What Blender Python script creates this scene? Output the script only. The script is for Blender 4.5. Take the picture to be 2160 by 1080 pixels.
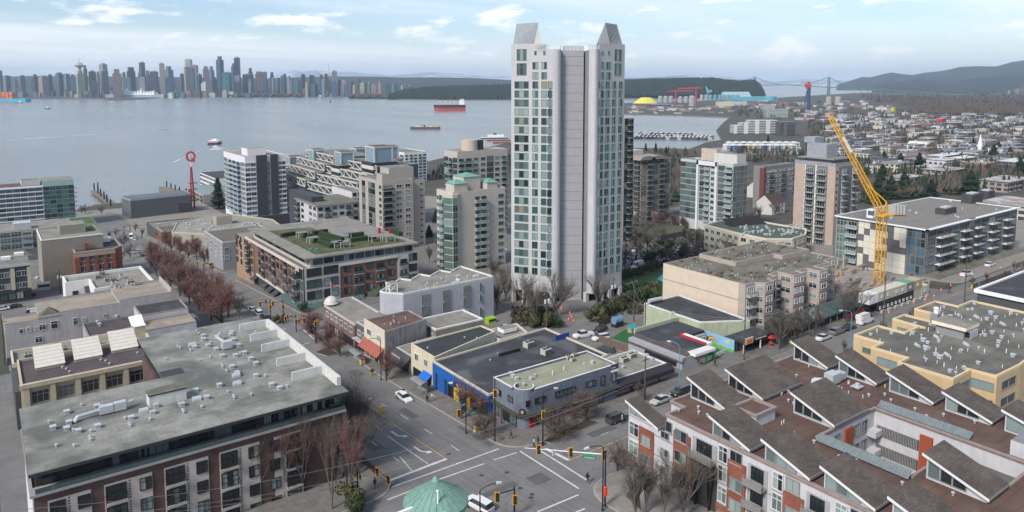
import bpy,bmesh,math,random
from math import sin,cos,atan,atan2,radians,pi,sqrt,hypot,floor
from mathutils import Vector as V,Matrix,noise
S=bpy.context.scene
C=S.collection
for o in list(bpy.data.objects):bpy.data.objects.remove(o)
random.seed(7)
# ------------------------------------------------------------ camera, sky, sun, exposure
F,CX,Y0,YH,H=1550.,1080.,331.,174.,97.
PITCH,YAW=atan((Y0-YH)/F),radians(36.1)
cam=bpy.data.cameras.new('camera');camo=bpy.data.objects.new('camera',cam);C.objects.link(camo)
camo.location=(0,0,H);camo.rotation_euler=(pi/2-PITCH,0,-YAW)
cam.sensor_width=36;cam.lens=36*F/2160;cam.shift_y=(Y0-540)/2160;cam.clip_start=1;cam.clip_end=120000
S.camera=camo
W=bpy.data.worlds.new('World');S.world=W;W.use_nodes=True
wn,wl=W.node_tree.nodes,W.node_tree.links
bg=wn['Background']
SUN_AZ,SUN_EL=radians(-105),radians(42)
sky=wn.new('ShaderNodeTexSky');sky.sky_type='NISHITA';sky.sun_disc=False
sky.sun_elevation=SUN_EL;sky.sun_rotation=SUN_AZ;sky.altitude=100;sky.air_density=1.0;sky.dust_density=0.6;sky.ozone_density=1.6
tc=wn.new('ShaderNodeTexCoord')
sep=wn.new('ShaderNodeSeparateXYZ');wl.new(tc.outputs['Generated'],sep.inputs[0])
def wmath(op,a,b=None,clamp=False):
 n=wn.new('ShaderNodeMath');n.operation=op;n.use_clamp=clamp
 for i,v in enumerate((a,b)):
  if v is None:continue
  if isinstance(v,(int,float)):n.inputs[i].default_value=v
  else:wl.new(v,n.inputs[i])
 return n.outputs[0]
zc=wmath('MAXIMUM',sep.outputs[2],0.0)
den=wmath('ADD',zc,0.045)
cmb=wn.new('ShaderNodeCombineXYZ')
wl.new(wmath('DIVIDE',sep.outputs[0],den),cmb.inputs[0]);wl.new(wmath('DIVIDE',sep.outputs[1],den),cmb.inputs[1])
def wnoise(vec,scale,detail,rough,sx=1,sy=1,sz=1,off=0,rot=0):
 m=wn.new('ShaderNodeMapping');m.inputs['Scale'].default_value=(sx,sy,sz);m.inputs['Location'].default_value=(off,off*.7,off*.3)
 m.inputs['Rotation'].default_value=(0,0,rot)
 wl.new(vec,m.inputs[0]);n=wn.new('ShaderNodeTexNoise');n.inputs['Scale'].default_value=scale
 n.inputs['Detail'].default_value=detail;n.inputs['Roughness'].default_value=rough;wl.new(m.outputs[0],n.inputs[0]);return n.outputs[0]
def wramp(v,a,b,va=0.,vb=1.):
 n=wn.new('ShaderNodeMapRange');n.interpolation_type='SMOOTHSTEP'
 for k,x in zip(('From Min','From Max','To Min','To Max'),(a,b,va,vb)):n.inputs[k].default_value=x
 wl.new(v,n.inputs[0]);return n.outputs[0]
veil=wramp(wnoise(cmb.outputs[0],0.16,5,.55,.55,1.6,1,3.1,.64),.42,.70,.0,.7)
cum=wramp(wnoise(tc.outputs['Generated'],13.,7,.58,1,1,3.4,5.3),.50,.67,0,.95)
cumband=wramp(sep.outputs[2],.0,.012)
cum=wmath('MULTIPLY',cum,cumband)
cum2=wramp(wnoise(tc.outputs['Generated'],8.,6,.5,1,1,2.2,11.),.44,.62,0,.85)
low=wmath('MULTIPLY',wramp(sep.outputs[2],.0,.006),wramp(sep.outputs[2],.028,.010))
cum2=wmath('MULTIPLY',cum2,low)
cl=wmath('MAXIMUM',wmath('MAXIMUM',veil,cum),cum2)
tint=wn.new('ShaderNodeMix');tint.data_type='RGBA';tint.blend_type='MULTIPLY';tint.inputs[0].default_value=1
wl.new(sky.outputs[0],tint.inputs[6]);tint.inputs[7].default_value=(.94,.99,1.08,1)
hz=wramp(sep.outputs[2],.0,.09,.55,.0)
m0=wn.new('ShaderNodeMix');m0.data_type='RGBA';wl.new(hz,m0.inputs[0]);wl.new(tint.outputs[2],m0.inputs[6]);m0.inputs[7].default_value=(7.4,8.2,9.2,1)
mx=wn.new('ShaderNodeMix');mx.data_type='RGBA'
wl.new(cl,mx.inputs[0]);wl.new(m0.outputs[2],mx.inputs[6]);mx.inputs[7].default_value=(8.9,9.0,9.2,1)
wl.new(mx.outputs[2],bg.inputs[0]);bg.inputs[1].default_value=0.072
sun=bpy.data.lights.new('sun','SUN');suno=bpy.data.objects.new('sun',sun);C.objects.link(suno)
sun.energy=2.3;sun.angle=radians(14);sun.color=(1,.93,.83)
suno.rotation_euler=V((-sin(SUN_AZ)*cos(SUN_EL),-cos(SUN_AZ)*cos(SUN_EL),-sin(SUN_EL))).to_track_quat('-Z','Y').to_euler()
S.view_settings.view_transform='Standard';S.view_settings.look='None';S.view_settings.gamma=1
S.view_settings.use_curve_mapping=False;S.view_settings.exposure=1.0
S.render.engine='CYCLES';S.cycles.max_bounces=6;S.cycles.diffuse_bounces=2;S.cycles.glossy_bounces=2;S.cycles.volume_bounces=1
S.cycles.transparent_max_bounces=8;S.cycles.use_denoising=True;S.cycles.sample_clamp_indirect=6
# ------------------------------------------------------------ survey of the photograph: sight lines met with real planes
cp,sp,cy_,sy_=cos(PITCH),sin(PITCH),cos(YAW),sin(YAW)
FWD,RGT,UPV=V((sy_*cp,cy_*cp,-sp)),V((cy_,-sy_,0)),V((sy_*sp,cy_*sp,cp))
def ray(px,py):return FWD+RGT*((px-CX)/F)-UPV*((py-Y0)/F)
def P(px,py,z=0.):
 d=ray(px,py);t=(z-H)/d.z;return V((t*d.x,t*d.y,z))
def gz(x,y):return max(3.,min(60.,41.8-.073*y))
def G(px,py):
 d=ray(px,py);lo=hi=1.
 while hi<9000 and H+hi*d.z>gz(hi*d.x,hi*d.y):lo=hi;hi*=1.03
 for _ in range(40):
  m=(lo+hi)/2
  if H+m*d.z<gz(m*d.x,m*d.y):hi=m
  else:lo=m
 return V((hi*d.x,hi*d.y,H+hi*d.z))
def onY(px,py,y):
 d=ray(px,py);t=y/d.y;return V((t*d.x,y,H+t*d.z))
def onX(px,py,x):
 d=ray(px,py);t=x/d.x;return V((x,t*d.y,H+t*d.z))
def atD(px,py,D):
 d=ray(px,py);return V((0,0,H))+d*D
def pj(p):
 v=V(p)-V((0,0,H));f=v.dot(FWD);return CX+F*v.dot(RGT)/f,Y0-F*v.dot(UPV)/f,f
# ------------------------------------------------------------ materials
MC={}
def nd(nt,t,**k):
 n=nt.nodes.new(t)
 for a,b in k.items():setattr(n,a,b)
 return n
def M(name,col,rough=.85,var=.12,scale=.6,bump=0.,metal=0.,spec=.35,Qp=0.,var2=None,coat=0,lane=None):
 if name in MC:return MC[name]
 m=bpy.data.materials.new(name);m.use_nodes=True;nt=m.node_tree;L=nt.links;b=nt.nodes['Principled BSDF']
 b.inputs['Roughness'].default_value=rough;b.inputs['Metallic'].default_value=metal;b.inputs['Specular IOR Level'].default_value=spec
 if coat:b.inputs['Coat Weight'].default_value=coat;b.inputs['Coat Roughness'].default_value=.08
 c=(col[0],col[1],col[2],1);b.inputs['Base Color'].default_value=c;m.diffuse_color=c
 if var>0:
  g=nd(nt,'ShaderNodeNewGeometry');src=g.outputs['Position']
  n1=nd(nt,'ShaderNodeTexNoise');n1.inputs['Scale'].default_value=scale;n1.inputs['Detail'].default_value=6;n1.inputs['Roughness'].default_value=.62
  L.new(src,n1.inputs[0])
  r=nd(nt,'ShaderNodeMapRange');r.inputs[1].default_value=.3;r.inputs[2].default_value=.7;r.inputs[3].default_value=1-var;r.inputs[4].default_value=1+var*.8
  L.new(n1.outputs[0],r.inputs[0]);val=r.outputs[0]
  if Qp or lane:
   mp=nd(nt,'ShaderNodeMapping');mp.inputs['Scale'].default_value=lane or(1.6,1.6,.12);L.new(src,mp.inputs[0])
   n2=nd(nt,'ShaderNodeTexNoise');n2.inputs['Scale'].default_value=1.4;n2.inputs['Detail'].default_value=5;L.new(mp.outputs[0],n2.inputs[0])
   r2=nd(nt,'ShaderNodeMapRange');r2.inputs[1].default_value=.45;r2.inputs[2].default_value=.75;r2.inputs[3].default_value=1;r2.inputs[4].default_value=1-Qp
   L.new(n2.outputs[0],r2.inputs[0]);mu=nd(nt,'ShaderNodeMath',operation='MULTIPLY');L.new(val,mu.inputs[0]);L.new(r2.outputs[0],mu.inputs[1]);val=mu.outputs[0]
  mix=nd(nt,'ShaderNodeMix',data_type='RGBA',blend_type='MULTIPLY');mix.inputs[0].default_value=1;mix.inputs[6].default_value=c
  if name[:5]in('roof_','pavem'):
   t=nd(nt,'ShaderNodeTexBrick');L.new(src,t.inputs[0]);t.inputs['Scale'].default_value=1;t.inputs['Brick Width'].default_value=9 if name[0]=='r' else 1.8;t.inputs['Row Height'].default_value=1.6;t.inputs['Mortar Size'].default_value=.05
   t.inputs['Color1'].default_value=(1,1,1,1);t.inputs['Color2'].default_value=(.88,.88,.88,1);t.inputs['Mortar'].default_value=(.66,.66,.66,1)
   mu=nd(nt,'ShaderNodeMix',data_type='RGBA',blend_type='MULTIPLY');mu.inputs[0].default_value=1;L.new(val,mu.inputs[6]);L.new(t.outputs[0],mu.inputs[7]);val=mu.outputs[2]
  L.new(val,mix.inputs[7]);out=mix.outputs[2]
  if var2:
   n3=nd(nt,'ShaderNodeTexNoise');n3.inputs['Scale'].default_value=var2[1];n3.inputs['Detail'].default_value=7;n3.inputs['Distortion'].default_value=.6
   L.new(src,n3.inputs[0]);r3=nd(nt,'ShaderNodeMapRange');r3.inputs[1].default_value=var2[2];r3.inputs[2].default_value=var2[3];r3.inputs[3].default_value=0;r3.inputs[4].default_value=var2[4]
   L.new(n3.outputs[0],r3.inputs[0]);mx2=nd(nt,'ShaderNodeMix',data_type='RGBA');L.new(r3.outputs[0],mx2.inputs[0]);L.new(out,mx2.inputs[6]);mx2.inputs[7].default_value=(*var2[0],1);out=mx2.outputs[2]
  L.new(out,b.inputs['Base Color'])
  if bump:
   bp=nd(nt,'ShaderNodeBump');bp.inputs['Strength'].default_value=bump;bp.inputs['Distance'].default_value=.05;L.new(n1.outputs[0],bp.inputs['Height']);L.new(bp.outputs[0],b.inputs['Normal'])
 MC[name]=m;return m
def pattern(name,col,mortar,bw,bh,size=1.,rough=.9,swap='wall',msize=.008,var=.25,noise_amt=.2):
 if name in MC:return MC[name]
 m=bpy.data.materials.new(name);m.use_nodes=True;nt=m.node_tree;L=nt.links;b=nt.nodes['Principled BSDF'];b.inputs['Roughness'].default_value=rough
 b.inputs['Specular IOR Level'].default_value=.25
 g=nd(nt,'ShaderNodeNewGeometry');s=nd(nt,'ShaderNodeSeparateXYZ');L.new(g.outputs['Position'],s.inputs[0])
 cb=nd(nt,'ShaderNodeCombineXYZ')
 if swap=='wall':
  a=nd(nt,'ShaderNodeMath',operation='ADD');L.new(s.outputs[0],a.inputs[0]);L.new(s.outputs[1],a.inputs[1]);L.new(a.outputs[0],cb.inputs[0]);L.new(s.outputs[2],cb.inputs[1])
 elif swap=='vert':
  a=nd(nt,'ShaderNodeMath',operation='ADD');L.new(s.outputs[0],a.inputs[0]);L.new(s.outputs[1],a.inputs[1]);L.new(a.outputs[0],cb.inputs[1]);L.new(s.outputs[2],cb.inputs[0])
 else:L.new(s.outputs[0],cb.inputs[0]);L.new(s.outputs[1],cb.inputs[1])
 t=nd(nt,'ShaderNodeTexBrick');L.new(cb.outputs[0],t.inputs[0]);t.inputs['Scale'].default_value=1
 t.inputs['Color1'].default_value=(*[c*(1+var)for c in col],1);t.inputs['Color2'].default_value=(*[c*(1-var)for c in col],1);t.inputs['Mortar'].default_value=(*mortar,1)
 t.inputs['Mortar Size'].default_value=msize;t.inputs['Brick Width'].default_value=bw;t.inputs['Row Height'].default_value=bh;t.inputs['Mortar Smooth'].default_value=.2
 n1=nd(nt,'ShaderNodeTexNoise');n1.inputs['Scale'].default_value=.35;n1.inputs['Detail'].default_value=6;L.new(g.outputs['Position'],n1.inputs[0])
 r=nd(nt,'ShaderNodeMapRange');r.inputs[1].default_value=.3;r.inputs[2].default_value=.7;r.inputs[3].default_value=1-noise_amt;r.inputs[4].default_value=1+noise_amt;L.new(n1.outputs[0],r.inputs[0])
 mix=nd(nt,'ShaderNodeMix',data_type='RGBA',blend_type='MULTIPLY');mix.inputs[0].default_value=1;L.new(t.outputs[0],mix.inputs[6]);L.new(r.outputs[0],mix.inputs[7]);L.new(mix.outputs[2],b.inputs['Base Color'])
 m.diffuse_color=(*col,1);MC[name]=m;return m
def Qm(name,wall,glass,fh=3.2,bw=3.5,hf=.55,wf=.7):
 if name in MC:return MC[name]
 m=bpy.data.materials.new(name);m.use_nodes=True;nt=m.node_tree;L=nt.links;b=nt.nodes['Principled BSDF'];b.inputs['Roughness'].default_value=.6
 g=nd(nt,'ShaderNodeNewGeometry');s=nd(nt,'ShaderNodeSeparateXYZ');L.new(g.outputs['Position'],s.inputs[0])
 def mt(op,a,b2=None):
  n=nd(nt,'ShaderNodeMath',operation=op)
  for i,v in enumerate((a,b2)):
   if v is None:continue
   if isinstance(v,(int,float)):n.inputs[i].default_value=v
   else:L.new(v,n.inputs[i])
  return n.outputs[0]
 zf=mt('FRACT',mt('DIVIDE',s.outputs[2],fh));uf=mt('FRACT',mt('DIVIDE',mt('ADD',s.outputs[0],mt('MULTIPLY',s.outputs[1],1.07)),bw))
 k=mt('MULTIPLY',mt('LESS_THAN',zf,hf),mt('LESS_THAN',uf,wf))
 s2=nd(nt,'ShaderNodeSeparateXYZ');L.new(g.outputs['Normal'],s2.inputs[0]);k=mt('MULTIPLY',k,mt('LESS_THAN',s2.outputs[2],.5))
 wnz=nd(nt,'ShaderNodeTexWhiteNoise');cb=nd(nt,'ShaderNodeCombineXYZ');L.new(mt('FLOOR',mt('DIVIDE',s.outputs[2],fh)),cb.inputs[0]);L.new(mt('FLOOR',mt('DIVIDE',mt('ADD',s.outputs[0],mt('MULTIPLY',s.outputs[1],1.07)),bw)),cb.inputs[1]);L.new(cb.outputs[0],wnz.inputs[0])
 gm=nd(nt,'ShaderNodeMix',data_type='RGBA');L.new(wnz.outputs[0],gm.inputs[0]);gm.inputs[6].default_value=(*[c*.5 for c in glass],1);gm.inputs[7].default_value=(*[c*1.6 for c in glass],1)
 mix=nd(nt,'ShaderNodeMix',data_type='RGBA');L.new(k,mix.inputs[0]);mix.inputs[6].default_value=(*wall,1);L.new(gm.outputs[2],mix.inputs[7]);L.new(mix.outputs[2],b.inputs['Base Color'])
 L.new(mt('SUBTRACT',.75,mt('MULTIPLY',k,.5)),b.inputs['Roughness'])
 m.diffuse_color=(*wall,1);MC[name]=m;return m
def glassm(name,col,rough=.08,spec=.8,var=.0):
 return M(name,col,rough,var,.4,spec=spec)
GL=dict(dark=glassm('glass_dark',(.018,.024,.028),.06),teal=glassm('glass_teal',(.045,.08,.085),.08),blue=glassm('glass_blue',(.07,.12,.17),.07),mid=glassm('glass_mid',(.10,.13,.13),.12),blind=glassm('glass_blind',(.26,.30,.28),.2,.6),pale=glassm('glass_pale',(.20,.26,.26),.15,.7),warm=glassm('glass_warm',(.25,.20,.12),.2,.6),green=glassm('glass_green',(.09,.155,.14),.1))
# ------------------------------------------------------------ mesh builder
class MB:
 def __init__(s):s.v=[];s.f=[];s.m=[];s.mats=[]
 def mi(s,m):
  if m not in s.mats:s.mats.append(m)
  return s.mats.index(m)
 def add(s,vs,fs,m):
  k=len(s.v);i=s.mi(m);s.v+=[tuple(v)for v in vs]
  for f in fs:s.f.append(tuple(k+a for a in f));s.m.append(i)
 def box(s,x0,x1,y0,y1,z0,z1,m,top=None,bottom=True):
  v=[(x0,y0,z0),(x1,y0,z0),(x1,y1,z0),(x0,y1,z0),(x0,y0,z1),(x1,y0,z1),(x1,y1,z1),(x0,y1,z1)]
  s.add(v,[(0,1,5,4),(1,2,6,5),(2,3,7,6),(3,0,4,7)]+([(3,2,1,0)]if bottom else[]),m);k=len(s.v)-8
  s.f.append((k+4,k+5,k+6,k+7));s.m.append(s.mi(top or m))
 def Qi(s,pts,z0,z1,m,top=None,cap=True):
  fz=lambda z,p:z(p[0],p[1])if callable(z)else z
  a=sum(pts[i][0]*pts[(i+1)%len(pts)][1]-pts[(i+1)%len(pts)][0]*pts[i][1]for i in range(len(pts)))
  if a<0:pts=list(reversed(pts))
  n=len(pts);v=[(p[0],p[1],fz(z0,p))for p in pts]+[(p[0],p[1],fz(z1,p))for p in pts]
  s.add(v,[(i,(i+1)%n,n+(i+1)%n,n+i)for i in range(n)],m)
  if cap:
   k=len(s.v)-2*n;s.f.append(tuple(k+n+i for i in range(n)));s.m.append(s.mi(top or m))
   s.f.append(tuple(k+n-1-i for i in range(n)));s.m.append(s.mi(m))
 def bar(s,a,b,r,m,n=4,r2=None,cap=True):
  a,b=V(a),V(b);d=b-a
  if d.length<1e-6:return
  d.normalize();u=d.orthogonal().normalized()if abs(d.z)<.99 else V((1,0,0));
  if n==4 and abs(d.z)<.99:u=V((-d.y,d.x,0)).normalized();
  w=d.cross(u);r2=r if r2 is None else r2;off=pi/4 if n==4 else 0;q=sqrt(2)if n==4 else 1
  vs=[a+(u*cos(off+2*pi*i/n)+w*sin(off+2*pi*i/n))*r*q for i in range(n)]+[b+(u*cos(off+2*pi*i/n)+w*sin(off+2*pi*i/n))*r2*q for i in range(n)]
  fs=[(i,(i+1)%n,n+(i+1)%n,n+i)for i in range(n)]
  if cap:fs+=[tuple(range(n-1,-1,-1)),tuple(range(n,2*n))]
  s.add(vs,fs,m)
 def Qh(s,c,prof,m,n=10):
  c=V(c);k=len(prof);vs=[(c.x+r*cos(2*pi*i/n),c.y+r*sin(2*pi*i/n),c.z+z)for r,z in prof for i in range(n)]
  fs=[(j*n+i,j*n+(i+1)%n,(j+1)*n+(i+1)%n,(j+1)*n+i)for j in range(k-1)for i in range(n)]
  fs+=[tuple(range(n-1,-1,-1)),tuple((k-1)*n+i for i in range(n))];s.add(vs,fs,m)
 def mesh(s,name,off=None,smooth=False):
  me=bpy.data.meshes.new(name)
  v=s.v if off is None else[(a[0]-off[0],a[1]-off[1],a[2]-off[2])for a in s.v]
  me.from_pydata(v,[],s.f)
  for m in s.mats:me.materials.append(m)
  me.polygons.foreach_set('material_index',s.m)
  if smooth:me.polygons.foreach_set('use_smooth',[True]*len(s.f))
  me.update();return me
 def Qa(s,name,parent=None,smooth=False,kind=None,label=None):
  off=wloc(parent)if parent else None
  o=bpy.data.objects.new(name,s.mesh(name,off,smooth));C.objects.link(o)
  if parent:o.parent=parent
  if kind:o['kind']=kind
  if label:o['label']=label
  return o
WL={}
def wloc(o):return WL.get(o.name,V((0,0,0)))
def Qs(name,label,cat,loc,rz=0,group=None):
 o=bpy.data.objects.new(name,None);C.objects.link(o);o.location=loc;o.rotation_euler=(0,0,rz);o.empty_display_size=.5
 o['label']=label;o['category']=cat
 if group:o['group']=group
 WL[o.name]=V(loc);return o
def tag(o,label,cat,group=None):
 o['label']=label;o['category']=cat
 if group:o['group']=group
 return o
def rehome(o):
 me=o.data;vs=[v.co for v in me.vertices];c=V(((min(v.x for v in vs)+max(v.x for v in vs))/2,(min(v.y for v in vs)+max(v.y for v in vs))/2,min(v.z for v in vs)))
 me.transform(Matrix.Translation(-c));o.location=c;return o
def inst(name,mesh,parent=None,loc=(0,0,0),rz=0,sc=None):
 o=bpy.data.objects.new(name,mesh);C.objects.link(o)
 if parent:o.parent=parent;o.location=V(loc)-wloc(parent)
 else:o.location=loc
 o.rotation_euler=(0,0,rz)
 if sc:o.scale=sc if isinstance(sc,(tuple,list,V))else(sc,sc,sc)
 return o
def dup(root,loc,rz=0,label=None,group=None,sc=None):
 r=root.copy();C.objects.link(r);r.location=loc;r.rotation_euler=(0,0,rz)
 if sc:r.scale=sc if isinstance(sc,tuple)else(sc,sc,sc)
 if label:r['label']=label
 if group:r['group']=group
 for ch in root.children:
  c=ch.copy();C.objects.link(c);c.parent=r
  for g in ch.children:
   d=g.copy();C.objects.link(d);d.parent=c
 return r
O1='zeroth first second third fourth fifth sixth seventh eighth ninth tenth eleventh twelfth thirteenth fourteenth fifteenth sixteenth seventeenth eighteenth nineteenth'.split();O10=' x twen thir for fif six seven eigh nine'.split(' ')
def ordinal(n):
 if n<20:return O1[n]
 if n>=100:return 'hundred-and-'+ordinal(n-100)if n>100 else 'hundredth'
 t,u=divmod(n,10);return O10[t]+'tieth' if not u else O10[t]+'ty-'+O1[u]
def name_apart():
 d={}
 for o in C.objects:
  if o.parent is None and 'category' in o and 'label' in o:d.setdefault(o['label'],[]).append(o)
 for lab,os_ in d.items():
  if len(os_)<2:continue
  os_.sort(key=lambda o:pj(o.location)[0])
  for i,o in enumerate(os_):
   o['label']=lab+(', '+('left','right')[i]+' one of the two' if len(os_)==2 else f", {ordinal(i + 1)} from the left")
def Qq(mb,name,smooth=False):
 o=mb.Qa(name,None,smooth);o['kind']='structure';return o
# ------------------------------------------------------------ window and balcony library
WC={}
FR=dict(white=M('frame_white',(.62,.63,.62),.5,.05),black=M('frame_black',(.02,.021,.023),.45,.1),grey=M('frame_grey',(.22,.23,.24),.5,.1),green=M('frame_green',(.16,.27,.24),.5,.1),tan=M('frame_tan',(.42,.38,.32),.6,.1))
def win_mesh(w,h,nx,nz,fr,t=.07,dp=.14):
 k=('f',round(w,2),round(h,2),nx,nz,fr,t,dp)
 if k not in WC:
  b=MB();m=FR[fr]
  b.box(-w/2,w/2,-dp,0,0,t,m);b.box(-w/2,w/2,-dp,0,h-t,h,m)
  b.box(-w/2,-w/2+t,-dp,0,t,h-t,m);b.box(w/2-t,w/2,-dp,0,t,h-t,m)
  for i in range(1,nx):x=-w/2+w*i/nx;b.box(x-t*.4,x+t*.4,-dp*.8,0,t,h-t,m)
  for i in range(1,nz):z=h*(i/nz if nz>2 or nz==1 else.68);b.box(-w/2+t,w/2-t,-dp*.75,0,z-t*.4,z+t*.4,m)
  WC[k]=b.mesh('window')
 return WC[k]
def pane_mesh(w,h,g,n=1):
 k=('p',round(w,2),round(h,2),g,n)
 if k not in WC:
  b=MB()
  for i in range(n):
   gg=g[i%len(g)]if isinstance(g,tuple)else g
   b.box(-w/2+w*i/n,-w/2+w*(i+1)/n,-.03-.004*i,0,0,h,GL[gg])
  WC[k]=b.mesh('pane')
 return WC[k]
def rnd_glass(mix):return random.choices(list(mix.keys()),list(mix.values()))[0]
GMIX=dict(dark=4,mid=2,teal=2,blind=2,pale=1)
Qc=dict(dark=6,mid=2,teal=1,blind=1)
SIDE={'F':0,'L':-pi/2}
NW={}
def place(b,side,u,plane,z,mesh,name,parent=None):
 par=parent or b
 if side=='F':loc,rz=(u,plane,z),0
 elif side=='L':loc,rz=(plane,u,z),-pi/2
 else:loc,rz=(u[0],u[1],z),side
 return inst(name,mesh,par,loc,rz)
OVER={}
def Qd(b,side,u,plane,z,w,h,nx=2,nz=1,fr='white',mix=GMIX,Qf=True,glass=None,double=False):
 NW[b.name]=NW.get(b.name,0)+1
 g=glass or rnd_glass(mix)
 if double and nx>1:g=(g,rnd_glass(mix))
 ng=nx if isinstance(g,tuple)else 1
 if NW[b.name]>280:
  o=OVER.setdefault(b.name,(b,MB()))[1];fm,pm=win_mesh(w,h,nx,nz,fr),pane_mesh(w-.06,h-.06,g,ng)
  rz=SIDE.get(side,side)if isinstance(side,str)else side;loc=(u,plane)if side=='F' else(plane,u)if side=='L' else u
  for me,zo in((fm,0),(pm,.03)):
   c,s_=cos(rz),sin(rz)
   vs=[(loc[0]+v.co.x*c-v.co.y*s_,loc[1]+v.co.x*s_+v.co.y*c,z+zo+v.co.z)for v in me.vertices]
   for p in me.polygons:pass
   k=len(o.v);o.v+=vs
   for p in me.polygons:o.f.append(tuple(k+i for i in p.vertices));o.m.append(o.mi(me.materials[p.material_index]))
  return None
 if not Qf:
  k=('c',round(w,2),round(h,2),nx,nz,fr,g)
  if k not in WC:
   o=MB()
   for me,zo in((win_mesh(w,h,nx,nz,fr),0),(pane_mesh(w-.06,h-.06,g,ng),.03)):
    kk=len(o.v);o.v+=[(v.co.x,v.co.y,v.co.z+zo)for v in me.vertices]
    for p in me.polygons:o.f.append(tuple(kk+i for i in p.vertices));o.m.append(o.mi(me.materials[p.material_index]))
   WC[k]=o.mesh('window')
  return place(b,side,u,plane,z,WC[k],'window')
 f=place(b,side,u,plane,z,win_mesh(w,h,nx,nz,fr),'window')
 if Qf:
  p=bpy.data.objects.new('pane',pane_mesh(w-.06,h-.06,g,ng));C.objects.link(p);p.parent=f;p.location=(0,0,.03)
 return f
def flush_over():
 for b,mb in OVER.values():
  mb.Qa('window',b,kind='stuff')
def balc_mesh(w,d,rail,slab,rh=1.05,th=.18):
 k=('b',round(w,2),round(d,2),rail,slab.name,rh)
 if k not in WC:
  b=MB();b.box(-w/2,w/2,-d,0,-th,0,slab);me=b.mesh('balcony')
  r=MB();post=FR['white']if rail in('wglass','white')else FR['black']if rail in('bar','glass')else FR['grey']
  gm=dict(glass=M('rail_glass_dark',(.05,.08,.085),.1,0,spec=.8),wglass=M('rail_glass_pale',(.22,.30,.30),.1,0,spec=.8),gglass=M('rail_glass_green',(.10,.20,.18),.1,0,spec=.8)).get(rail)
  for sx in(-1,1):r.box(sx*w/2-.03-(.0 if sx<0 else.02),sx*w/2+.03+(.02 if sx<0 else 0),-d,-d+.06,0,rh,post)
  r.box(-w/2,w/2,-d-.01,-d+.05,rh-.05,rh+.02,post)
  for sx in(-1,1):r.box(sx*w/2-.025,sx*w/2+.025,-d+.06,0,rh-.05,rh,post)
  if gm:
   r.box(-w/2+.04,w/2-.04,-d+.01,-d+.03,.06,rh-.06,gm)
   for sx in(-1,1):r.box(sx*w/2-.01,sx*w/2+.01,-d+.06,0,.06,rh-.06,gm)
  else:
   n=max(3,int(w/.28))
   for i in range(1,n):x=-w/2+w*i/n;r.box(x-.018,x+.018,-d+.0,-d+.035,0,rh-.05,post)
  WC[k]=(me,r.mesh('railing'))
 return WC[k]
def Ql(b,side,u,plane,z,w,d=1.6,rail='glass',slab=None,rh=1.05):
 me,rm=balc_mesh(w,d,rail,slab or M('slab_conc',(.42,.42,.41),.8,.1),rh)
 f=place(b,side,u,plane,z,me,'balcony')
 p=bpy.data.objects.new('railing',rm);C.objects.link(p);p.parent=f
 return f
Qe=dict(grey=M('roof_grey',(.20,.20,.185),.9,.22,.25,.3,var2=((.11,.115,.10),.16,.5,.72,.75)),dark=M('roof_dark',(.045,.047,.052),.8,.25,.3,.2,var2=((.10,.10,.10),.2,.52,.7,.5)),gravel=M('roof_gravel',(.24,.23,.205),.95,.2,.5,.5,var2=((.13,.13,.11),.15,.48,.7,.7)),brown=M('roof_brown',(.115,.072,.058),.9,.3,.3,.3,var2=((.17,.12,.10),.2,.55,.75,.5)),moss=M('roof_moss',(.17,.165,.135),.95,.25,.35,.4,var2=((.09,.09,.065),.2,.45,.65,.8)),white=M('roof_white',(.52,.53,.52),.8,.15,.3),green=M('roof_green',(.11,.16,.12),.9,.2,.3),tan=M('roof_tan',(.30,.26,.21),.9,.2,.3,.3,var2=((.18,.16,.14),.2,.5,.7,.6)))
def Qb(name,label,cat,pts,z1,wall,roof,par=None,ph=.5,pw=.3,z0=None,group=None):
 a=sum(pts[i][0]*pts[(i+1)%len(pts)][1]-pts[(i+1)%len(pts)][0]*pts[i][1]for i in range(len(pts)))
 if a<0:pts=list(reversed(pts))
 c=V((sum(p[0]for p in pts)/len(pts),sum(p[1]for p in pts)/len(pts),0))
 if z0 is None:z0=min(gz(*p[:2])for p in pts)
 c.z=z0;b=Qs(name,label,cat,c,group=group)
 m=MB();m.Qi(pts,z0-1,z1-ph,wall);m.Qa('wall',b)
 n=len(pts);inn=[]
 for i in range(n):
  p0,p1,p2=V(pts[i-1][:2]),V(pts[i][:2]),V(pts[(i+1)%n][:2])
  d1,d2=(p1-p0).normalized(),(p2-p1).normalized();n1,n2=V((-d1.y,d1.x)),V((-d2.y,d2.x));q=n1+n2
  q=q/max(.3,q.dot(n1))if q.length>1e-4 else n1
  inn.append(p1+q*pw)
 m=MB();out=[V(p[:2])for p in pts];pm=par or wall;zt,zb=z1,z1-ph
 vs=[(*p,zb)for p in out]+[(*p,zt)for p in out]+[(*p,zt)for p in inn]+[(*p,zb)for p in inn]
 fs=[]
 for i in range(n):
  j=(i+1)%n;fs+=[(i,j,n+j,n+i),(n+i,n+j,2*n+j,2*n+i),(2*n+i,2*n+j,3*n+j,3*n+i)]
 m.add(vs,fs,pm);m.Qa('parapet',b)
 m=MB();m.Qi([(p.x,p.y)for p in inn],z1-ph-.02,z1-ph+.05,roof);m.Qa('roof',b)
 return b
def rect(x0,x1,y0,y1):return[(x0,y0),(x1,y0),(x1,y1),(x0,y1)]
Qw=M('galvanised',(.50,.53,.55),.4,.15,2.,metal=.3,spec=.5);WHT=M('white_paint',(.72,.73,.72),.6,.1,1.);BLK=M('black_metal',(.02,.02,.022),.5,.1)
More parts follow.
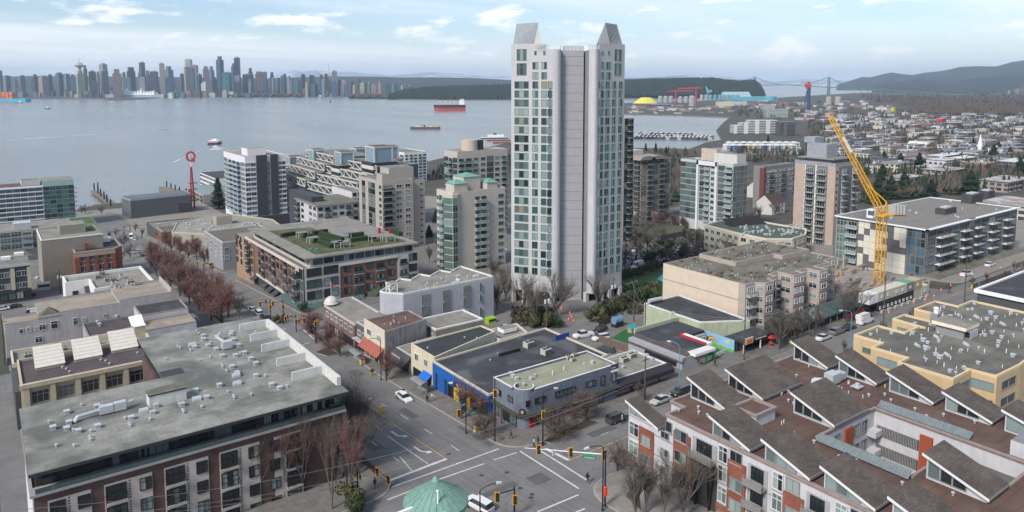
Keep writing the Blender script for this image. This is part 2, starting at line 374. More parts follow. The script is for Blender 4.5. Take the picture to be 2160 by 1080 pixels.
def _vent():
 b=MB();b.Qh((0,0,0),[(.16,0),(.16,.35),(.3,.38),(.3,.6),(.1,.68)],Qw,8);v1=b.mesh('roof_vent')
 b=MB();b.box(-.32,.32,-.32,.32,0,.45,Qw);b.box(-.4,.4,-.4,.4,.45,.58,Qw);v2=b.mesh('roof_vent')
 b=MB();b.Qh((0,0,0),[(.07,0),(.07,.7),(.09,.72)],WHT,6);v3=b.mesh('vent_pipe')
 b=MB();b.box(-.9,.9,-.7,.7,.12,1.2,M('ac_case',(.42,.40,.36),.6,.15,2.));b.box(-.8,-.7,-.6,.6,0,.12,BLK);b.box(.7,.8,-.6,.6,0,.12,BLK)
 b.Qh((-.42,0,1.2),[(.36,0),(.36,.1),(.30,.12)],BLK,12);b.Qh((.42,0,1.2),[(.36,0),(.36,.1),(.30,.12)],BLK,12)
 for i in range(5):b.box(-.86,.86,-.73,-.7,.25+i*.18,.33+i*.18,BLK)
 v4=b.mesh('air_conditioner')
 b=MB();b.box(-.9,.9,-.35,.35,0,.2,Qw);b.Qi([(-.9,-.35),(.9,-.35),(.9,0),(-.9,0)],.2,lambda x,y:.2+(y+.35)*1.2,Qw)
 b.Qi([(-.9,0.002),(.9,0.002),(.9,.35),(-.9,.35)],.2,lambda x,y:.2+(.35-y)*1.2,Qw);v5=b.mesh('roof_vent')
 return v1,v2,v3,v4,v5
Qk=_vent()
def Qr(b,x0,x1,y0,y1,z,n,kinds=(0,0,1,2),sc=1.):
 pts=[]
 for _ in range(n*6):
  p=(random.uniform(x0,x1),random.uniform(y0,y1))
  if all(hypot(p[0]-q[0],p[1]-q[1])>1.1 for q in pts):pts.append(p)
  if len(pts)>=n:break
 for p in pts:
  k=random.choice(kinds);s=sc*random.uniform(.8,1.2)
  inst(Qk[k].name.split('.')[0],Qk[k],b,(p[0],p[1],z),random.choice((0,pi/2,.4)),s)
# ------------------------------------------------------------ ground, water, roads
ASPH=M('asphalt',(.17,.166,.162),.88,.14,.22,.2,Qp=.22,lane=(.9,.03,0),var2=((.13,.13,.128),.09,.5,.68,.6))
ASPH2=M('asphalt_old',(.165,.16,.155),.9,.18,.3,.2,var2=((.12,.12,.118),.12,.45,.7,.6))
ASPHX=M('asphalt_cross',(.17,.166,.162),.88,.14,.22,.2,Qp=.22,lane=(.03,.9,0),var2=((.13,.13,.128),.09,.5,.68,.6))
CONC=M('pavement_concrete',(.25,.235,.21),.9,.16,.5,.2,var2=((.18,.165,.15),.2,.5,.7,.6))
CONC2=M('pavement_dark',(.165,.155,.145),.9,.18,.6,.2)
KERB=M('kerb_stone',(.30,.29,.27),.85,.15,1.)
PAINT=M('road_paint',(.56,.56,.54),.7,.35,2.5);YPAINT=M('road_paint_yellow',(.62,.36,.07),.7,.2,1.5)
SOIL=M('soil',(.055,.038,.03),.95,.3,1.5,.5);GRASS=M('lawn',(.055,.105,.03),.95,.3,.8,.4)
TURF=M('turf',(.02,.10,.028),.95,.15,2.)
g_=MB();gm=M('earth',(.075,.07,.06),.95,.35,.06,.3,var2=((.05,.062,.04),.02,.45,.6,.7))
ys=[-320,-250,-100,0,100,200,300,400,500,531];xs=[-500,-100,0,100,200,300,500,800,1200,2000,3500]
fg=[(x,y,gz(x,y))for y in ys for x in xs];nx_=len(xs)
g_.add(fg,[(j*nx_+i,j*nx_+i+1,(j+1)*nx_+i+1,(j+1)*nx_+i)for j in range(len(ys)-1)for i in range(nx_-1)],gm)
sh=[(-500,605),(52,622),(70,640),(140,650)]+[tuple(P(*p))[:2]for p in[(600,352),(800,335),(905,345),(1000,322),(1075,304),(1200,314),(1340,316),(1455,318),(1490,304),(1524,298),(1511,277),(1525,262),(1540,249),(1440,245),(1315,242),(1200,236),(1150,222),(1300,219),(1470,214),(1640,207),(1800,197),(2000,191),(2160,187),(2300,186)]]+[(16000,900),(3500,531)]
land=[(x,y,3.)for x,y in sh]+[(x,531,3.)for x in reversed(xs[:-1])]
g_.add(land,[tuple(reversed(range(len(land))))],gm)
k=[(x,y,3.)for x,y in sh[:-1]]+[(x,y,-3.)for x,y in sh[:-1]];n=len(sh)-1
g_.add(k,[(i,i+1,n+i+1,n+i)for i in range(n-1)],M('sea_wall',(.16,.15,.13),.95,.3,.3))
Qq(g_,'ground')
fl=MB();fl.add([(3500,-320,60),(3500,531,3),(16000,900,3),(16000,-320,60)],[(0,3,2,1)],gm);Qq(fl,'land')
c2=[P(*p)for p in[(-150,211),(0,209.5),(200,209),(228,212),(300,210),(340,206),(400,204),(560,203.5),(640,201),(700,203.5),(790,206),(830,210),(925,211.5),(925,208),(1000,207),(1110,207),(1320,202),(1500,200),(1598,199.5),(1612,192),(1595,186)]]
far=[P(1300,180),P(900,178),P(-200,178)]
m=MB();q=[(p.x,p.y,3.)for p in c2+far];m.add(q,[tuple(reversed(range(len(q))))],M('far_shore',(.05,.055,.05),.95,.3,.004,var2=((.10,.09,.08),.01,.5,.6,.6)))
n=len(c2);m.add([(p.x,p.y,3.)for p in c2]+[(p.x,p.y,-3.)for p in c2],[(i,i+1,n+i+1,n+i)for i in range(n-1)],M('sea_wall',(.16,.15,.13)));Qq(m,'land')
wm=bpy.data.materials.new('sea_water');wm.use_nodes=True;nt=wm.node_tree;L=nt.links;b=nt.nodes['Principled BSDF']
b.inputs['Base Color'].default_value=(.17,.178,.17,1);b.inputs['Roughness'].default_value=.22;b.inputs['IOR'].default_value=1.333
g=nd(nt,'ShaderNodeNewGeometry')
def wv(scale,sx,sy,det):
 mp=nd(nt,'ShaderNodeMapping');mp.inputs['Scale'].default_value=(sx,sy,1);mp.inputs['Rotation'].default_value=(0,0,.9);L.new(g.outputs['Position'],mp.inputs[0])
 t=nd(nt,'ShaderNodeTexNoise');t.inputs['Scale'].default_value=scale;t.inputs['Detail'].default_value=det;L.new(mp.outputs[0],t.inputs[0]);return t.outputs[0]
n1,n2=wv(.25,1,.5,4),wv(.004,1,.25,6)
bp=nd(nt,'ShaderNodeBump');bp.inputs['Strength'].default_value=.55;bp.inputs['Distance'].default_value=.6;L.new(n1,bp.inputs['Height']);L.new(bp.outputs[0],b.inputs['Normal'])
r=nd(nt,'ShaderNodeMapRange');r.inputs[1].default_value=.42;r.inputs[2].default_value=.62;r.inputs[3].default_value=.22;r.inputs[4].default_value=.28;L.new(n2,r.inputs[0]);L.new(r.outputs[0],b.inputs['Roughness'])
m=MB();n=96;R=38000;vs=[(0,0,0)]+[(R*cos(2*pi*i/n),R*sin(2*pi*i/n),0)for i in range(n)]
m.add(vs,[(0,i+1,(i+1)%n+1)for i in range(n)],wm);Qq(m,'water')
def Qj(name,pts,mat,dz=.02,kind='structure'):
 m=MB();m.add([(p[0],p[1],gz(p[0],p[1])+dz)for p in pts],[tuple(range(len(pts)))],mat)
 a=sum(pts[i][0]*pts[(i+1)%len(pts)][1]-pts[(i+1)%len(pts)][0]*pts[i][1]for i in range(len(pts)))
 if a<0:m.f[0]=tuple(reversed(m.f[0]))
 o=m.Qa(name);o['kind']=kind;return o
def rounded(pts,rs):
 out=[];n=len(pts)
 for i in range(n):
  p,r=V(pts[i]),rs[i]
  if r<=0:out.append(tuple(p));continue
  a,c=(V(pts[i-1])-p).normalized(),(V(pts[(i+1)%n])-p).normalized();s,e=p+a*r,p+c*r
  for t in range(7):t/=6;out.append(tuple(s*(1-t)**2+p*2*t*(1-t)+e*t*t))
 return out
def block(name,pts,rs,mat=CONC):
 pts=rounded(pts,rs);m=MB();m.Qi(pts,lambda x,y:gz(x,y)-.3,lambda x,y:gz(x,y)+.14,KERB,KERB)
 o=m.Qa(name);o['kind']='structure'
 c=V((sum(p[0]for p in pts)/len(pts),sum(p[1]for p in pts)/len(pts)))
 inn=[((V(p)-c)-(V(p)-c).normalized()*.28+c)for p in pts];Qj(name,[tuple(p)for p in inn],mat,.146)
Qj('road',rect(49,79,-60,531),ASPH,.02);Qj('road',rect(49,79,531.002,590),ASPH,.06);Qj('road',rect(79.004,420,76,98),ASPHX,.02);Qj('road',rect(-40,48.99,77,98),ASPHX,.02)
Qj('road',rect(79.004,400,196,212),ASPH,.02);Qj('road',rect(-40,48.99,196,212),ASPH,.02)
Qj('road',rect(79.004,400,292,306),ASPH,.02);Qj('road',rect(-40,48.99,292,306),ASPH,.02)
Qj('road',rect(79.004,400,400,420),ASPH,.02);Qj('road',rect(-40,48.99,400,420),ASPH,.02)
block('pavement',[(69.6,95.5),(232,95.5),(232,195.5),(77,195.5),(77,172),(71.5,165),(70.2,150)],[6,3,3,5,2,2,0],CONC2)
block('pavement',[(69.8,79.2),(69.8,-50),(420,-50),(420,79.2)],[7,0,0,0],CONC)
block('pavement',[(49.2,96),(49.2,195.5),(4.5,195.5),(4.5,96)],[6,5,2,2],CONC2)
block('pavement',[(49.2,78),(-40,78),(-40,-50),(49.2,-50)],[6,0,0,0],CONC)
block('pavement',[(77.5,212.5),(240,212.5),(240,291.5),(77.5,291.5)],[5,3,3,5],CONC2)
block('pavement',[(48.5,212.5),(48.5,291.5),(3,291.5),(3,212.5)],[4,4,3,3],CONC2)
block('pavement',[(77.5,306.5),(240,306.5),(240,399.5),(77.5,399.5)],[5,3,3,5],CONC2)
block('pavement',[(48.5,306.5),(48.5,399.5),(-30,399.5),(-30,306.5)],[4,4,3,3],CONC2)
block('pavement',[(74,420.5),(300,420.5),(300,528),(74,528)],[5,3,3,5],CONC)
Qj('square',rect(45,140,531.5,614),CONC,.05)
block('pavement',[(244,98.5),(420,98.5),(420,195.5),(244,195.5)],[4,0,0,3],CONC)
Qj('road',rect(112,131,113,160),ASPH2,.16);Qj('road',[(96,160.004),(165,160.004),(165,168),(96,168)],ASPH2,.16)
Qj('road',[(118.5,168.004),(131,168.004),(131,196),(118.5,196)],ASPH2,.16)
Qj('driveway',[(131.01,136),(151,136),(151,167.9),(131.01,159.9)],ASPH2,.17)
Qj('road',rect(-.5,4.0,98,196),ASPH2,.03)
Qj('forecourt',rect(4.7,49,180,195.3),ASPH2,.152)
Qj('road',rect(4.0,49,196,212),ASPH2,.028)
Qj('driveway',rect(3.2,24,195.6,219),ASPH2,.16)
Qj('turf',[tuple(G(*p))[:2]for p in[(1290,715),(1318,696),(1368,706),(1352,735)]],TURF,.18,'stuff')
Qj('lawn',[tuple(G(*p))[:2]for p in[(1305,610),(1320,575),(1400,570),(1405,625),(1340,625)]],GRASS,.2,'stuff')
Qj('lawn',[tuple(G(*p))[:2]for p in[(1372,606),(1440,560),(1470,575),(1420,640)]],GRASS,.2,'stuff')
def mark(pxs,w,mat=PAINT,name='road_marking',dash=None):
 m=MB()
 for a,c in pxs:
  p,q=G(*a),G(*c);d=(q-p);l=d.length;d.normalize();s=V((-d.y,d.x,0))*w/2
  segs=[(0,l)]if not dash else[(t,min(l,t+dash[0]))for t in[i*dash[1]for i in range(int(l/dash[1])+1)]]
  for t0,t1 in segs:
   u,v=p+d*t0,p+d*t1
   m.add([(x.x,x.y,gz(x.x,x.y)+.03)for x in(u-s,u+s,v+s,v-s)],[(3,2,1,0)],mat)
 o=m.Qa(name);o['kind']='structure';return o
mark([((822,1014),(942,968))],.62)
mark([((826,1028),(1052,947))],.3);mark([((817,1055),(870,1034)),((925,1012),(1022,978)),((1040,971),(1090,955))],.28)
mark([((1097,952),(1221,1031)),((1135,948),(1238,1013))],.3)
mark([((1150,946),(1200,971))],.62)
mark([((1134,1080),(1220,1044))],.3);mark([((1205,1085),(1234,1073))],.3)
mark([((818,920),(906,981)),((843,963),(871,996)),((830,964),(842,973))],.16)
mark([((779,928),(795,940)),((791,897),(805,909)),((767,876),(779,887)),((802,850),(815,858)),((845,875),(861,885)),((895,905),(912,916)),((952,940),(968,951)),((763,827),(775,834))],.16)
mark([((938,966),(852,909))],.13,YPAINT);mark([((852,909),(810,889)),((850,906),(815,886))],.13,YPAINT)
mark([((1202,971),(1352,909))],.14,YPAINT);mark([((1352,909),(1600,808))],.14,YPAINT)
mark([((1180,955),(1204,944)),((1268,918),(1283,912)),((1333,893),(1343,888))],.12)
mark([((1800,722),(2000,640)),((2005,625),(2150,566))],.14,YPAINT)
mark([((2060,583),(2155,545))],.12,PAINT,dash=(3,9))
mark([((640,696),(662,715)),((639,727),(653,723)),((586,697),(603,693))],.35)
for cx,cy in((837,918),(886,951)):
 o=G(cx,cy);m=MB()
 pts=[(-1.6,2.3),(-1.15,2.3),(-.9,-.2),(.6,-.75),(.6,-1.25),(1.6,-.3),(.6,.65),(.6,.15),(-.45,.45),(-1.2,.2)]
 pts=[(-.2,2.2),(.2,2.2),(.2,-.2),(.9,-1.1),(1.25,-.8),(1.35,-2.0),(.25,-1.75),(.6,-1.4),(-.2,-.4)]
 m.add([(o.x+x,o.y+y,gz(o.x,o.y+y)+.031)for x,y in pts],[tuple(range(len(pts)))],PAINT)
 oo=m.Qa('road_arrow');oo['kind']='structure'
PT=M('asphalt_patch',(.10,.10,.102),.9,.15,.8)
for x,y,w,d in((52,112,2.2,9),(64,120,1.6,6),(57,86,7,1.5),(66,84,3,3),(84,91,6,2),(100,84,9,1.6),(53,140,1.4,20),(66,150,2.4,5),(130,92,5,2),(160,86,12,1.8),(68.2,100,1,11),(205,93,8,2),(61.5,175,2,9)):Qj('road_patch',rect(x,x+w,y,y+d),PT,.025)
TAR=M('tar',(.045,.046,.048),.7,.1);m=MB()
for _ in range(26):
 x,y=random.uniform(50,78),random.uniform(78,130)
 for _ in range(6):
  nx2,ny2=x+random.uniform(-1,2),y+random.uniform(-1.6,.5)
  d=V((nx2-x,ny2-y)).normalized();s=V((-d.y,d.x))*.025
  m.add([(x-s.x,y-s.y,gz(x,y)+.027),(nx2-s.x,ny2-s.y,gz(nx2,ny2)+.027),(nx2+s.x,ny2+s.y,gz(nx2,ny2)+.027),(x+s.x,y+s.y,gz(x,y)+.027)],[(0,1,2,3)],TAR);x,y=nx2,ny2
o=m.Qa('road_crack');o['kind']='structure'
for px,py in((1016,1003),(1069,997),(1097,1030),(1122,1043),(1120,1050),(946,958)):
 p=G(px,py);m=MB();m.add([(p.x+.4*cos(a*pi/6),p.y+.4*sin(a*pi/6),gz(p.x,p.y+.4*sin(a*pi/6))+.028)for a in range(12)],[tuple(range(12))],TAR);o=m.Qa('manhole_cover');o['kind']='structure'
def bed(px,label,h=.35):
 pts=[tuple(G(*p))[:2]for p in px];m=MB();m.Qi(pts,lambda x,y:gz(x,y)-.1,lambda x,y:gz(x,y)+.22,KERB,SOIL)
 o=m.Qa('planting_bed');o['kind']='structure'
bed([(1146,932),(1238,887),(1262,893),(1160,936)],'')
bed([(758,850),(766,853),(812,884),(800,884)],'');bed([(2045,604),(2130,572),(2138,580),(2050,610)],'')
bed([(665,745),(693,733),(710,746),(690,752)],'');bed([(1335,1025),(1345,1015),(1352,1080),(1320,1050)],'')
bed([(755,970),(765,965),(802,998),(790,1003)],'')
# ------------------------------------------------------------ near and middle-distance buildings
BRICK=pattern('brick_red',(.23,.06,.035),(.16,.12,.10),.22,.075,var=.18)
BRICKB=pattern('brick_brown',(.10,.06,.052),(.09,.07,.065),.22,.075,var=.15)
BRICKM=pattern('brick_mixed',(.20,.10,.075),(.17,.13,.11),.22,.075,var=.35)
SIDING=pattern('siding_cream',(.43,.385,.35),(.30,.27,.245),50.,.12,swap='vert',var=.03,msize=.012)
Qv=M('stucco_white',(.47,.47,.49),.9,.10,.5,.1,Qp=.12);STUCCOW=M('stucco_bright',(.58,.58,.60),.9,.08,.5,.1,Qp=.1)
BASE_S=lambda x,y:gz(x,y)
# --- brown brick apartment block, bottom left
def brick_apartments():
 pts=[(2.6,105.4),(45,105.4),(45,151.5),(22.2,151.5),(22.2,128.6),(2.6,128.6)]
 b=Qs('apartment_building','brown brick apartment block with big pale vent-studded roof at the lower left','building',(24,120,33))
 zr=48.5;yf=106.2
 m=MB();m.Qi([(3,yf),(44.2,yf),(44.2,150.8),(22.8,150.8),(22.8,128),(3,128)],30,45.2,BRICKB);m.Qa('wall',b)
 m=MB();m.Qi([(3.4,yf+1.7),(43.6,yf+1.7),(43.6,150.4),(23.2,150.4),(23.2,127.6),(3.4,127.6)],45.2,48.1,M('penthouse_black',(.022,.023,.027),.6,.1));m.Qa('top_storey_wall',b)
 m=MB();m.Qi(pts,48.05,48.5,M('fascia_dark',(.035,.035,.04),.6,.1),M('roof_membrane',(.26,.26,.235),.9,.25,.35,.3,Qp=.25,var2=((.085,.095,.085),.13,.46,.64,.85)));m.Qa('roof',b)
 m=MB();s=M('ledge_grey',(.27,.27,.27),.8,.1);m.box(2.6,44.6,yf-.5,yf+1.7,45.2,45.55,s);m.box(2.6,3.0,yf+1.7,128,45.2,45.55,s);m.Qa('ledge',b)
 m=MB();cr=SIDING
 Qg=[]
 bays=[(4.6,6.4,7.3,9.1),(10.9,13.4,14.5,16.4),(18.2,20.7,21.7,23.7),(25.5,27.9,28.9,30.9)]
 for a,c,d,e in bays:m.box(a-.15,e+.15,yf-.10,yf,30,44.1,cr)
 m.box(33.2,37.4,yf-.10,yf,30,44.1,cr);m.Qa('siding',b)
 zz=[41.55,38.6,35.65,32.7]
 dsh=MB()
 for a,c,d,e in bays+[(35.0,37.3,34.1,33.1)]:
  for z in zz:
   m=MB();m.box(a,c,yf-.14,yf-.101,z-.3,z+2.3,BLK);m.Qa('recess',b)
   Qd(b,'F',(a+c)/2,yf-.145,z,c-a-.1,2.25,3,2,'black',Qc,double=True)
   Ql(b,'F',(a+c)/2,yf-.14,z,c-a+.1,.55,'bar',M('slab_cream',(.40,.37,.34),.8))
   Qd(b,'F',(d+e)/2+(.25 if d<e else-.3),yf-.10,z+.35,1.5,1.75,2,2,'black',dict(dark=4,mid=3,pale=2,blind=1),double=True)
   for q in range(7):dsh.box(c+.28,c+.48,yf-.125,yf-.101,z-.1+q*.38,z+.06+q*.38,BLK)
 dsh.Qa('vent_slots',b,kind='stuff')
 x=4.0
 while x<42:
  w=random.choice((1.2,1.8,2.6));Qd(b,'F',x+w/2,yf+1.69,45.6,w,2.2,random.choice((1,2,3)),1,'black',dict(dark=5,mid=2,pale=1),double=True);x+=w+random.choice((.15,.6,1.4))
 for q in range(21):
  m=MB();xx=3.2+q*1.97;m.box(xx,xx+1.9,yf-.42,yf-.40,45.56,46.2,M('rail_glass_dark',(.05,.08,.085),.1));m.box(xx,xx+1.93,yf-.43,yf-.39,46.2,46.24,BLK);m.Qa('railing',b)
 for z in zz+[44.5]:
  Qd(b,'F',43.0,yf-.05,z,2.0,2.4,2,2,'black',dict(dark=2,mid=3,teal=1),double=True)
 m=MB();m.box(2.85,2.99,yf,128,30,45.2,STUCCOW);m.Qa('side_panel',b)
 m=MB();m.box(24,44.5,yf-2.0,yf-.15,33.9,34.02,M('canopy_glass',(.13,.20,.19),.15,.1));
 for x in range(24,45,2):m.box(x,x+.07,yf-2.0,yf-.15,34.02,34.1,FR['grey'])
 m.Qa('canopy',b)
 m=MB();wt=M('upstand_white',(.55,.55,.53),.85,.12,.6,Qp=.15)
 m.box(44.3,45,108.5,144.5,48.5,49.9,wt)
 for y in(144.5,137.5,130.8,122.5,115):m.box(39.2,44.3,y-.35,y,48.5,49.9,wt)
 m.box(45.0,45.06,114.0,122,45,49.85,BRICKB);m.Qa('upstand',b)
 m=MB();m.box(22.3,25.8,128.6,131.5,48.0,48.52,M('fascia_dark',(.035,.035,.04)));m.Qa('terrace_opening',b)
 m=MB();m.box(18.4,23.6,117.2,119.6,48.5,50.3,wt);m.box(18.3,23.7,117.1,119.7,50.3,50.5,FR['black'],Qe['moss']);m.Qa('roof_hut',b)
 m=MB();p=P(240,858,49.3);m.box(p.x-1.9,p.x-.1,p.y-.5,p.y+.5,48.7,49.8,Qw);m.box(p.x+0,p.x+1.6,p.y-.5,p.y+.5,48.7,49.9,Qw)
 m.bar((p.x-1.9,p.y,49.3),(p.x-4.6,p.y-.3,49.2),.25,Qw,10);m.bar((p.x-4.6,p.y-.3,49.2),(p.x-5.2,p.y-.8,48.6),.32,Qw,10)
 m.bar((p.x+1.6,p.y,49.4),(p.x+2.6,p.y+.4,49.5),.22,Qw,8);m.Qa('air_handler',b)
 p=P(476,725,49.3);m=MB();m.box(p.x-.8,p.x+.9,p.y-1.2,p.y+.1,48.7,50.0,Qw);m.bar((p.x,p.y,49.5),(p.x-.6,p.y+3.5,49.6),.27,Qw,8);m.bar((p.x-.6,p.y+3.5,49.6),(p.x+.4,p.y+5.4,49.6),.32,Qw,8);m.Qa('air_handler',b)
 for px,py in((405,730),(498,795),(500,812),(303,870),(415,845)):
  p=P(px,py,48.5);m=MB()
  pr=[(cos(a)*.42,sin(a)*.42+.3)for a in[i*pi/6 for i in range(7)]]+[(-.42,0),(.42,0)]
  vs=[(p.x-.6+t*1.2,p.y+u,48.5+w)for t in(0,1)for u,w in pr];n=len(pr)
  m.add(vs,[(i,(i+1)%n,n+(i+1)%n,n+i)for i in range(n)]+[tuple(range(n)),tuple(range(2*n-1,n-1,-1))],Qw);m.Qa('duct_hood',b)
 for px,py in[(141,873),(146,895),(141,908),(112,906),(165,913),(206,903),(205,861),(277,885),(322,874),(329,859),(368,839),(384,857),(413,827),(436,842),(463,816),(487,709),(489,704),(429,711),(429,719),(457,714),(411,735),(439,732),(456,740),(492,720),(503,732),(469,754),(497,753),(516,747),(529,760),(540,770),(489,777),(500,790),(540,796),(573,815),(590,822),(350,842)]:
  p=P(px,py,48.5);inst('roof_vent',Qk[1],b,(p.x,p.y,48.5),0,1.0)
 for px,py in[(104,893),(119,943),(157,943),(190,925),(191,930),(192,912),(155,910),(172,857),(215,860),(264,885),(273,897),(275,901),(317,887),(378,855),(386,868),(388,872),(426,861),(481,829),(493,838),(494,842),(530,835),(375,733),(380,736),(402,741),(420,705),(444,725),(507,747),(468,772),(470,776),(478,785),(444,755),(420,762),(415,700),(540,703),(560,795),(606,817),(350,760)]:
  p=P(px,py,48.5);inst('roof_vent',Qk[0],b,(p.x,p.y,48.5),0,.75)
brick_apartments()
# --- low beige block with three tall skylight hoods
def beige_low():
 tan=M('beige_trim',(.45,.39,.29),.85,.12,.6);z=40.2
 b=Qb('office_building','low beige flat-roofed block with three cream skylight hoods, behind the brown brick block','building',rect(3.8,26.5,162.3,178.3),z,tan,M('roof_plum',(.085,.07,.075),.9,.25,.3,.2),tan,.5,.35,31)
 for i in range(6):m=MB();x=4.2+i*4.2;m.box(x,x+.9,161.6,162.29,31,39.6,tan);m.Qa('pier',b)
 for i in range(5):x=6.8+i*4.2;Qd(b,'F',x,162.29,36.2,2.9,2.4,3,2,'tan',Qc);Qd(b,'F',x,162.29,32.6,2.9,2.4,3,2,'tan',Qc)
 m=MB();m.box(3.6,26.6,161.5,162.29,39.61,40.4,tan);m.Qa('cornice',b)
 cream=M('hood_cream',(.56,.53,.47),.7,.08,1.)
 for px,py in((104,765),(184,748),(260,730)):
  p=P(px,py,z);x,y=p.x,p.y;w=2.45
  m=MB();vs=[(x-w,y-2.4,z-.4),(x+w,y-2.4,z-.4),(x+w,y+2.6,z-.4),(x-w,y+2.6,z-.4),(x-w,y-2.4,z+.1),(x+w,y-2.4,z+.1),(x+w,y+2.6,z+3.2),(x-w,y+2.6,z+2.9)]
  m.add(vs,[(0,1,5,4),(1,2,6,5),(2,3,7,6),(3,0,4,7)],tan);m.Qa('skylight_hood',b)
  for k in range(6):
   m=MB();t0,t1=k/6,(k+1)/6-.012
   q=lambda t:(y-2.5+5.25*t,z+.12+2.8*t)
   a,c=q(t0),q(t1);m.add([(x-w-.15,a[0],a[1]+.1),(x+w+.15,a[0],a[1]+.1),(x+w+.15,c[0],c[1]+.1),(x-w-.15,c[0],c[1]+.1),(x-w-.15,a[0],a[1]),(x+w+.15,a[0],a[1]),(x+w+.15,c[0],c[1]),(x-w-.15,c[0],c[1])],[(0,1,2,3),(4,5,1,0),(5,6,2,1),(7,4,0,3)],cream);m.Qa('panel',b)
 m=MB();p=P(295,693,40.5);m.box(p.x-1.2,p.x+1.1,p.y-.7,p.y+.7,38,41.2,tan);m.box(p.x-1.3,p.x+1.2,p.y-.8,p.y+.8,41.2,41.35,WHT);m.Qa('chimney',b)
 for px,py in((213,762),(223,764),(231,770),(132,778),(140,781),(147,787),(290,747)):p=P(px,py,39.7);inst('roof_vent',Qk[0],b,(p.x,p.y,39.7),0,.8)
 m=MB();m.box(2.9,3.7,164,186,31,38.5,M('wall_navy',(.06,.065,.08)));m.Qa('side_wall',b)
 b2=Qb('terrace_block','narrow gravel terrace with parapet behind the skylight hoods','building',rect(3.0,29,178.6,188),39.4,tan,Qe['gravel'],M('trim_cream',(.52,.47,.37),.8),.9,.35,30)
 for i in range(4):inst('air_conditioner',Qk[3],b2,(6+i*6.5,183.5,38.55),0,.8)
beige_low()
# --- long pale grey building with stepped roof, cross street
def long_grey():
 w=M('wall_lilac_grey',(.37,.35,.35),.9,.12,.4,.1,Qp=.2)
 y=220.;b=Qs('shop_building','long pale grey two-storey building with stepped roofline and small gable','building',(22,228,26))
 steps=[(2.7,10.0,36.4,228),(10.0,15.0,37.4,236),(15,28.5,37.4,236),(28.5,41.8,38.2,237)]
 m=MB();
 for i,(a,c,z,yb)in enumerate(steps):m.box(a+(.002 if i else 0),c,y,yb,24,z-.6,w)
 m.Qa('wall',b)
 for a,c,z,yb in steps:
  for u,v in((y,y+.35),(yb-.35,yb)):m=MB();m.box(a+.002,c,u,v,z-.6,z,w,FR['black']);m.Qa('parapet',b)
 m=MB();m.box(41.5,41.8,y+.36,236.6,37.6,39.2,w);m.Qa('parapet',b)
 m=MB()
 for a,c,z,yb in steps:m.box(a+.01,c,y+.36,yb-.36,z-.6,z-.5,Qe['tan'])
 m.Qa('roof',b)
 m=MB();x,yy,z=12.4,222.2,36.6;m.add([(x-2.6,yy-2.3,z),(x+2.6,yy-2.3,z),(x+2.6,yy+2.3,z),(x-2.6,yy+2.3,z),(x,yy,z+2.2)],[(0,1,4),(1,2,4),(2,3,4),(3,0,4),(3,2,1,0)],M('shingle_moss',(.10,.11,.07),.95,.3,.8));m.Qa('gable_roof',b)
 m=MB();m.box(2.66,27.2,y-.03,y,24,27.8,M('wall_navy',(.06,.065,.08),.85,.15));m.Qa('base_band',b)
 for px,py,ww,hh,nx in((45,698,.95,1.2,1),(61,695,.95,1.2,1),(77,692,.8,.95,1),(90,690,1.5,1.5,2),(115,685,1.6,2.1,1),(160,678,1.3,2.0,1),(177,674,.8,.9,1),(222,665,.7,.7,1),(82,716,1.6,1.6,2)):
  p=onY(px,py,y);Qd(b,'F',p.x,y,p.z-hh/2,ww,hh,nx,2,'white',Qc)
 b2=Qb('shop_building','low shop wing with plum flat roof below the long grey wall','building',rect(19.5,31.5,205,219.6),33.6,w,M('roof_plum',(.085,.07,.075)),FR['grey'],.4,.3,26)
 for px,py in((206,683),(211,688),(246,672)):p=P(px,py,33.3);inst('roof_vent',Qk[0],b2,(p.x,p.y,33.3),0,1.5)
 m=MB();p=P(288,688,34.5);m.add([(p.x-1.3,p.y-1,35),(p.x+1.7,p.y-1.2,35.3),(p.x+1.5,p.y+1.6,37.0),(p.x-1.6,p.y+1.8,36.8)],[(0,1,2,3),(3,2,1,0)],WHT);m.bar((p.x-1.3,p.y-1,33.3),(p.x-1.3,p.y-1,35),.08,WHT);m.bar((p.x+1.7,p.y+1.5,33.3),(p.x+1.5,p.y+1.6,37),.08,WHT);m.Qa('roof_hatch',b2)
 b3=Qb('shop_building','shop wing with blue-black roof edged in stone beside the red-twigged trees','building',rect(31.8,43.5,209,219.6),36.2,Qv,Qe['dark'],M('trim_mauve',(.28,.22,.21)),.35,.35,26)
 Qd(b3,'L',214,31.8,33.6,1.0,1.4,1,2,'white')
 b4=Qb('shop_building','pale ribbed metal shop wing with mossy tan roof above the parapet','building',rect(29.8,43.5,200,208.6),34.8,pattern('ribbed_grey',(.40,.42,.45),(.28,.29,.31),60,.35,swap='vert',var=.03),Qe['tan'],M('trim_mauve',(.28,.22,.21)),.35,.35,26)
 m=MB();m.bar((44.2,204,33.6),(44.2,208,33.6),1.1,M('awning_grey',(.10,.11,.13),.7),12);m.Qa('awning',b4)
long_grey()
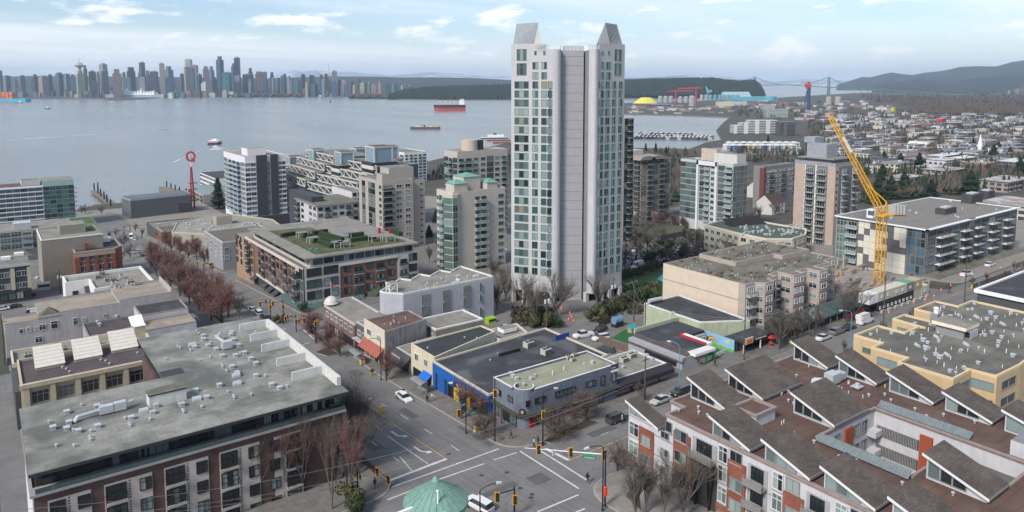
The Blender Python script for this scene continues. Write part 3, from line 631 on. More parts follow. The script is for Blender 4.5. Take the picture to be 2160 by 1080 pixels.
def white_box():
 wt=M('wall_pure_white',(.64,.64,.62),.85,.08,.5,Qp=.1);z=38.
 b=Qb('shop_building','white-walled building with grey gravel roof full of air units and white parapet','building',[(24.5,237.5),(40.2,237.5),(40.2,259),(18.4,259),(18.4,250),(24.5,250)],z,wt,Qe['gravel'],wt,.9,.5,23)
 for px,py in((207,587),(215,580),(227,593),(239,593),(240,602),(257,587),(276,598),(272,606),(290,604),(247,612)):
  p=P(px,py,37.2);inst('air_conditioner',Qk[3],b,(p.x,p.y,37.15),random.choice((0,pi/2)),.95)
 m=MB();p=P(197,612,35);m.add([(p.x-2.2,p.y-2.2,34.2),(p.x+1.9,p.y-2.2,34.6),(p.x+1.9,p.y+2.0,36.4),(p.x-2.2,p.y+2.0,36)],[(0,1,2,3),(3,2,1,0)],M('awning_grey',(.10,.11,.13)));m.Qa('canopy',b)
 Qd(b,'F',onY(159,617,250).x,250,33.6,1.5,1.5,3,2,'black')
 Qb('shop_building','low extension with plum roof left of the white-walled building','building',rect(10.8,18.2,236.5,252),33.2,BRICKM,M('roof_plum',(.085,.07,.075)),wt,.4,.4,23)
 m=MB();m.box(18.4,24.3,237.5,249.8,23,33.0,wt,Qe['tan']);m.Qa('terrace',b)
white_box()
def Qg(b,p,q,z0,fh,n,pat,fr='white',mix=GMIX,rail='glass',wh=None,slab=None,off=.0,d=1.5,skip=None,nz=1,Qf=True,dbl=False):
 p,q=V(p),V(q);dr=(q-p);L=dr.length;dr.normalize();rz=atan2(dr.y,dr.x);out=V((dr.y,-dr.x));wh=wh or fh*.52
 cw=L/len(pat)
 for i in range(n):
  z=z0+i*fh
  for j,ch in enumerate(pat):
   if ch==' ' or(skip and skip(i,j)):continue
   c=p+dr*cw*(j+.5)+out*off
   if ch in 'wWs':
    w={'w':.62,'W':.88,'s':.32}[ch]*cw;hh=wh if ch!='s' else wh*.7
    Qd(b,rz,(c.x,c.y),None,z+fh*.3,w,hh,2 if w>.9 else 1,nz,fr,mix,Qf,double=dbl)
   elif ch=='g':Qd(b,rz,(c.x,c.y),None,z+.25,cw*.96,fh-.35,max(1,round(cw/1.3)),nz+1,fr,mix,Qf,double=dbl)
   elif ch in 'bB':
    w=cw*(.86 if ch=='b' else.98);Qd(b,rz,(c.x,c.y),None,z+.1,w*.8,2.15,3 if w>2.5 else 2,1,fr,Qc,Qf,double=dbl)
    Ql(b,rz,(c.x,c.y),None,z,w,d,rail,slab)
   elif ch=='r':Qd(b,rz,(c.x,c.y),None,z+.1,cw*.8,2.15,2,1,fr,dict(dark=1),Qf);Ql(b,rz,(c.x,c.y),None,z,cw*.9,.35,rail,slab)
def strokes(b,p,L,h,side,seed):
 r=random.Random(seed);m=MB();u=0
 while u<L:
  w=r.uniform(.12,.3)*h*1.6;z0,z1=p[2]-h/2*r.uniform(.6,1),p[2]+h/2*r.uniform(.6,1);a=u-L/2
  if side=='F':m.box(p[0]+a,p[0]+a+w*.6,p[1]-.03,p[1],z0,z1,WHT)
  else:m.box(p[0]-.03,p[0],p[1]-a-w*.6,p[1]-a,z0,z1,WHT)
  u+=w+h*.12
 m.Qa('lettering',b,kind='stuff')
def bands(b,x0,x1,y0,y1,zs,t,out,mat,name='floor_band'):
 for z in zs:
  m=MB();m.box(x0-out,x1+out,y0-out,y1+out,z-t/2,z+t/2,mat);m.Qa(name,b)
TEXTS=[]
def text(body,loc,size,rz,mat,parent,ext=.03,tilt=pi/2,align='CENTER',name='lettering',bold=0.):
 c=bpy.data.curves.new(name,'FONT');c.body=body;c.size=size;c.extrude=ext;c.align_x=align;c.align_y='CENTER';c.offset=bold
 c.materials.append(mat);o=bpy.data.objects.new(name,c);C.objects.link(o)
 if parent:o.parent=parent;o.location=V(loc)-wloc(parent)
 else:o.location=loc
 o.rotation_euler=(tilt,0,rz);TEXTS.append(o);return o
# --- slate-blue corner building
SLATE=M('stucco_slate',(.15,.17,.215),.9,.18,.7,.3,Qp=.3)
def slate():
 x0,x1,y0,y1,z=76.1,99.7,101.4,110.4,41.6;R=1.9
 b=Qs('corner_shop','slate-blue stucco two-storey corner building with rounded corner and red door, at the crossing','building',(89,107,34.3))
 arc=[(x0+R-R*cos(a),y0+R-R*sin(a))for a in[i*pi/20 for i in range(1,10)]]
 pts=[(x1,y0),(x1,y1),(x0,y1),(x0,y0+R)]+arc+[(x0+R,y0)]
 m=MB();m.Qi(pts,33,z-.55,SLATE);m.Qa('wall',b)
 m=MB();wt=M('coping_white',(.60,.60,.58),.8,.15,1.);gap=1.2
 for x_0,x_1,y_0,y_1 in((x0+R+gap,x1,y0,y0+.3),(x1-.3,x1,y0+.302,y1),(x0,x1-.302,y1-.3,y1),(x0,x0+.3,y0+R+gap,y1-.302)):
  m.box(x_0,x_1,y_0,y_1,z-.55,z-.08,SLATE);m.box(x_0-.03,x_1+.03,y_0-.03,y_1+.03,z-.08,z,wt)
 m.Qa('parapet',b)
 m=MB()
 for i in range(14):
  a0,a1=pi*.02+i*1.48*pi/14-.75*pi+.25*pi-.1,pi*.02+(i+1)*1.48*pi/14-.5*pi-.1
  c=(x0+R,y0+R);qs=[]
  for zz,rr in((z-.7,R+.02),(z+.25,R+.02),(z+.25,R-.25),(z-.7,R-.25)):
   pass
  A=[(c[0]-r*cos(a),c[1]-r*sin(a))for a in(a0,a1)for r in(R+.02,R-.25)]
  m.Qi([A[0],A[2],A[3],A[1]],z-.7,z+.25,SLATE,wt)
 m.Qa('corner_upstand',b)
 m=MB();m.Qi([(x0+.3,y1-.3),(x0+.3,y0+R)]+[(x0+R-(R-.28)*cos(a),y0+R-(R-.28)*sin(a))for a in[i*pi/12 for i in range(1,6)]]+[(x0+R,y0+.3),(x1-.3,y0+.3),(x1-.3,y1-.3)],z-.56,z-.5,M('roof_moss_pale',(.27,.275,.20),.95,.15,.4,.3,var2=((.18,.18,.13),.25,.5,.75,.6)));m.Qa('roof',b)
 cn=MB();k=[(x0-.8,y1),(x0-.8,y0+R)]+[(x0+R-(R+.8)*cos(a),y0+R-(R+.8)*sin(a))for a in[i*pi/16 for i in range(1,8)]]+[(x0+R,y0-.8),(x1,y0-.8),(x1,y0-.003),(x0+R,y0-.003)]+[(x0+R-(R+.003)*cos(a),y0+R-(R+.003)*sin(a))for a in[i*pi/16 for i in range(7,0,-1)]]+[(x0-.003,y0+R),(x0-.003,y1)]
 cn.Qi(k,37.0,37.3,M('canopy_mossy',(.06,.06,.045),.95,.3,.8));cn.Qa('canopy',b)
 for px,py,side,w in((1053,830,'L',1.5),(1077,844,'L',1.5),(1113,847,'F',.9),(1139,840,'F',2.5),(1192,824,'F',4.8),(1245,802,'F',2.4),(1271,797,'F',1.1),(1294,789,'F',1.1)):
  p=onX(px,py,x0)if side=='L' else onY(px,py,y0)
  hh=1.9 if px>1260 else 1.15
  Qd(b,side,p.y if side=='L' else p.x,x0-.01 if side=='L' else y0-.01,38.7 if hh<1.5 else 38.2,w,hh,max(1,round(w/.9)),1,'black',dict(mid=3,dark=2,blind=2),double=True)
 c=(x0+R-R*cos(pi/4)-.03,y0+R-R*sin(pi/4)-.03,37.75);me=MB();a=V((-cos(pi/4),-sin(pi/4),0))
 me.bar(c,V(c)+a*.12,.62,BLK,20);me.Qa('round_sign',b);me=MB();me.bar(V(c)+a*.12,V(c)+a*.15,.5,M('sign_dark',(.05,.05,.055)),20);me.Qa('round_sign',b)
 for dx,cc in((-.28,(.02,.25,.08)),(0,(.7,.7,.68)),(.28,(.5,.03,.03))):
  me=MB();t=V((a.y,-a.x,0))*dx;q=V(c)+a*.16+t;me.bar(q-V((0,0,.25)),q+V((0,0,.25)),.09,M('sign_stripe_%d'%int(dx*100),cc));me.Qa('sign_stripe',b)
 for u in(103.0,105.3,107.7):Qd(b,'L',u+.9,x0-.01,34.7,2.0,1.9,2,1,'black',dict(dark=3,mid=1))
 for u in(79.5,82.0,85.3,88.1,91,94):Qd(b,'F',u+.9,y0-.01,34.9,2.2,1.9,2,1,'black',dict(dark=3,mid=1))
 m=MB();m.box(x0+R-.1,x0+R+1.0,y0-.09,y0-.01,34.3,36.6,M('door_red',(.35,.012,.02),.5));m.Qa('door',b)
 m=MB();m.box(95.2,99.5,y0-.12,y0-.01,36.4,36.95,BLK);m.Qa('sign_board',b)
 p=onY(1296,776,y0);m=MB();m.box(p.x-1.05,p.x+1.05,y0-.1,y0-.01,p.z-.8,p.z+.8,M('board_purple',(.07,.05,.11)));m.box(p.x-1.05,p.x+1.05,y0-.104,y0-.1,p.z-.8,p.z-.25,WHT);m.Qa('billboard',b)
 strokes(b,(p.x-.3,y0-.105,p.z+.15),1.0,.22,'F',1)
 Qr(b,78,98,104,109.5,z-.5,7)
 for px,py in((1199,757),(1208,762),(1212,752)):p=P(px,py,z-.5);inst('air_conditioner',Qk[3],b,(p.x,p.y,z-.5),0,.55)
 for px,py in((1083,796),(1090,801),(1078,791)):p=P(px,py,z-.5);inst('roof_hatch',Qk[1],b,(p.x,p.y,z-.5),0,1.0)
slate()
# --- long black-roofed shop with blue painted wall
def thrift():
 BLUE=M('wall_bright_blue',(.012,.10,.36),.75,.15,.8,.1,Qp=.1);pts=[(75.2,110.7),(107.8,112.4),(107.8,134.2),(75.2,131.8)]
 b=Qb('shop_building','thrift shop with huge black flat roof and bright blue and black painted street wall','building',pts,38.3,BLUE,M('roof_black_felt',(.045,.048,.055),.75,.3,.25,.2,var2=((.12,.125,.13),.12,.55,.66,.7)),M('trim_cream',(.52,.47,.37)),.4,.35,31)
 m=MB();m.box(75.1,75.19,110.9,123.5,31.5,36.6,M('board_black',(.03,.03,.035)));m.Qa('sign_band',b)
 yel,blu2=M('paint_yellow',(.62,.48,.04)),M('paint_sky',(.03,.25,.5))
 m=MB();m.box(75.02,75.09,121.0,122.9,32.6,35.6,yel);m.Qa('painted_panel',b);m=MB();m.box(75.02,75.09,117.4,120.2,32.4,35.4,blu2);m.Qa('painted_panel',b)
 text('THRIFT STORE',(75.0,117.5,36.0),1.35,-pi/2,M('paint_cream_letter',(.55,.5,.3)),b,.04,bold=.02)
 for y in(126,129.8):m=MB();m.box(75.1,75.19,y,y+.8,32.5,36,M('paint_navy',(.01,.03,.09)));m.Qa('painted_panel',b)
 for y in(124.0,125.0):Qd(b,'L',y,75.15,33,.7,2.4,1,1,'black',dict(dark=1))
 for px,py,s in((1115,733,1.15),(1152,748,1.15)):p=P(px,py,37.9);inst('air_conditioner',Qk[3],b,(p.x,p.y,37.9),.1,s)
 m=MB();p,q=P(1053,752,37.9),P(1095,740,37.9);m.bar((p.x,p.y,38.3),(q.x,q.y,38.3),.35,FR['black']);m.Qa('roof_screen',b)
 for px,py in((1034,762),(1104,706),(1051,748)):p=P(px,py,37.9);inst('vent_pipe',Qk[0],b,(p.x,p.y,37.9),0,.7)
 p=P(1180,716,38.3);m=MB();m.box(p.x-.8,p.x+3.2,p.y+.3,p.y+.5,37.3,39.2,M('wall_deep_blue',(.012,.05,.2)));m.Qa('sign_panel',b)
thrift()
# --- cream two-storey shop and its neighbours along the avenue
CREAM=M('stucco_cream',(.58,.53,.40),.88,.1,.6,.1,Qp=.15)
def row():
 b=Qb('shop_building','cream two-storey shop with charcoal roof and blue awning next to the blue-walled store','building',[(75.8,132),(95.8,138),(95.4,143.5),(75.8,142.4)],38.8,CREAM,M('roof_charcoal',(.035,.042,.045),.9,.2,.3),CREAM,.35,.3,30)
 for y in(139.8,135.6):Qd(b,'L',y,75.8,35.6,1.5,1.6,2,1,'white',Qc)
 m=MB();vs=[(75.7,133,34.6),(75.7,136.6,34.6),(74.1,136.6,33.3),(74.1,133,33.3)];m.add(vs+[(x,y,z-.1)for x,y,z in vs],[(0,1,2,3),(7,6,5,4),(3,2,6,7),(0,3,7,4),(1,5,6,2)],M('awning_blue',(.01,.12,.5),.7));m.Qa('awning',b)
 Qd(b,'L',134.8,75.78,31.8,2.8,2,3,1,'black',dict(dark=1));Qd(b,'L',139.5,75.78,31.6,3.6,2.2,4,1,'black',dict(dark=1))
 for px,py in((880,722),(902,736),(980,714),(1006,715)):p=P(px,py,38.4);inst('roof_vent',Qk[0],b,(p.x,p.y,38.4),0,.7)
 b=Qs('shop_building','single-storey shop with sloping dark shingle front roof and white lettering','building',(80,147,31))
 m=MB();m.box(76.2,95,143.8,151.7,30,34.4,M('shop_cream_dull',(.30,.28,.22)),Qe['gravel']);m.Qa('wall',b)
 m=MB();vs=[(76.6,143.6,35.0),(76.6,151.8,35.0),(73.9,151.8,33.1),(73.9,143.6,33.1)];m.add(vs+[(x,y,z-.2)for x,y,z in vs],[(3,2,1,0),(4,5,6,7),(3,7,6,2),(0,4,7,3),(1,2,6,5)],M('shingle_dark',(.06,.058,.06),.9,.2));m.Qa('front_roof',b)
 for y in(145.2,147.4,149.8):Qd(b,'L',y,76.18,31.2,1.7,1.8,2,1,'green',dict(dark=2,mid=1))
 strokes(b,(74.9,149.2,34.35),1.9,.6,'L',2);text('&',(74.9,147.7,34.35),.8,-pi/2,WHT,b,.03);strokes(b,(74.9,146.6,34.35),1.2,.6,'L',3)
 b=Qb('shop_building','buff gabled-front shop with brown roof, red tiled awning and weathered side wall','building',[(74.2,152),(86.6,154.5),(86.6,163.6),(74.2,163.2)],39.1,M('wall_weathered',(.30,.28,.27),.9,.25,.5,.2,Qp=.5),Qe['brown'],None,.35,.3,29)
 m=MB();m.box(74.0,74.19,152,163.2,29,39.4,M('stucco_buff',(.56,.50,.42),.9,.1));m.Qa('front_wall',b)
 for y in(160.2,154.8):Qd(b,'L',y,73.98,36.0,2.2,1.5,3,1,'white',Qc)
 m=MB();vs=[(73.95,152.3,34.9),(73.95,162.8,34.9),(72.0,162.8,33.2),(72.0,152.3,33.2)];m.add(vs+[(x,y,z-.15)for x,y,z in vs],[(3,2,1,0),(4,5,6,7),(3,7,6,2),(0,4,7,3),(1,2,6,5)],M('awning_red_tile',(.30,.09,.065),.8,.25,1.5,.3));m.Qa('awning',b)
 for y in(153.8,156.4,159,161.6):Qd(b,'L',y,74.0,30.6,2.0,2.2,2,1,'black',dict(dark=3,warm=1))
 Qr(b,76,85,155.5,162,38.8,8,(2,2,0),.8)
 b=Qb('shop_building','flat dull-gravel low roof between the weathered wall and the charcoal roof','building',[(86.8,144),(98,145),(98,154.3),(77,151.9),(77,144)],34.9,Qv,Qe['gravel'],None,.3,.3,30)
 b=Qb('office_building','small pale flat-roofed block with white eaves behind the brown roof','building',[(88.2,152.8),(102.4,152.8),(102.4,162.6),(88.2,162.6)],36.6,M('wall_olive_grey',(.20,.19,.165)),Qe['gravel'],M('coping_white',(.60,.60,.58)),.35,.5,29)
 for y in(154.5,157,160):Qd(b,'L',y,88.18,33.6,.8,1.5,1,1,'white',Qc)
 Qd(b,'F',91,152.78,33.2,1.6,1.6,2,1,'white',Qc)
 b=Qb('office_building','low roof cluster with cream parapets behind the charcoal roof','building',[(96.2,136.8),(104.6,137),(106.5,144),(96.4,144.2)],37.0,CREAM,Qe['gravel'],CREAM,.4,.3,30)
 m=MB();m.box(99.2,103.2,139.5,142,37.0,38.0,WHT,Qe['gravel']);m.Qa('roof_hut',b)
 b=Qb('utility_shed','long cream-roofed container shed beside the black roof','building',[(104.6,134.6),(110.8,136.2),(110.4,139),(104.2,137.4)],36.0,CREAM,M('roof_cream',(.55,.52,.42)),None,.2,.2,31)
 GD=M('wall_dark_grey',(.10,.095,.095),.9,.15)
 b=Qb('shop_building','dark two-storey shop with white cornice, beside the domed turret','building',[(75,163.9),(87.8,164.3),(87.8,170),(75,170)],36.6,GD,Qe['gravel'],M('coping_pale',(.42,.40,.40)),.3,.4,29)
 for y in(165.5,168.2):Qd(b,'L',y,74.98,33.4,1.9,1.4,2,1,'white',Qc);Qd(b,'L',y,74.98,29.9,2.2,2,2,1,'black',dict(dark=1))
 m=MB();m.box(73.6,74.97,163.9,170,32.5,32.7,M('coping_pale',(.42,.40,.40)));m.Qa('ledge',b)
 b=Qb('shop_building','brick heritage corner block with silver dome, flag and gravel roof at the second crossing','building',[(74.6,170.3),(88,170.3),(88,176.5),(84.4,176.5),(84.4,193.5),(77.5,193.5),(74.6,190.5)],35.8,M('brick_dull',(.17,.11,.10),.9,.2),Qe['gravel'],M('coping_pale',(.42,.40,.40)),.4,.4,27.5)
 Qg(b,(74.6,189.5),(74.6,171),32.2,3.2,1,'wwwwww','white',Qc,wh=1.5);Qg(b,(74.6,189.5),(74.6,171),28.6,3.4,1,'WWWWWW','black',Qc,wh=2)
 c=(76.8,190.6,35.8);m=MB();m.Qh(c,[(1.9,0),(2.1,.25),(1.95,.3),(1.9,.8),(1.45,1.5),(.8,2.0),(.15,2.2)],M('dome_silver',(.50,.48,.47),.5,.2,2.),16);m.Qa('dome',b,True)
 m=MB();m.bar((76.8,190.6,38),(76.8,190.6,42),.05,WHT,6);m.Qa('flagpole',b);m=MB();m.box(76.85,77.5,190.58,190.6,40.2,41.4,M('flag_red',(.55,.02,.02)));m.Qa('flag',b)
 p=V((84.4,171,35));m=MB()
row()
# --- grey saw-toothed building
def sawtooth():
 LG=M('wall_pale_lilac',(.36,.37,.405),.85,.06,.5,Qp=.05);z=41.5
 pts=[(88.6,170.3),(118,170.8),(116.6,186.5),(110.5,182.5),(109,186),(103.5,182.2),(102,185.6),(96.8,181.6),(95,184.6),(90,180.4),(84.6,176.2),(85.0,174.6)]
 b=Qb('office_building','pale grey three-storey block with zigzag roof edge and speckled glass-block windows','building',pts,z,LG,Qe['gravel'],M('coping_white',(.60,.60,.58)),.45,.3,28)
 gb=pattern('glass_block',(.24,.25,.23),(.12,.12,.11),.3,.3,var=.2,msize=.05,rough=.3)
 for px,py,w,h in((898,630,2.6,2.5),(898,654,2.6,2.4),(941.5,621,2.4,2.5),(941.5,645,2.4,2.4),(984,611,2.3,2.4),(984,635,2.3,2.4),(984,663,2.3,2.4),(1013,605,.5,2.2),(1013,628,.5,2.0),(1013,657,.5,2.2)):
  p=onY(px,py,170.5);m=MB();m.box(p.x-w/2,p.x+w/2,170.3-.01,170.6,p.z-h/2,p.z+h/2,gb if w>1 else GL['mid']);m.box(p.x-w/2-.06,p.x-w/2,170.2,170.6,p.z-h/2-.06,p.z+h/2,FR['grey']);m.box(p.x-w/2,p.x+w/2+.06,170.2,170.6,p.z-h/2-.06,p.z-h/2-.002,FR['grey']);m.Qa('window',b)
 pa,qa=V((84.7,176.1)),V((88.6,170.3));d=(qa-pa).normalized();rz=atan2(d.y,d.x)
 for z0 in(30,33.8,37.6):
  c=pa+d*2.4;o=MB();o.box(-1.6,1.6,-.06,0,0,3.0,gb);place(b,rz,(c.x,c.y),None,z0,o.mesh('window'),'window')
  c=pa+d*5.6;Qd(b,rz,(c.x,c.y),None,z0,2.3,3.0,4,1,'white',dict(green=1))
 p=P(817,600,z);m=MB();x,y=87.4,174.6
 for sx in(-1.1,1.1):
  for sy in(-1.1,1.1):m.box(x+sx-.1,x+sx+.1,y+sy-.1,y+sy+.1,z-.3,z+2.1,WHT)
 m.box(x-1.3,x+1.3,y-1.3,y+1.3,z+2.1,z+2.3,WHT,Qe['gravel'])
 for a in(-1,1):m.bar((x-1.1,y-1.1,z+1-a),(x+1.1,y-1.1,z+1+a),.07,WHT);m.bar((x-1.1,y-1.1,z+1-a),(x-1.1,y+1.1,z+1+a),.07,WHT)
 m.Qa('roof_lantern',b);Qr(b,92,115,172,180,z-.4,16,(0,2,2,4),.9)
sawtooth()
# --- pink shop with dark fascia next to the slate corner building
def pinkshop():
 PK=M('stucco_pink',(.50,.38,.35),.9,.08,.6,.1,Qp=.1)
 b=Qb('shop_building','single-storey pink shop with wide black fascia and gravel roof','building',[(99.9,102.5),(115.4,102.5),(115.4,112.2),(99.9,112.2)],37.8,PK,Qe['gravel'],M('coping_white',(.60,.60,.58)),.35,.3,33)
 m=MB();vs=[(99.9,102.49,37.7),(116.2,102.49,37.7),(116.2,101.0,36.9),(99.9,101.0,36.9),(99.9,102.49,36.0),(116.2,102.49,36.0),(116.2,101.0,36.0),(99.9,101.0,36.0)]
 m.add(vs,[(0,3,2,1),(3,7,6,2),(4,5,6,7),(1,2,6,5),(0,4,7,3)],M('fascia_black',(.03,.028,.035),.7));m.Qa('fascia',b)
 for x in(103.4,106,108.4):Qd(b,'F',x,102.49,34.9,1.6,1.5,2,1,'white',dict(dark=2,mid=1))
 m=MB();m.box(104.6,105.4,102.4,102.49,34.3,36.0,M('door_red',(.35,.012,.02)));m.Qa('door',b)
 for px,py in((1316,764),(1332,755)):p=P(px,py,37.4);inst('air_conditioner',Qk[3],b,(p.x,p.y,37.4),0,.9)
 for px,py in((1364,752),(1314,777),(1340,745),(1376,760)):p=P(px,py,37.4);inst('roof_vent',Qk[1],b,(p.x,p.y,37.4),0,1)
pinkshop()
# --- day-care, green-walled shop, fast-food front
def daycare():
 G1=M('siding_grey',(.30,.31,.33),.85,.06);z=38.0
 b=Qs('daycare_building','grey clapboard day-care with black roof, red-edged white canopy and mural','building',(130,110,34))
 m=MB();m.Qi([(121.6,103.6),(130.5,103.6),(130.5,110.8),(138.6,110.8),(138.6,120),(121.6,120)],32,37.0,G1);m.Qa('wall',b)
 m=MB();m.Qi([(124.2,104.6),(131,104.6),(131,111.6),(138.8,111.6),(138.8,120.2),(124.2,120.2)],37.0,37.6,FR['black'],M('roof_black_felt',(.045,.048,.055)));m.Qa('roof',b)
 m=MB();vs=[(121.2,103.3,36.0),(124.2,103.8,37.6),(124.2,120.2,37.6),(121.2,120.2,36.0)];m.add(vs,[(3,2,1,0),(0,1,2,3)],M('shingle_taupe',(.16,.13,.12),.9,.2));m.Qa('skirt_roof',b)
 m=MB();m.box(120.8,121.19,105,114,35.2,36.0,BLK);m.Qa('awning',b)
 m=MB();m.box(124.5,131.4,102.4,104.59,37.0,37.6,WHT,M('canopy_white',(.62,.62,.62)));m.box(131.0,132.9,104.6,112.4,37.3,37.9,WHT);m.box(131.0,132.9,112.4,112.6,37.3,38.2,M('trim_red',(.36,.03,.05)));m.box(130.85,131.0,104.6,112.4,37.3,38.2,M('trim_red',(.36,.03,.05)));m.Qa('canopy',b)
 for x in(126.4,129):Qd(b,'F',x,103.58,35.4,.6,1.0,1,1,'white',Qc)
 m=MB();m.box(127.0,129.0,103.4,103.58,34.6,35.9,M('poster_pink',(.5,.12,.2)));m.box(127.2,128.8,103.37,103.4,34.75,35.75,M('poster_cream',(.6,.5,.4)));m.Qa('poster',b)
 for x in(132.5,135,137.4):Qd(b,'F',x,110.78,34.6,1.7,1.9,2,2,'white',dict(dark=2,mid=1,teal=1))
 w=Qs('mural_wall','low wall painted with rainbow, sun and green hills beside the play yard','wall',(140,108,34))
 m=MB();m.box(139.6,139.8,103.6,113.4,33.5,37.2,M('mural_sky',(.22,.42,.60),.8));m.Qa('wall',w)
 for r_,c_ in((1.5,(.55,.05,.05)),(1.3,(.6,.3,.03)),(1.1,(.6,.55,.05)),(.9,(.05,.35,.1)),(.7,(.05,.15,.5))):
  m=MB();cy=110;n=10
  for i in range(n):a0,a1=pi*i/n,pi*(i+1)/n;m.add([(139.58-r_*.002,cy+cos(a)*r,35+sin(a)*r)for a,r in((a0,r_),(a1,r_),(a1,r_-.2),(a0,r_-.2))],[(0,1,2,3)],M('rainbow_%d'%int(r_*10),c_))
  m.Qa('rainbow_band',w)
 m=MB();m.box(139.5,139.59,103.6,113.4,33.6,34.9,M('mural_green',(.12,.38,.08)));m.Qa('mural_hill',w);m=MB();m.bar((139.59,105.4,36.3),(139.52,105.4,36.3),.45,M('paint_yellow',(.62,.48,.04)),14);m.Qa('mural_sun',w)
 GW=M('wall_pale_green',(.38,.42,.30),.92,.12,.5,.2,Qp=.25)
 b=Qb('shop_building','long dark-roofed shop with pale green block side wall and white coping','building',[(139.8,113.8),(150.8,107.5),(153.5,132.5),(140.0,132.6)],38.9,GW,Qe['dark'],M('coping_white',(.60,.60,.58)),.35,.35,31)
 m=MB();m.box(124.2,139.7,120.4,120.8,32,38.4,GW);m.Qa('side_wall',b)
 m=MB();m.bar((140.6,131.5,39.6),(145,131.2,39.6),.55,Qw,10);m.Qa('duct',b);p=P(1420,662,38.6);inst('roof_vent',Qk[1],b,(p.x,p.y,38.5),0,1)
 b=Qs('food_shop','black-fronted food shop with fruit picture sign under a flat dark canopy','building',(147,103,34))
 m=MB();m.box(140.4,152.4,103.4,107.3,33.5,36.9,M('fascia_black',(.03,.028,.035)),Qe['dark']);m.Qa('wall',b)
 m=MB();m.box(139.9,153.4,101.2,103.38,36.9,37.5,M('fascia_black',(.03,.028,.035)),Qe['dark']);m.Qa('canopy',b)
 m=MB();m.box(140.2,143.2,101.0,101.19,36.7,38.2,M('poster_cream',(.6,.5,.4)));m.Qa('sign_board',b);m=MB();m.box(140.7,142.7,100.95,101.0,36.9,37.8,M('picture_orange',(.6,.2,.04),.7,.5,4));m.Qa('sign_picture',b)
 strokes(b,(146.4,101.19,37.2),4.2,.34,'F',4)
 for x in(142.5,145.6,148.8,151.2):Qd(b,'F',x,103.38,34.6,2.2,1.9,2,1,'black',dict(dark=3,warm=1))
 for x in(140.2,146.5,153):m=MB();m.box(x,x+.25,101.3,101.55,34.2,36.9,WHT);m.Qa('post',b)
daycare()
# --- beige apartment block with bays
def beige_apts():
 BG=M('stucco_beige',(.56,.475,.38),.9,.06,.5,.1,Qp=.06);BR=M('stucco_taupe',(.36,.31,.28),.9,.1,.5,.1);z=45.2;g=33
 x0=157.6
 b=Qb('apartment_building','beige four-storey apartment block with blank cream end wall, bay windows and grey-green roof','building',[(x0,114),(161.5,114),(163.2,112),(166.8,112),(168,114.5),(172,114.5),(172,117),(176,117),(176,112),(181,112),(181,114.5),(186,114.5),(186,110.5),(190,110.5),(190,114.5),(197,114.5),(199,117),(205,117),(205,142),(x0,142)],z,BR,Qe['moss'],BR,.35,.3,31)
 m=MB();m.box(x0-.12,x0-.01,116,142,30,z-.05,BG);m.Qa('end_wall',b);m=MB();m.box(x0-.18,x0-.121,116,142,40.6,40.9,BR);m.Qa('wall_band',b)
 zz=[33.6,36.5,39.4,42.3]
 for i,zf in enumerate(zz):
  for(p,q,pat)in(((163.2,112),(166.8,112),'w'),((157.6,114),(161.5,114),'b' if i else 'w'),((168,114.5),(172,114.5),'b'),((176,112),(181,112),'ww'),((181,114.5),(186,114.5),'bw'),((186,110.5),(190,110.5),'w'),((190,114.5),(197,114.5),'wb'),((172,117),(176,117),'b'),((199,117),(205,117),'ww'),((176,117),(176,112),'w'),((186,114.5),(186,110.5),'w'),((161.5,114),(163.2,112),'w')):
   Qg(b,p,q,zf-.3,2.9,1,pat,'white',dict(dark=3,mid=3,pale=2),'bar',nz=2,d=1.3)
 for zf in zz[1:]:
  m=MB();m.box(163.1,166.9,111.9,111.99,zf-.35,zf-.2,M('band_brown',(.12,.09,.08)));m.box(176,181,111.9,111.99,zf-.35,zf-.2,M('band_brown',(.12,.09,.08)));m.box(186,190,110.4,110.49,zf-.35,zf-.2,M('band_brown',(.12,.09,.08)));m.Qa('floor_band',b)
 b2=Qb('apartment_building','raised rear roof of the beige apartments with clutter of small brown vents','building',[(172,128),(190,128),(190,125),(204,125),(204,141),(172,141)],46.2,BR,Qe['moss'],BR,.35,.3,45)
 BV=MB();BV.box(-.5,.5,-.35,.35,0,.5,M('vent_brown',(.13,.09,.075)));bvm=BV.mesh('roof_vent')
 for bb,(xa,xb,ya,yb),zt,n in((b,(159,171,116,141),z-.3,40),(b,(172,203,118,124),z-.3,26),(b2,(173,203,129,140),45.9,46)):
  for _ in range(n):
   u,v=random.uniform(xa,xb),random.uniform(ya,yb)
   if random.random()<.6:inst('roof_vent',bvm,bb,(u,v,zt),random.choice((0,.5)),random.uniform(.7,1.3))
   else:
    inst('roof_vent',Qk[0],bb,(u,v,zt),0,.7)
 a=Qs('arcade','green steel and glass arcade roof along the pavement below the apartments','arcade',(180,104,34));GM=M('steel_green',(.11,.20,.17),.6,.1)
 for i in range(16):
  m=MB();x=154+i*3.2;m.box(x,x+3.15,101.2,101.3,36.6,37.3,GM);m.Qa('fascia_panel',a)
  m=MB();m.add([(x,101.3,37.3),(x+3.1,101.3,37.3),(x+3.1,105.4,38.4),(x,105.4,38.4)],[(0,1,2,3),(3,2,1,0)],M('roof_glass_green',(.13,.19,.17),.25,.2,1.));m.Qa('roof_pane',a)
  m=MB();m.box(x,x+.15,101.3,101.45,33.9,36.6,GM);m.Qa('post',a)
 m=MB();x,y=171,102.5;m.add([(x-2,y-2,37.4),(x+2,y-2,37.4),(x+2,y+2,37.4),(x-2,y+2,37.4),(x,y,40)],[(0,1,4),(1,2,4),(2,3,4),(3,0,4)],M('roof_glass_green',(.13,.19,.17)));m.Qa('glass_pyramid',a)
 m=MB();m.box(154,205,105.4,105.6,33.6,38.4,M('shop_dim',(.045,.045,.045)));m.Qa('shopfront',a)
beige_apts()
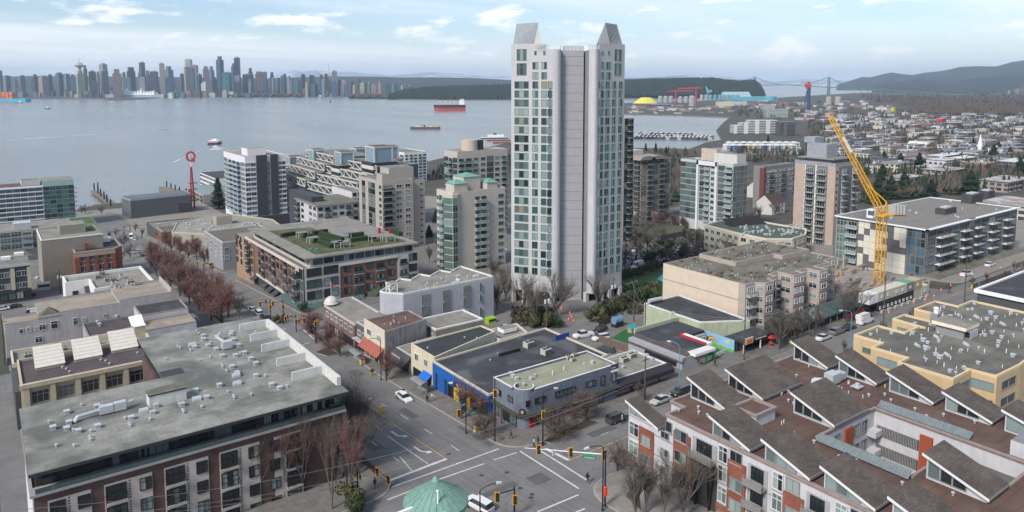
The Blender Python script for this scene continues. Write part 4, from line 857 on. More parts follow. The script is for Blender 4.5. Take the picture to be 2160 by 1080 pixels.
# --- the tall white tower
def HP(px,vh,z=66.):
 D=vh*cp+(H-z)*sp;lat=(px-CX)/F*D
 return V((sy_*vh+cy_*lat,cy_*vh-sy_*lat))
def tower():
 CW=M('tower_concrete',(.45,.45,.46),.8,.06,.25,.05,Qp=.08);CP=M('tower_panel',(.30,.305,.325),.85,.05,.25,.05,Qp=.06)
 zt,zb=108.5,28.
 b=Qs('apartment_tower','tallest white tower with two peaked metal roofs and blank ribbed centre wall','tower',(148,172,29))
 A,B=HP(1078.5,224.5),HP(1156,220.5);Cc,D_=HP(1181,223.2),HP(1229,223.2);E_,Fq=HP(1240,220.3),HP(1262,220.5);Gq=HP(1314,227.2)
 def arcp(p,q,bul,n=7):
  m_=(p+q)/2;d=(q-p);out=V((d.y,-d.x)).normalized()
  return[p+d*t+out*bul*sin(pi*t)**.8 for t in[i/n for i in range(1,n)]]
 fw=V((sy_,cy_))
 left=[A,B]+arcp(B,Cc,2.0)+[Cc,Cc+fw*16,A+fw*16]
 right=[E_]+arcp(E_,Fq,1.6)+[Fq,Gq,Gq+fw*14,E_+fw*20,E_]
 right=right[:-1]
 m=MB();m.Qi([tuple(p)for p in left],zb+4.8,106.8,CW,Qe['gravel']);m.Qa('wall',b,False)
 m=MB();m.Qi([tuple(p)for p in right],zb+4.8,106.8,CW,Qe['gravel']);m.Qa('wall',b)
 z=zb;n=0;fh=2.74
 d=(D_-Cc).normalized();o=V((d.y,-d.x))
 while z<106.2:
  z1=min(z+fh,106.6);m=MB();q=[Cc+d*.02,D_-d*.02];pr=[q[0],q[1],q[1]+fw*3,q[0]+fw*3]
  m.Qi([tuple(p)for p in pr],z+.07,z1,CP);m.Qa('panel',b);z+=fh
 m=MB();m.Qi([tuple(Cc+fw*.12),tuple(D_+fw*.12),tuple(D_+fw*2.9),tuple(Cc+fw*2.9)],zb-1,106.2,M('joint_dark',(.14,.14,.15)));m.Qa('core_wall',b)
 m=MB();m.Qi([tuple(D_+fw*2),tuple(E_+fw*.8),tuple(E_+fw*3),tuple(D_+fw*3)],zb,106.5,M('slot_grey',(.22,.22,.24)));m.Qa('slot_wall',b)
 A2=A+(B-A)*.93;m=MB();m.Qi([tuple(A),tuple(A2),tuple(A2+fw*10),tuple(A+fw*10)],106.8,108.6,CW,Qe['gravel']);m.Qa('upper_wall',b)
 G0=Gq+(Fq-Gq)*1.0;m=MB();m.Qi([tuple(G0),tuple(Gq),tuple(Gq+fw*9),tuple(G0+fw*9)],106.8,108.6,CW,Qe['gravel']);m.Qa('upper_wall',b)
 mt=M('standing_seam',(.24,.265,.29),.55,.15,1.,metal=.1)
 def peak(p,q,dep,x0,x1,zr,left_):
  p,q=V(p),V(q);dd=(q-p).normalized()
  a,c=p+dd*x0+fw*1.0,p+dd*x1+fw*1.0;e,f_=c+fw*dep,a+fw*dep
  ra,rb=(a+f_)/2+dd*.9,(c+e)/2-dd*.5
  pk=MB();v=[(*a,108.6),(*c,108.6),(*e,108.6),(*f_,108.6),(*ra,zr),(*rb,zr)]
  g=a+(c-a)*.72;v.append((*g,108.6));rb=c+dd*-1.1+fw*.6;v[5]=(*rb,zr)
  pk.add(v,[(0,6,5,4),(2,3,4,5)],mt);pk.add(v,[(6,1,5),(1,2,5),(3,0,4)],CW);pk.Qa('peaked_roof',b);c=g
  s=MB();nrm=V((dd.y,-dd.x))
  for i in range(12):
   t=i/11;lo,hi=a+(c-a)*t,ra+(rb-ra)*t;s.bar((lo.x+nrm.x*.06,lo.y+nrm.y*.06,108.6),(hi.x,hi.y,zr),.045,mt)
  s.Qa('roof_seam',b)
 peak(A,B,6.5,.8,9.6,114.9,True)
 dd=(Gq-Fq).normalized();pk=MB()
 a,c=Fq-dd*.2+fw*.8,Gq-dd*1.2+fw*.5;mid=a+(c-a)*.46;e,f_=a+fw*7,c+fw*7;r0,r1=a+(c-a)*.27+fw*.9,a+(c-a)*.80+fw*2.8
 v=[(*a,108.6),(*mid,108.6),(*c,108.6),(*f_,108.6),(*e,108.6),(*r0,114.9),(*r1,114.7)]
 pk.add(v,[(0,1,5)],CW);pk.add(v,[(1,2,6,5),(2,3,6),(3,4,5,6),(4,0,5)],mt);pk.Qa('peaked_roof',b);a=mid
 for i in range(10):t=i/9;lo,hi=a+(c-a)*t,r0+(r1-r0)*t;s=MB();s.bar((*lo,108.65),(*hi,114.85),.05,mt);s.Qa('roof_seam',b)
 lv=MB();q=a+fw*2-dd*.02;
 m=MB();k0,k1=Cc+fw*1.5,D_+fw*1.5;m.Qi([tuple(k0+d*1),tuple(k1),tuple(k1+fw*5),tuple(k0+fw*5+d)],106.6,107.9,CW,Qe['gravel']);m.Qa('plant_room',b)
 m=MB()
 for P0,P1 in((A2-d*3,B+V((0,0))),(E_+fw*.5,G0+fw*.5),(k0,k1)):
  P0,P1=V(P0),V(P1)
  for t in[i/6 for i in range(7)]:q=P0+(P1-P0)*t;m.bar((*q,106.8),(*q,108.0),.04,FR['grey'])
  m.bar((*P0,108.0),(*P1,108.0),.035,FR['grey'])
 m.Qa('roof_railing',b)
 mx=dict(dark=3,mid=3,teal=3,pale=3,blind=2,green=2,warm=.5)
 z0=Z0=None
 dl=(B-A).normalized();rl=atan2(dl.y,dl.x);dr_=(Gq-Fq).normalized();rr=atan2(dr_.y,dr_.x)
 def hit(px,z,base,dirv):
  best=None
  d3=ray(px,400);h=V((d3.x,d3.y));det=h.x*(-dirv.y)+h.y*dirv.x
  t=(base.x*(-dirv.y)+base.y*dirv.x)/det;return h*t
 rows=[]
 top=95.2
 for i in range(25):rows.append(top-i*2.72)
 for i,z in enumerate(rows):
  if z<36:break
  for x0,x1,nx in((1085.5,1114.5,3),(1122.5,1134.5,2),(1141,1152.5,1)):
   p,q=hit(x0,z,A,dl),hit(x1,z,A,dl);w=round((q-p).length,1);c=(p+q)/2
   Qd(b,rl,(c.x,c.y),None,z,w,2.15,nx,1,'green',mx,double=True)
  q=B+dl*.0+arcp(B,Cc,2.0)[0]*0;w2=B+dl*.55-V((dl.y,-dl.x))*-.35;Qd(b,rl+.55,(w2.x,w2.y),None,z,1.5,2.15,1,1,'green',mx)
  for x0,x1,nx in((1265,1270.5,1),(1274,1283,2),(1287.5,1296,2),(1301,1309.5,2)):
   p,q=hit(x0,z,Fq,dr_),hit(x1,z,Fq,dr_);w=round((q-p).length,1);c=(p+q)/2
   Qd(b,rr,(c.x,c.y),None,z,w,2.15,nx,1,'green',mx,double=True)
  w3=Fq-V((cos(rr-.75),sin(rr-.75)))*.55-V((-sin(rr-.75),cos(rr-.75)))*.5
  Qd(b,rr-.75,(w3.x,w3.y),None,z,1.5,2.15,1,1,'green',mx)
 for z,wh in((98.0,2.1),(101.0,2.1)):
  for x0,x1,base,dv,rz in((1122.5,1134.5,A,dl,rl),(1141,1152.5,A,dl,rl),(1265,1271,Fq,dr_,rr),(1275,1284,Fq,dr_,rr)):
   p,q=hit(x0,z,base,dv),hit(x1,z,base,dv);c=(p+q)/2;Qd(b,rz,(c.x,c.y),None,z,round((q-p).length,1),wh,2,1,'green',mx,double=True)
 for z,hh in((99.2,3.6),(103.6,3.4)):
  for x0,x1,base,dv,rz in((1090,1110,A,dl,rl),(1292,1306,Fq,dr_,rr)):
   p,q=hit(x0,z,base,dv),hit(x1,z,base,dv);c=(p+q)/2;Qd(b,rz,(c.x,c.y),None,z,round((q-p).length,1),hh,3,2,'green',mx,double=True)
 for x0,base,dv,rz in((1128.5,A,dl,rl),(1147,A,dl,rl),(1267,Fq,dr_,rr),(1280,Fq,dr_,rr)):
  p=hit(x0,105,base,dv);Qd(b,rz,(p.x,p.y),None,105.2,.7,1.2,1,2,'green',Qc)
 for p in(A+dl*.8,A+dl*4.6,A+dl*8.2,B+dl*1.5,E_+V((0,0)),Fq+dr_*2,Fq+dr_*5.5,Gq-dr_*.6):
  m=MB();m.box(p.x-.6,p.x+.6,p.y-.3,p.y+.9,zb-1,zb+4.81,CW);m.Qa('column',b)
 m=MB();m.Qi([tuple(A+dl+fw*3),tuple(B+fw*3),tuple(B+fw*12),tuple(A+fw*12+dl)],zb-1,zb+4.8,M('lobby_brown',(.09,.075,.065)));m.Qi([tuple(E_+fw*4),tuple(Gq+fw*3-dr_),tuple(Gq+fw*10-dr_),tuple(E_+fw*10)],zb-1,zb+4.8,M('lobby_brown',(.09,.075,.065)));m.Qa('lobby_wall',b)
tower()
# --- red-brick and white condominium with mono-pitch roofs, lower right
def ortho(pts):
 n=len(pts);ed=[]
 for i in range(n):
  a,c=pts[i],pts[(i+1)%n];dx,dy=abs(a[0]-c[0]),abs(a[1]-c[1])
  ed.append(('h',(a[1]+c[1])/2)if dx>dy else('v',(a[0]+c[0])/2))
 out=[]
 for i in range(n):
  e0,e1=ed[i-1],ed[i]
  if e0[0]!=e1[0]:out.append((e0[1],e1[1])if e0[0]=='v' else(e1[1],e0[1]))
  else:out.append((pts[i][0],(e0[1]+e1[1])/2)if e0[0]=='h' else((e0[1]+e1[1])/2,pts[i][1]))
 return out
SHG=pattern('shingle_grey',(.098,.084,.074),(.055,.047,.042),.9,.28,swap='floor',var=.16,msize=.03,noise_amt=.22)
def shed_condo():
 zr=48.;ST=Qv;b=Qs('condominium','white and red-brick condominium with shingled mono-pitch roofs, lower right corner','building',(98,52,37))
 roofm=Qe['brown'];edge=M('coping_mauve',(.27,.215,.20),.85,.15,1.)
 outline=[(84,73.5),(84,70.8),(80,70.8),(80,25),(92,25),(92,20),(104,20),(104,33),(99,33),(99,41),(91.6,41),(91.6,53.8),(107,53.8),(107,22),(121.5,22),(121.5,73.5)]
 m=MB();m.Qi(outline,35,zr-.35,ST);m.Qa('wall',b)
 m=MB();m.Qi(outline,zr-.35,zr,edge,roofm);m.Qa('roof',b)
 m=MB();m.Qi([(84,78.6),(80,78.6),(80,70.81),(84,70.81)],35,45.1,ST,roofm);m.Qa('wall',b)
 m=MB()
 for i in range(len(outline)):
  (ax,ay),(bx,by)=outline[i],outline[(i+1)%len(outline)]
  if abs(ax-bx)<.01:m.box(ax-.18,ax+.18,min(ay,by)+.18,max(ay,by)-.18,zr+.001,zr+.28,edge)
  else:m.box(min(ax,bx)-.18,max(ax,bx)+.18,ay-.18,ay+.18,zr,zr+.28,edge)
 m.Qa('coping',b)
 sheds=[(79.7,2.9,72.5,78.9,45.3,47.3),(87.2,5.4,65.9,73,48.6,51.2),(94.9,10.6,65.2,71.8,48.6,51.1),(79.9,5.9,56.6,62.9,48.6,50.8),(79.8,5.8,47.9,54.4,48.6,50.9),(79.9,5.8,39.8,46.2,48.6,50.8),(95.4,9.4,53.8,60.4,48.6,51.1),(114.5,5.6,66.2,72.8,48.6,51.2),(114.7,5.2,57.9,64.5,48.6,51.1),(114.6,5.5,49.1,55.9,48.6,51.1),(114.6,5.5,41.1,47.5,48.6,50.8),(114.4,5.7,31.5,39.5,48.6,51.0),(92.5,5.7,33,40.1,48.6,51.1),(79.9,5.8,31.5,38,48.6,50.8),(101,5.0,24.5,31,48.6,50.8)]
 wf=M('fascia_white',(.62,.62,.62),.7,.05)
 for i,(x,w,yl,yh,zl,zh)in enumerate(sheds):
  m=MB();t=.16;x1=x+w
  v=[(x-.0,yl-.25,zl),(x1,yl-.25,zl),(x1,yh+.2,zh),(x,yh+.2,zh)];v+=[(a,c,z+t)for a,c,z in v]
  m.add(v,[(4,5,6,7),(0,3,2,1),(1,2,6,5),(2,3,7,6)],SHG);m.Qa('shingle_roof',b)
  m=MB();u=[(x-.06,yl-.3,zl-.16),(x-.06,yh+.25,zh-.16),(x-.06,yh+.25,zh+t+.02),(x-.06,yl-.3,zl+t+.02)];u+=[(a+.06,c,z)for a,c,z in u]
  m.add(u,[(3,2,1,0),(4,5,6,7),(0,1,5,4),(2,3,7,6),(1,2,6,5),(3,0,4,7)],wf);m.box(x,x1,yl-.31,yl-.25,zl-.12,zl+t+.03,FR['grey']);m.Qa('fascia',b)
  xi=x+.45;zf=zr if i else 45.1
  m=MB();y1_=yh-.15;v=[(xi,yl+.1,zf),(xi,y1_,zf),(xi,y1_,zh-.05),(xi,yl+.1,zl+.05)];v+=[(x1-.3,c,z)for a,c,z in v]
  m.add(v,[(3,2,1,0),(4,5,6,7),(1,2,6,5),(3,0,4,7)],ST);m.Qa('clerestory_wall',b)
  for k,(ya,yb)in enumerate(((y1_-.25,y1_-1.55),(y1_-1.7,y1_-3.0),(y1_-3.1,y1_-4.6))):
   hz_=lambda y:zl+(zh-zl)*(y-yl)/(yh-yl)-.22
   z0_=zf+.35;h0,h1=hz_(ya),hz_(yb)
   if h1-z0_<.05:h1=z0_+.05
   g=MB();v=[(xi-.02,ya,z0_),(xi-.02,yb,z0_),(xi-.02,yb,h1),(xi-.02,ya,h0)];g.add(v,[(0,1,2,3)],random.choice([GL['dark'],GL['mid'],GL['dark'],GL['pale']]));pn=g
   f_=MB()
   for(p,q)in((0,1),(1,2),(2,3),(3,0)):f_.bar(V(v[p])+V((-.03,0,0)),V(v[q])+V((-.03,0,0)),.045,FR['grey'])
   fo=f_.Qa('window',b);WL[fo.name]=wloc(b);po=bpy.data.objects.new('pane',pn.mesh('pane',wloc(b)));C.objects.link(po);po.parent=fo
 fz=[45.0,41.9,38.9,36.0];rb=BRICK;tn=M('sill_stone',(.33,.29,.25))
 def brick(y1,y0,z0,z1,out=.22,mat=None):m=MB();m.box(80-out,79.99,y0,y1,z0,z1,mat or rb);m.Qa('brick_pier',b);
 def wn_(y,z,w,h,nx=2,nz=1,fr='grey',xo=79.75,**k):
  Qd(b,'L',y,xo,z,w,h,nx,nz,fr,dict(dark=3,mid=2,pale=2,blind=1),double=True,**k)
  s=MB();s.box(xo-.2,xo,y-w/2-.08,y+w/2+.08,z-.14,z-.01,tn);s.Qa('sill',b)
 for z in(42.2,39.2,36.2):wn_(77.3,z,2.0,2.2,2,2,'white',79.95)
 brick(76.2,73.2,34,44.3)
 for z in(41.8,38.9,36):wn_(74.6,z,1.9,1.5)
 for z in(44.3,41.6,38.8):wn_(71.0,z,1.5,1.1,xo=79.93)
 brick(69.3,66.2,34,46.4)
 for z in(45.2,42.0,39.0,36.2):wn_(67.8,z,2.2,1.7)
 wn_(70.3,45.6,1.2,1.6,1,1,xo=79.95)
 gb=M('balcony_grey',(.20,.195,.19),.85,.1)
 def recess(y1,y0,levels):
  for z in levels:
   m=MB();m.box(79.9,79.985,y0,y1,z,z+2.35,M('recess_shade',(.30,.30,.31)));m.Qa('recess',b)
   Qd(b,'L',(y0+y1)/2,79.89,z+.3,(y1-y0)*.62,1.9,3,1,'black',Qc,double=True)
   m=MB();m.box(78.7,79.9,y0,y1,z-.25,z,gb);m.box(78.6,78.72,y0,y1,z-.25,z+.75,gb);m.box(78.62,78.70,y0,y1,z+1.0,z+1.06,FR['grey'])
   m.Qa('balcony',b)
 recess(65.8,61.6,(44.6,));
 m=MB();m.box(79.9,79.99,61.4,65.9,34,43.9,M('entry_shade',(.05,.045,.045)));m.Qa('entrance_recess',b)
 for k in range(4):m=MB();yy=65.4-k*1.2;m.bar((79.6,yy,43.9),(79.5,yy-.7*(-1)**k,36.5),.11,BLK);m.Qa('truss_strut',b)
 brick(66.2,65.8,34,43.9)
 for k,yt in enumerate((61.4,52.9,44.4,35.9)):
  for z in(45.2,42.4,39.4,36.6):wn_(yt-.9,z,1.5,2.3,2,2,'white',79.93)
  brick(yt-1.8,yt-4.6,34,45.6 if k else 46.2)
  for z in(42.2,39.2,36.2):wn_(yt-3.2,z,2.0,1.7)
  wn_(yt-3.0,45.9,1.9,1.7,xo=79.93)
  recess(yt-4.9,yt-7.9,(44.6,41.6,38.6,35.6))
 brick(61.4,58,34,39.0,.3);brick(52.8,50,34,38.6,.3)
 for z in(44.0,41.0,38.0):
  m=MB();m.box(79.94,79.998,26,78.5,z,z+.12,FR['grey']);m.Qa('floor_band',b)
 for z in(44.2,41.2,38.2):
  m=MB();m.box(106.85,106.99,47.2,53.3,z,z+1.5,M('gallery_dark',(.07,.075,.08)));m.Qa('recess',b)
  m=MB()
  for k in range(26):yy=53.2-k*.23;m.box(106.78,106.84,yy-.04,yy,z,z+1.5,M('slat_pale',(.42,.41,.42)))
  m.Qa('slats',b,kind='stuff')
  m=MB();m.box(106.85,106.99,23,45.2,z,z+1.4,M('gallery_shade',(.13,.13,.14)));m.Qa('recess',b)
 m=MB();m.box(106.6,106.98,45.3,47.0,36,46.8,M('wall_terracotta',(.30,.07,.035),.8));m.Qa('pier',b)
 m=MB();m.box(98.6,100.6,53.5,53.79,36,47.2,M('wall_terracotta',(.30,.07,.035)));m.Qa('pier',b)
 for x in(96.6,101.9,104.0):
  for z in(45.2,42.2,39.2):Qd(b,'F',x,53.78,z,1.7,1.9,2,1,'grey',dict(mid=2,pale=2,dark=1),double=True)
 for z in(44.4,41.4,38.4):m=MB();m.box(104.9,106.8,52.4,53.78,z,z+.9,ST);m.Qa('balcony',b)
 for x,ya,yb,n in((107.3,40.8,53.6,13),(90.2,40.8,53.2,13)):
  for k in range(n):
   y=yb-(yb-ya)*k/n;dy=(yb-ya)/n
   m=MB();m.add([(x,y-.06,48.3),(x,y-dy+.06,48.3),(x+1.3,y-dy+.06,49.0),(x+1.3,y-.06,49.0)],[(0,1,2,3),(3,2,1,0)],M('canopy_pane',(.30,.36,.37),.12,.15,1.,spec=.7));m.Qa('canopy_pane',b)
   m=MB();m.bar((x,y,48.3),(x+1.3,y,49.0),.05,FR['grey']);m.Qa('canopy_rib',b)
 m=MB();m.box(87.2,91.8,60.6,64.4,48,49.6,ST,roofm);
 for s in((87.0,92.0,60.4,60.8),(87.0,92.0,64.2,64.6),(87.0,87.4,60.81,64.19),(91.6,92.0,60.81,64.19)):m.box(*s,49.6,49.95,edge)
 m.Qa('roof_hut',b)
 p,q=P(1717,796,49),P(1745,800,49);m=MB();m.bar((p.x,p.y,48.6),(q.x,q.y,48.8),.38,Qw,10);m.box(q.x,q.x+2.4,q.y-1,q.y+.6,48.3,49.9,Qw);m.box(q.x+2.4,q.x+4.2,q.y-.9,q.y+.5,48.4,49.5,Qw);m.bar((p.x,p.y,48.6),(p.x-.7,p.y-.3,48.0),.38,Qw,10);m.Qa('roof_duct',b)
 for px,py in((1473,862),(1432,868),(1474,873),(1492,879),(1648,834),(1663,829),(1663,848),(1674,854),(1625,870),(1768,820),(1673,917),(1717,935),(1685,762),(1810,819),(1833,837),(1866,835),(1879,847),(1930,866),(1990,878),(2056,893),(1770,967),(1805,975),(1903,1023),(1954,881),(1832,836),(2010,1045),(1680,795)):
  p=P(px,py,zr);inst('roof_vent',Qk[0],b,(p.x,p.y,zr),0,.75)
 p=P(1808,820,zr);m=MB();m.box(p.x-.8,p.x+.8,p.y-.7,p.y+.7,zr+.3,zr+.5,Qw);m.Qh((p.x,p.y,zr),[(.35,0),(.35,.9),(.2,1)],Qw,8);m.Qa('roof_fan',b)
 for _ in range(26):
  x,y=random.uniform(81,120),random.uniform(56,71);inst('vent_pipe',Qk[2],b,(x,y,zr),0,.8)
 m=MB();m.box(108,121,30,36.2,48,50.0,ST,M('deck_grey',(.20,.20,.22)));m.Qa('upper_wall',b)
 m=MB();m.add([(80,61.4,36.6),(76.5,61.4,36.0),(76.5,68,36.0),(80,68,36.6)],[(0,1,2,3),(3,2,1,0)],M('canopy_red_brown',(.26,.06,.045),.7));m.Qa('entrance_canopy',b)
 m=MB();m.add([(79.9,73.4,38.4),(77.2,73.4,36.6),(77.2,76.2,36.6),(79.9,76.2,38.4)],[(0,1,2,3),(3,2,1,0)],M('canopy_pane',(.30,.36,.37)));m.add([(79.9,58,38.4),(77.2,58,36.8),(77.2,61,36.8),(79.9,61,38.4)],[(0,1,2,3),(3,2,1,0)],M('canopy_pane',(.30,.36,.37)));m.Qa('glass_canopy',b)
shed_condo()
# --- ochre stepped condominium
def ochre():
 zr=47.;YE=M('stucco_ochre',(.50,.375,.215),.9,.06,.5,.08,Qp=.08);tr=M('coping_ochre',(.60,.48,.30),.8,.06)
 px=[(1803,705),(1853,685),(1911,701),(1931,687),(1945,688),(1885,671),(1908,661),(1964,677),(1978,664),(1935,650),(1969,633),(2029,646),(2042,631),(2230,672),(2230,735),(2148,767),(2105,793),(2032,773),(2045,780),(2012,799),(1896,763),(1912,752),(1831,730),(1864,724)]
 pts=[tuple(P(a,c,zr))[:2]for a,c in px]
 pts=ortho(pts)
 b=Qb('condominium','ochre stucco condominium with stepped outline and dark flat roof full of small vents','building',pts,zr,YE,M('roof_torch_on',(.125,.12,.105),.9,.25,.3,.3,var2=((.22,.21,.17),.14,.5,.66,.6)),tr,.45,.35,33)
 xs_,ys_=[p[0]for p in pts],[p[1]for p in pts]
 def inside(x,y):
  c=False;n=len(pts)
  for i in range(n):
   (x1,y1),(x2,y2)=pts[i],pts[i-1]
   if(y1>y)!=(y2>y)and x<(x2-x1)*(y-y1)/(y2-y1)+x1:c=not c
  return c
 n=0
 while n<105:
  x,y=random.uniform(min(xs_),max(xs_)),random.uniform(min(ys_),max(ys_))
  if all(inside(x+a,y+c)for a in(-1,1)for c in(-1,1)):k=random.choice((1,2,2,1,0));inst(Qk[k].name.split('.')[0],Qk[k],b,(x,y,zr-.4),0,random.uniform(.7,1.15));n+=1
 for a,c in((1975,712),(2038,728),(1935,730),(1998,750),(2060,670),(2115,685),(2025,705)):p=P(a,c,zr-.4);inst('roof_vent',Qk[4],b,(p.x,p.y,zr-.4),.9,.85)
 p=P(1973,682,zr);m=MB();m.box(p.x-.9,p.x+.9,p.y-.7,p.y+.7,zr-.4,zr+2.2,FR['grey']);m.Qh((p.x,p.y,zr+2.2),[(.45,0),(.45,1.0),(.6,1.05),(.3,1.3)],WHT,10);m.Qa('chimney',b)
 p=P(2015,685,zr+1.5);m=MB();m.box(p.x-2.4,p.x+2.4,p.y-2.6,p.y+2.6,zr-.4,zr+1.5,FR['grey']);m.box(p.x-3,p.x+3,p.y-3.2,p.y+3.2,zr+1.5,zr+2.2,M('coping_ochre_pale',(.68,.62,.50)),Qe['gravel']);m.Qa('roof_hut',b)
 p=P(2040,706,zr);m=MB();m.box(p.x-1.7,p.x+1.7,p.y-1.3,p.y+1.3,zr-.3,zr+1.2,Qw);m.box(p.x-1.9,p.x-1.72,p.y-1.2,p.y+1.2,zr,zr+1.1,BLK);m.Qa('air_handler',b)
 for i in range(len(pts)):
  a,c=V(pts[i]),V(pts[(i+1)%len(pts)]);
 n=len(pts);area=sum(pts[i][0]*pts[(i+1)%n][1]-pts[(i+1)%n][0]*pts[i][1]for i in range(n));pp=pts if area>0 else list(reversed(pts))
 for i in range(n):
  p,q=V(pp[i]),V(pp[(i+1)%n]);d=q-p;L=d.length
  if L<2.4:continue
  d.normalize();o=V((d.y,-d.x))
  if o.x<-.5 or o.y<-.5:
   k=max(1,int(L/5));pat=''.join(random.choice('w W s'.split()+['w'])if L<12 or j%2==0 else ' ' for j in range(k))
   Qg(b,p,q,36.8,3.1,3,pat,'grey',dict(dark=3,mid=2,pale=2),'bar',wh=1.6)
ochre()
# --- copper-roofed turret at the near corner
def turret():
 CU=M('copper_green',(.17,.30,.25),.6,.14,1.2,.1,metal=.1,Qp=.2);c=(41.9,73.0)
 b=Qs('turret_building','corner building with round green copper cone roof, bottom centre','building',(36,68,36))
 m=MB();m.box(14,41,50,72.6,35,46.6,Qv,Qe['gravel']);m.Qa('wall',b);m=MB();m.box(13.8,41.2,72.6,72.95,46.6,47.5,WHT);m.box(40.85,41.2,50,72.58,46.6,47.5,WHT);m.Qa('parapet',b)
 m=MB();m.Qh((*c,35),[(3.2,0),(3.2,11.6)],M('turret_buff',(.42,.36,.27)),24);m.Qa('turret_wall',b)
 n=24;R=3.9
 for i in range(n):
  a0,a1=2*pi*i/n+.012,2*pi*(i+1)/n-.012;m=MB()
  r0=.32;v=[(c[0]+R*cos(a0),c[1]+R*sin(a0),47.1),(c[0]+R*cos(a1),c[1]+R*sin(a1),47.1),(c[0]+r0*cos(a1),c[1]+r0*sin(a1),49.55),(c[0]+r0*cos(a0),c[1]+r0*sin(a0),49.55),(c[0]+R*cos(a0),c[1]+R*sin(a0),46.65),(c[0]+R*cos(a1),c[1]+R*sin(a1),46.65)]
  m.add(v,[(0,1,2,3),(4,5,1,0)],CU);m.Qa('roof_panel',b)
  m=MB();a=2*pi*i/n;m.bar((c[0]+R*cos(a),c[1]+R*sin(a),47.12),(c[0]+r0*cos(a),c[1]+r0*sin(a),49.58),.045,CU);m.bar((c[0]+(R-.25)*cos(a),c[1]+(R-.25)*sin(a),47.25),(c[0]+(R+.05)*cos(a),c[1]+(R+.05)*sin(a),46.6),.06,CU);m.Qa('roof_seam',b)
 m=MB();m.Qh((*c,46.2),[(3.6,0),(R-.05,.42),(R-.05,.44),(.3,3.3)],M('copper_dark',(.06,.10,.085)));m.Qa('roof_deck',b)
 m=MB();m.Qh((*c,49.5),[(.52,0),(.5,.12),(.3,.4),(.08,.65)],CU,12);m.Qa('roof_cap',b)
 m=MB();x,y=c[0]-1.0,c[1]-2.2;m.Qh((x,y,47.6),[(.1,0),(.1,1.9),(.16,1.92),(.16,2.1),(.05,2.15)],WHT,8);m.Qa('vent_pipe',b)
turret()
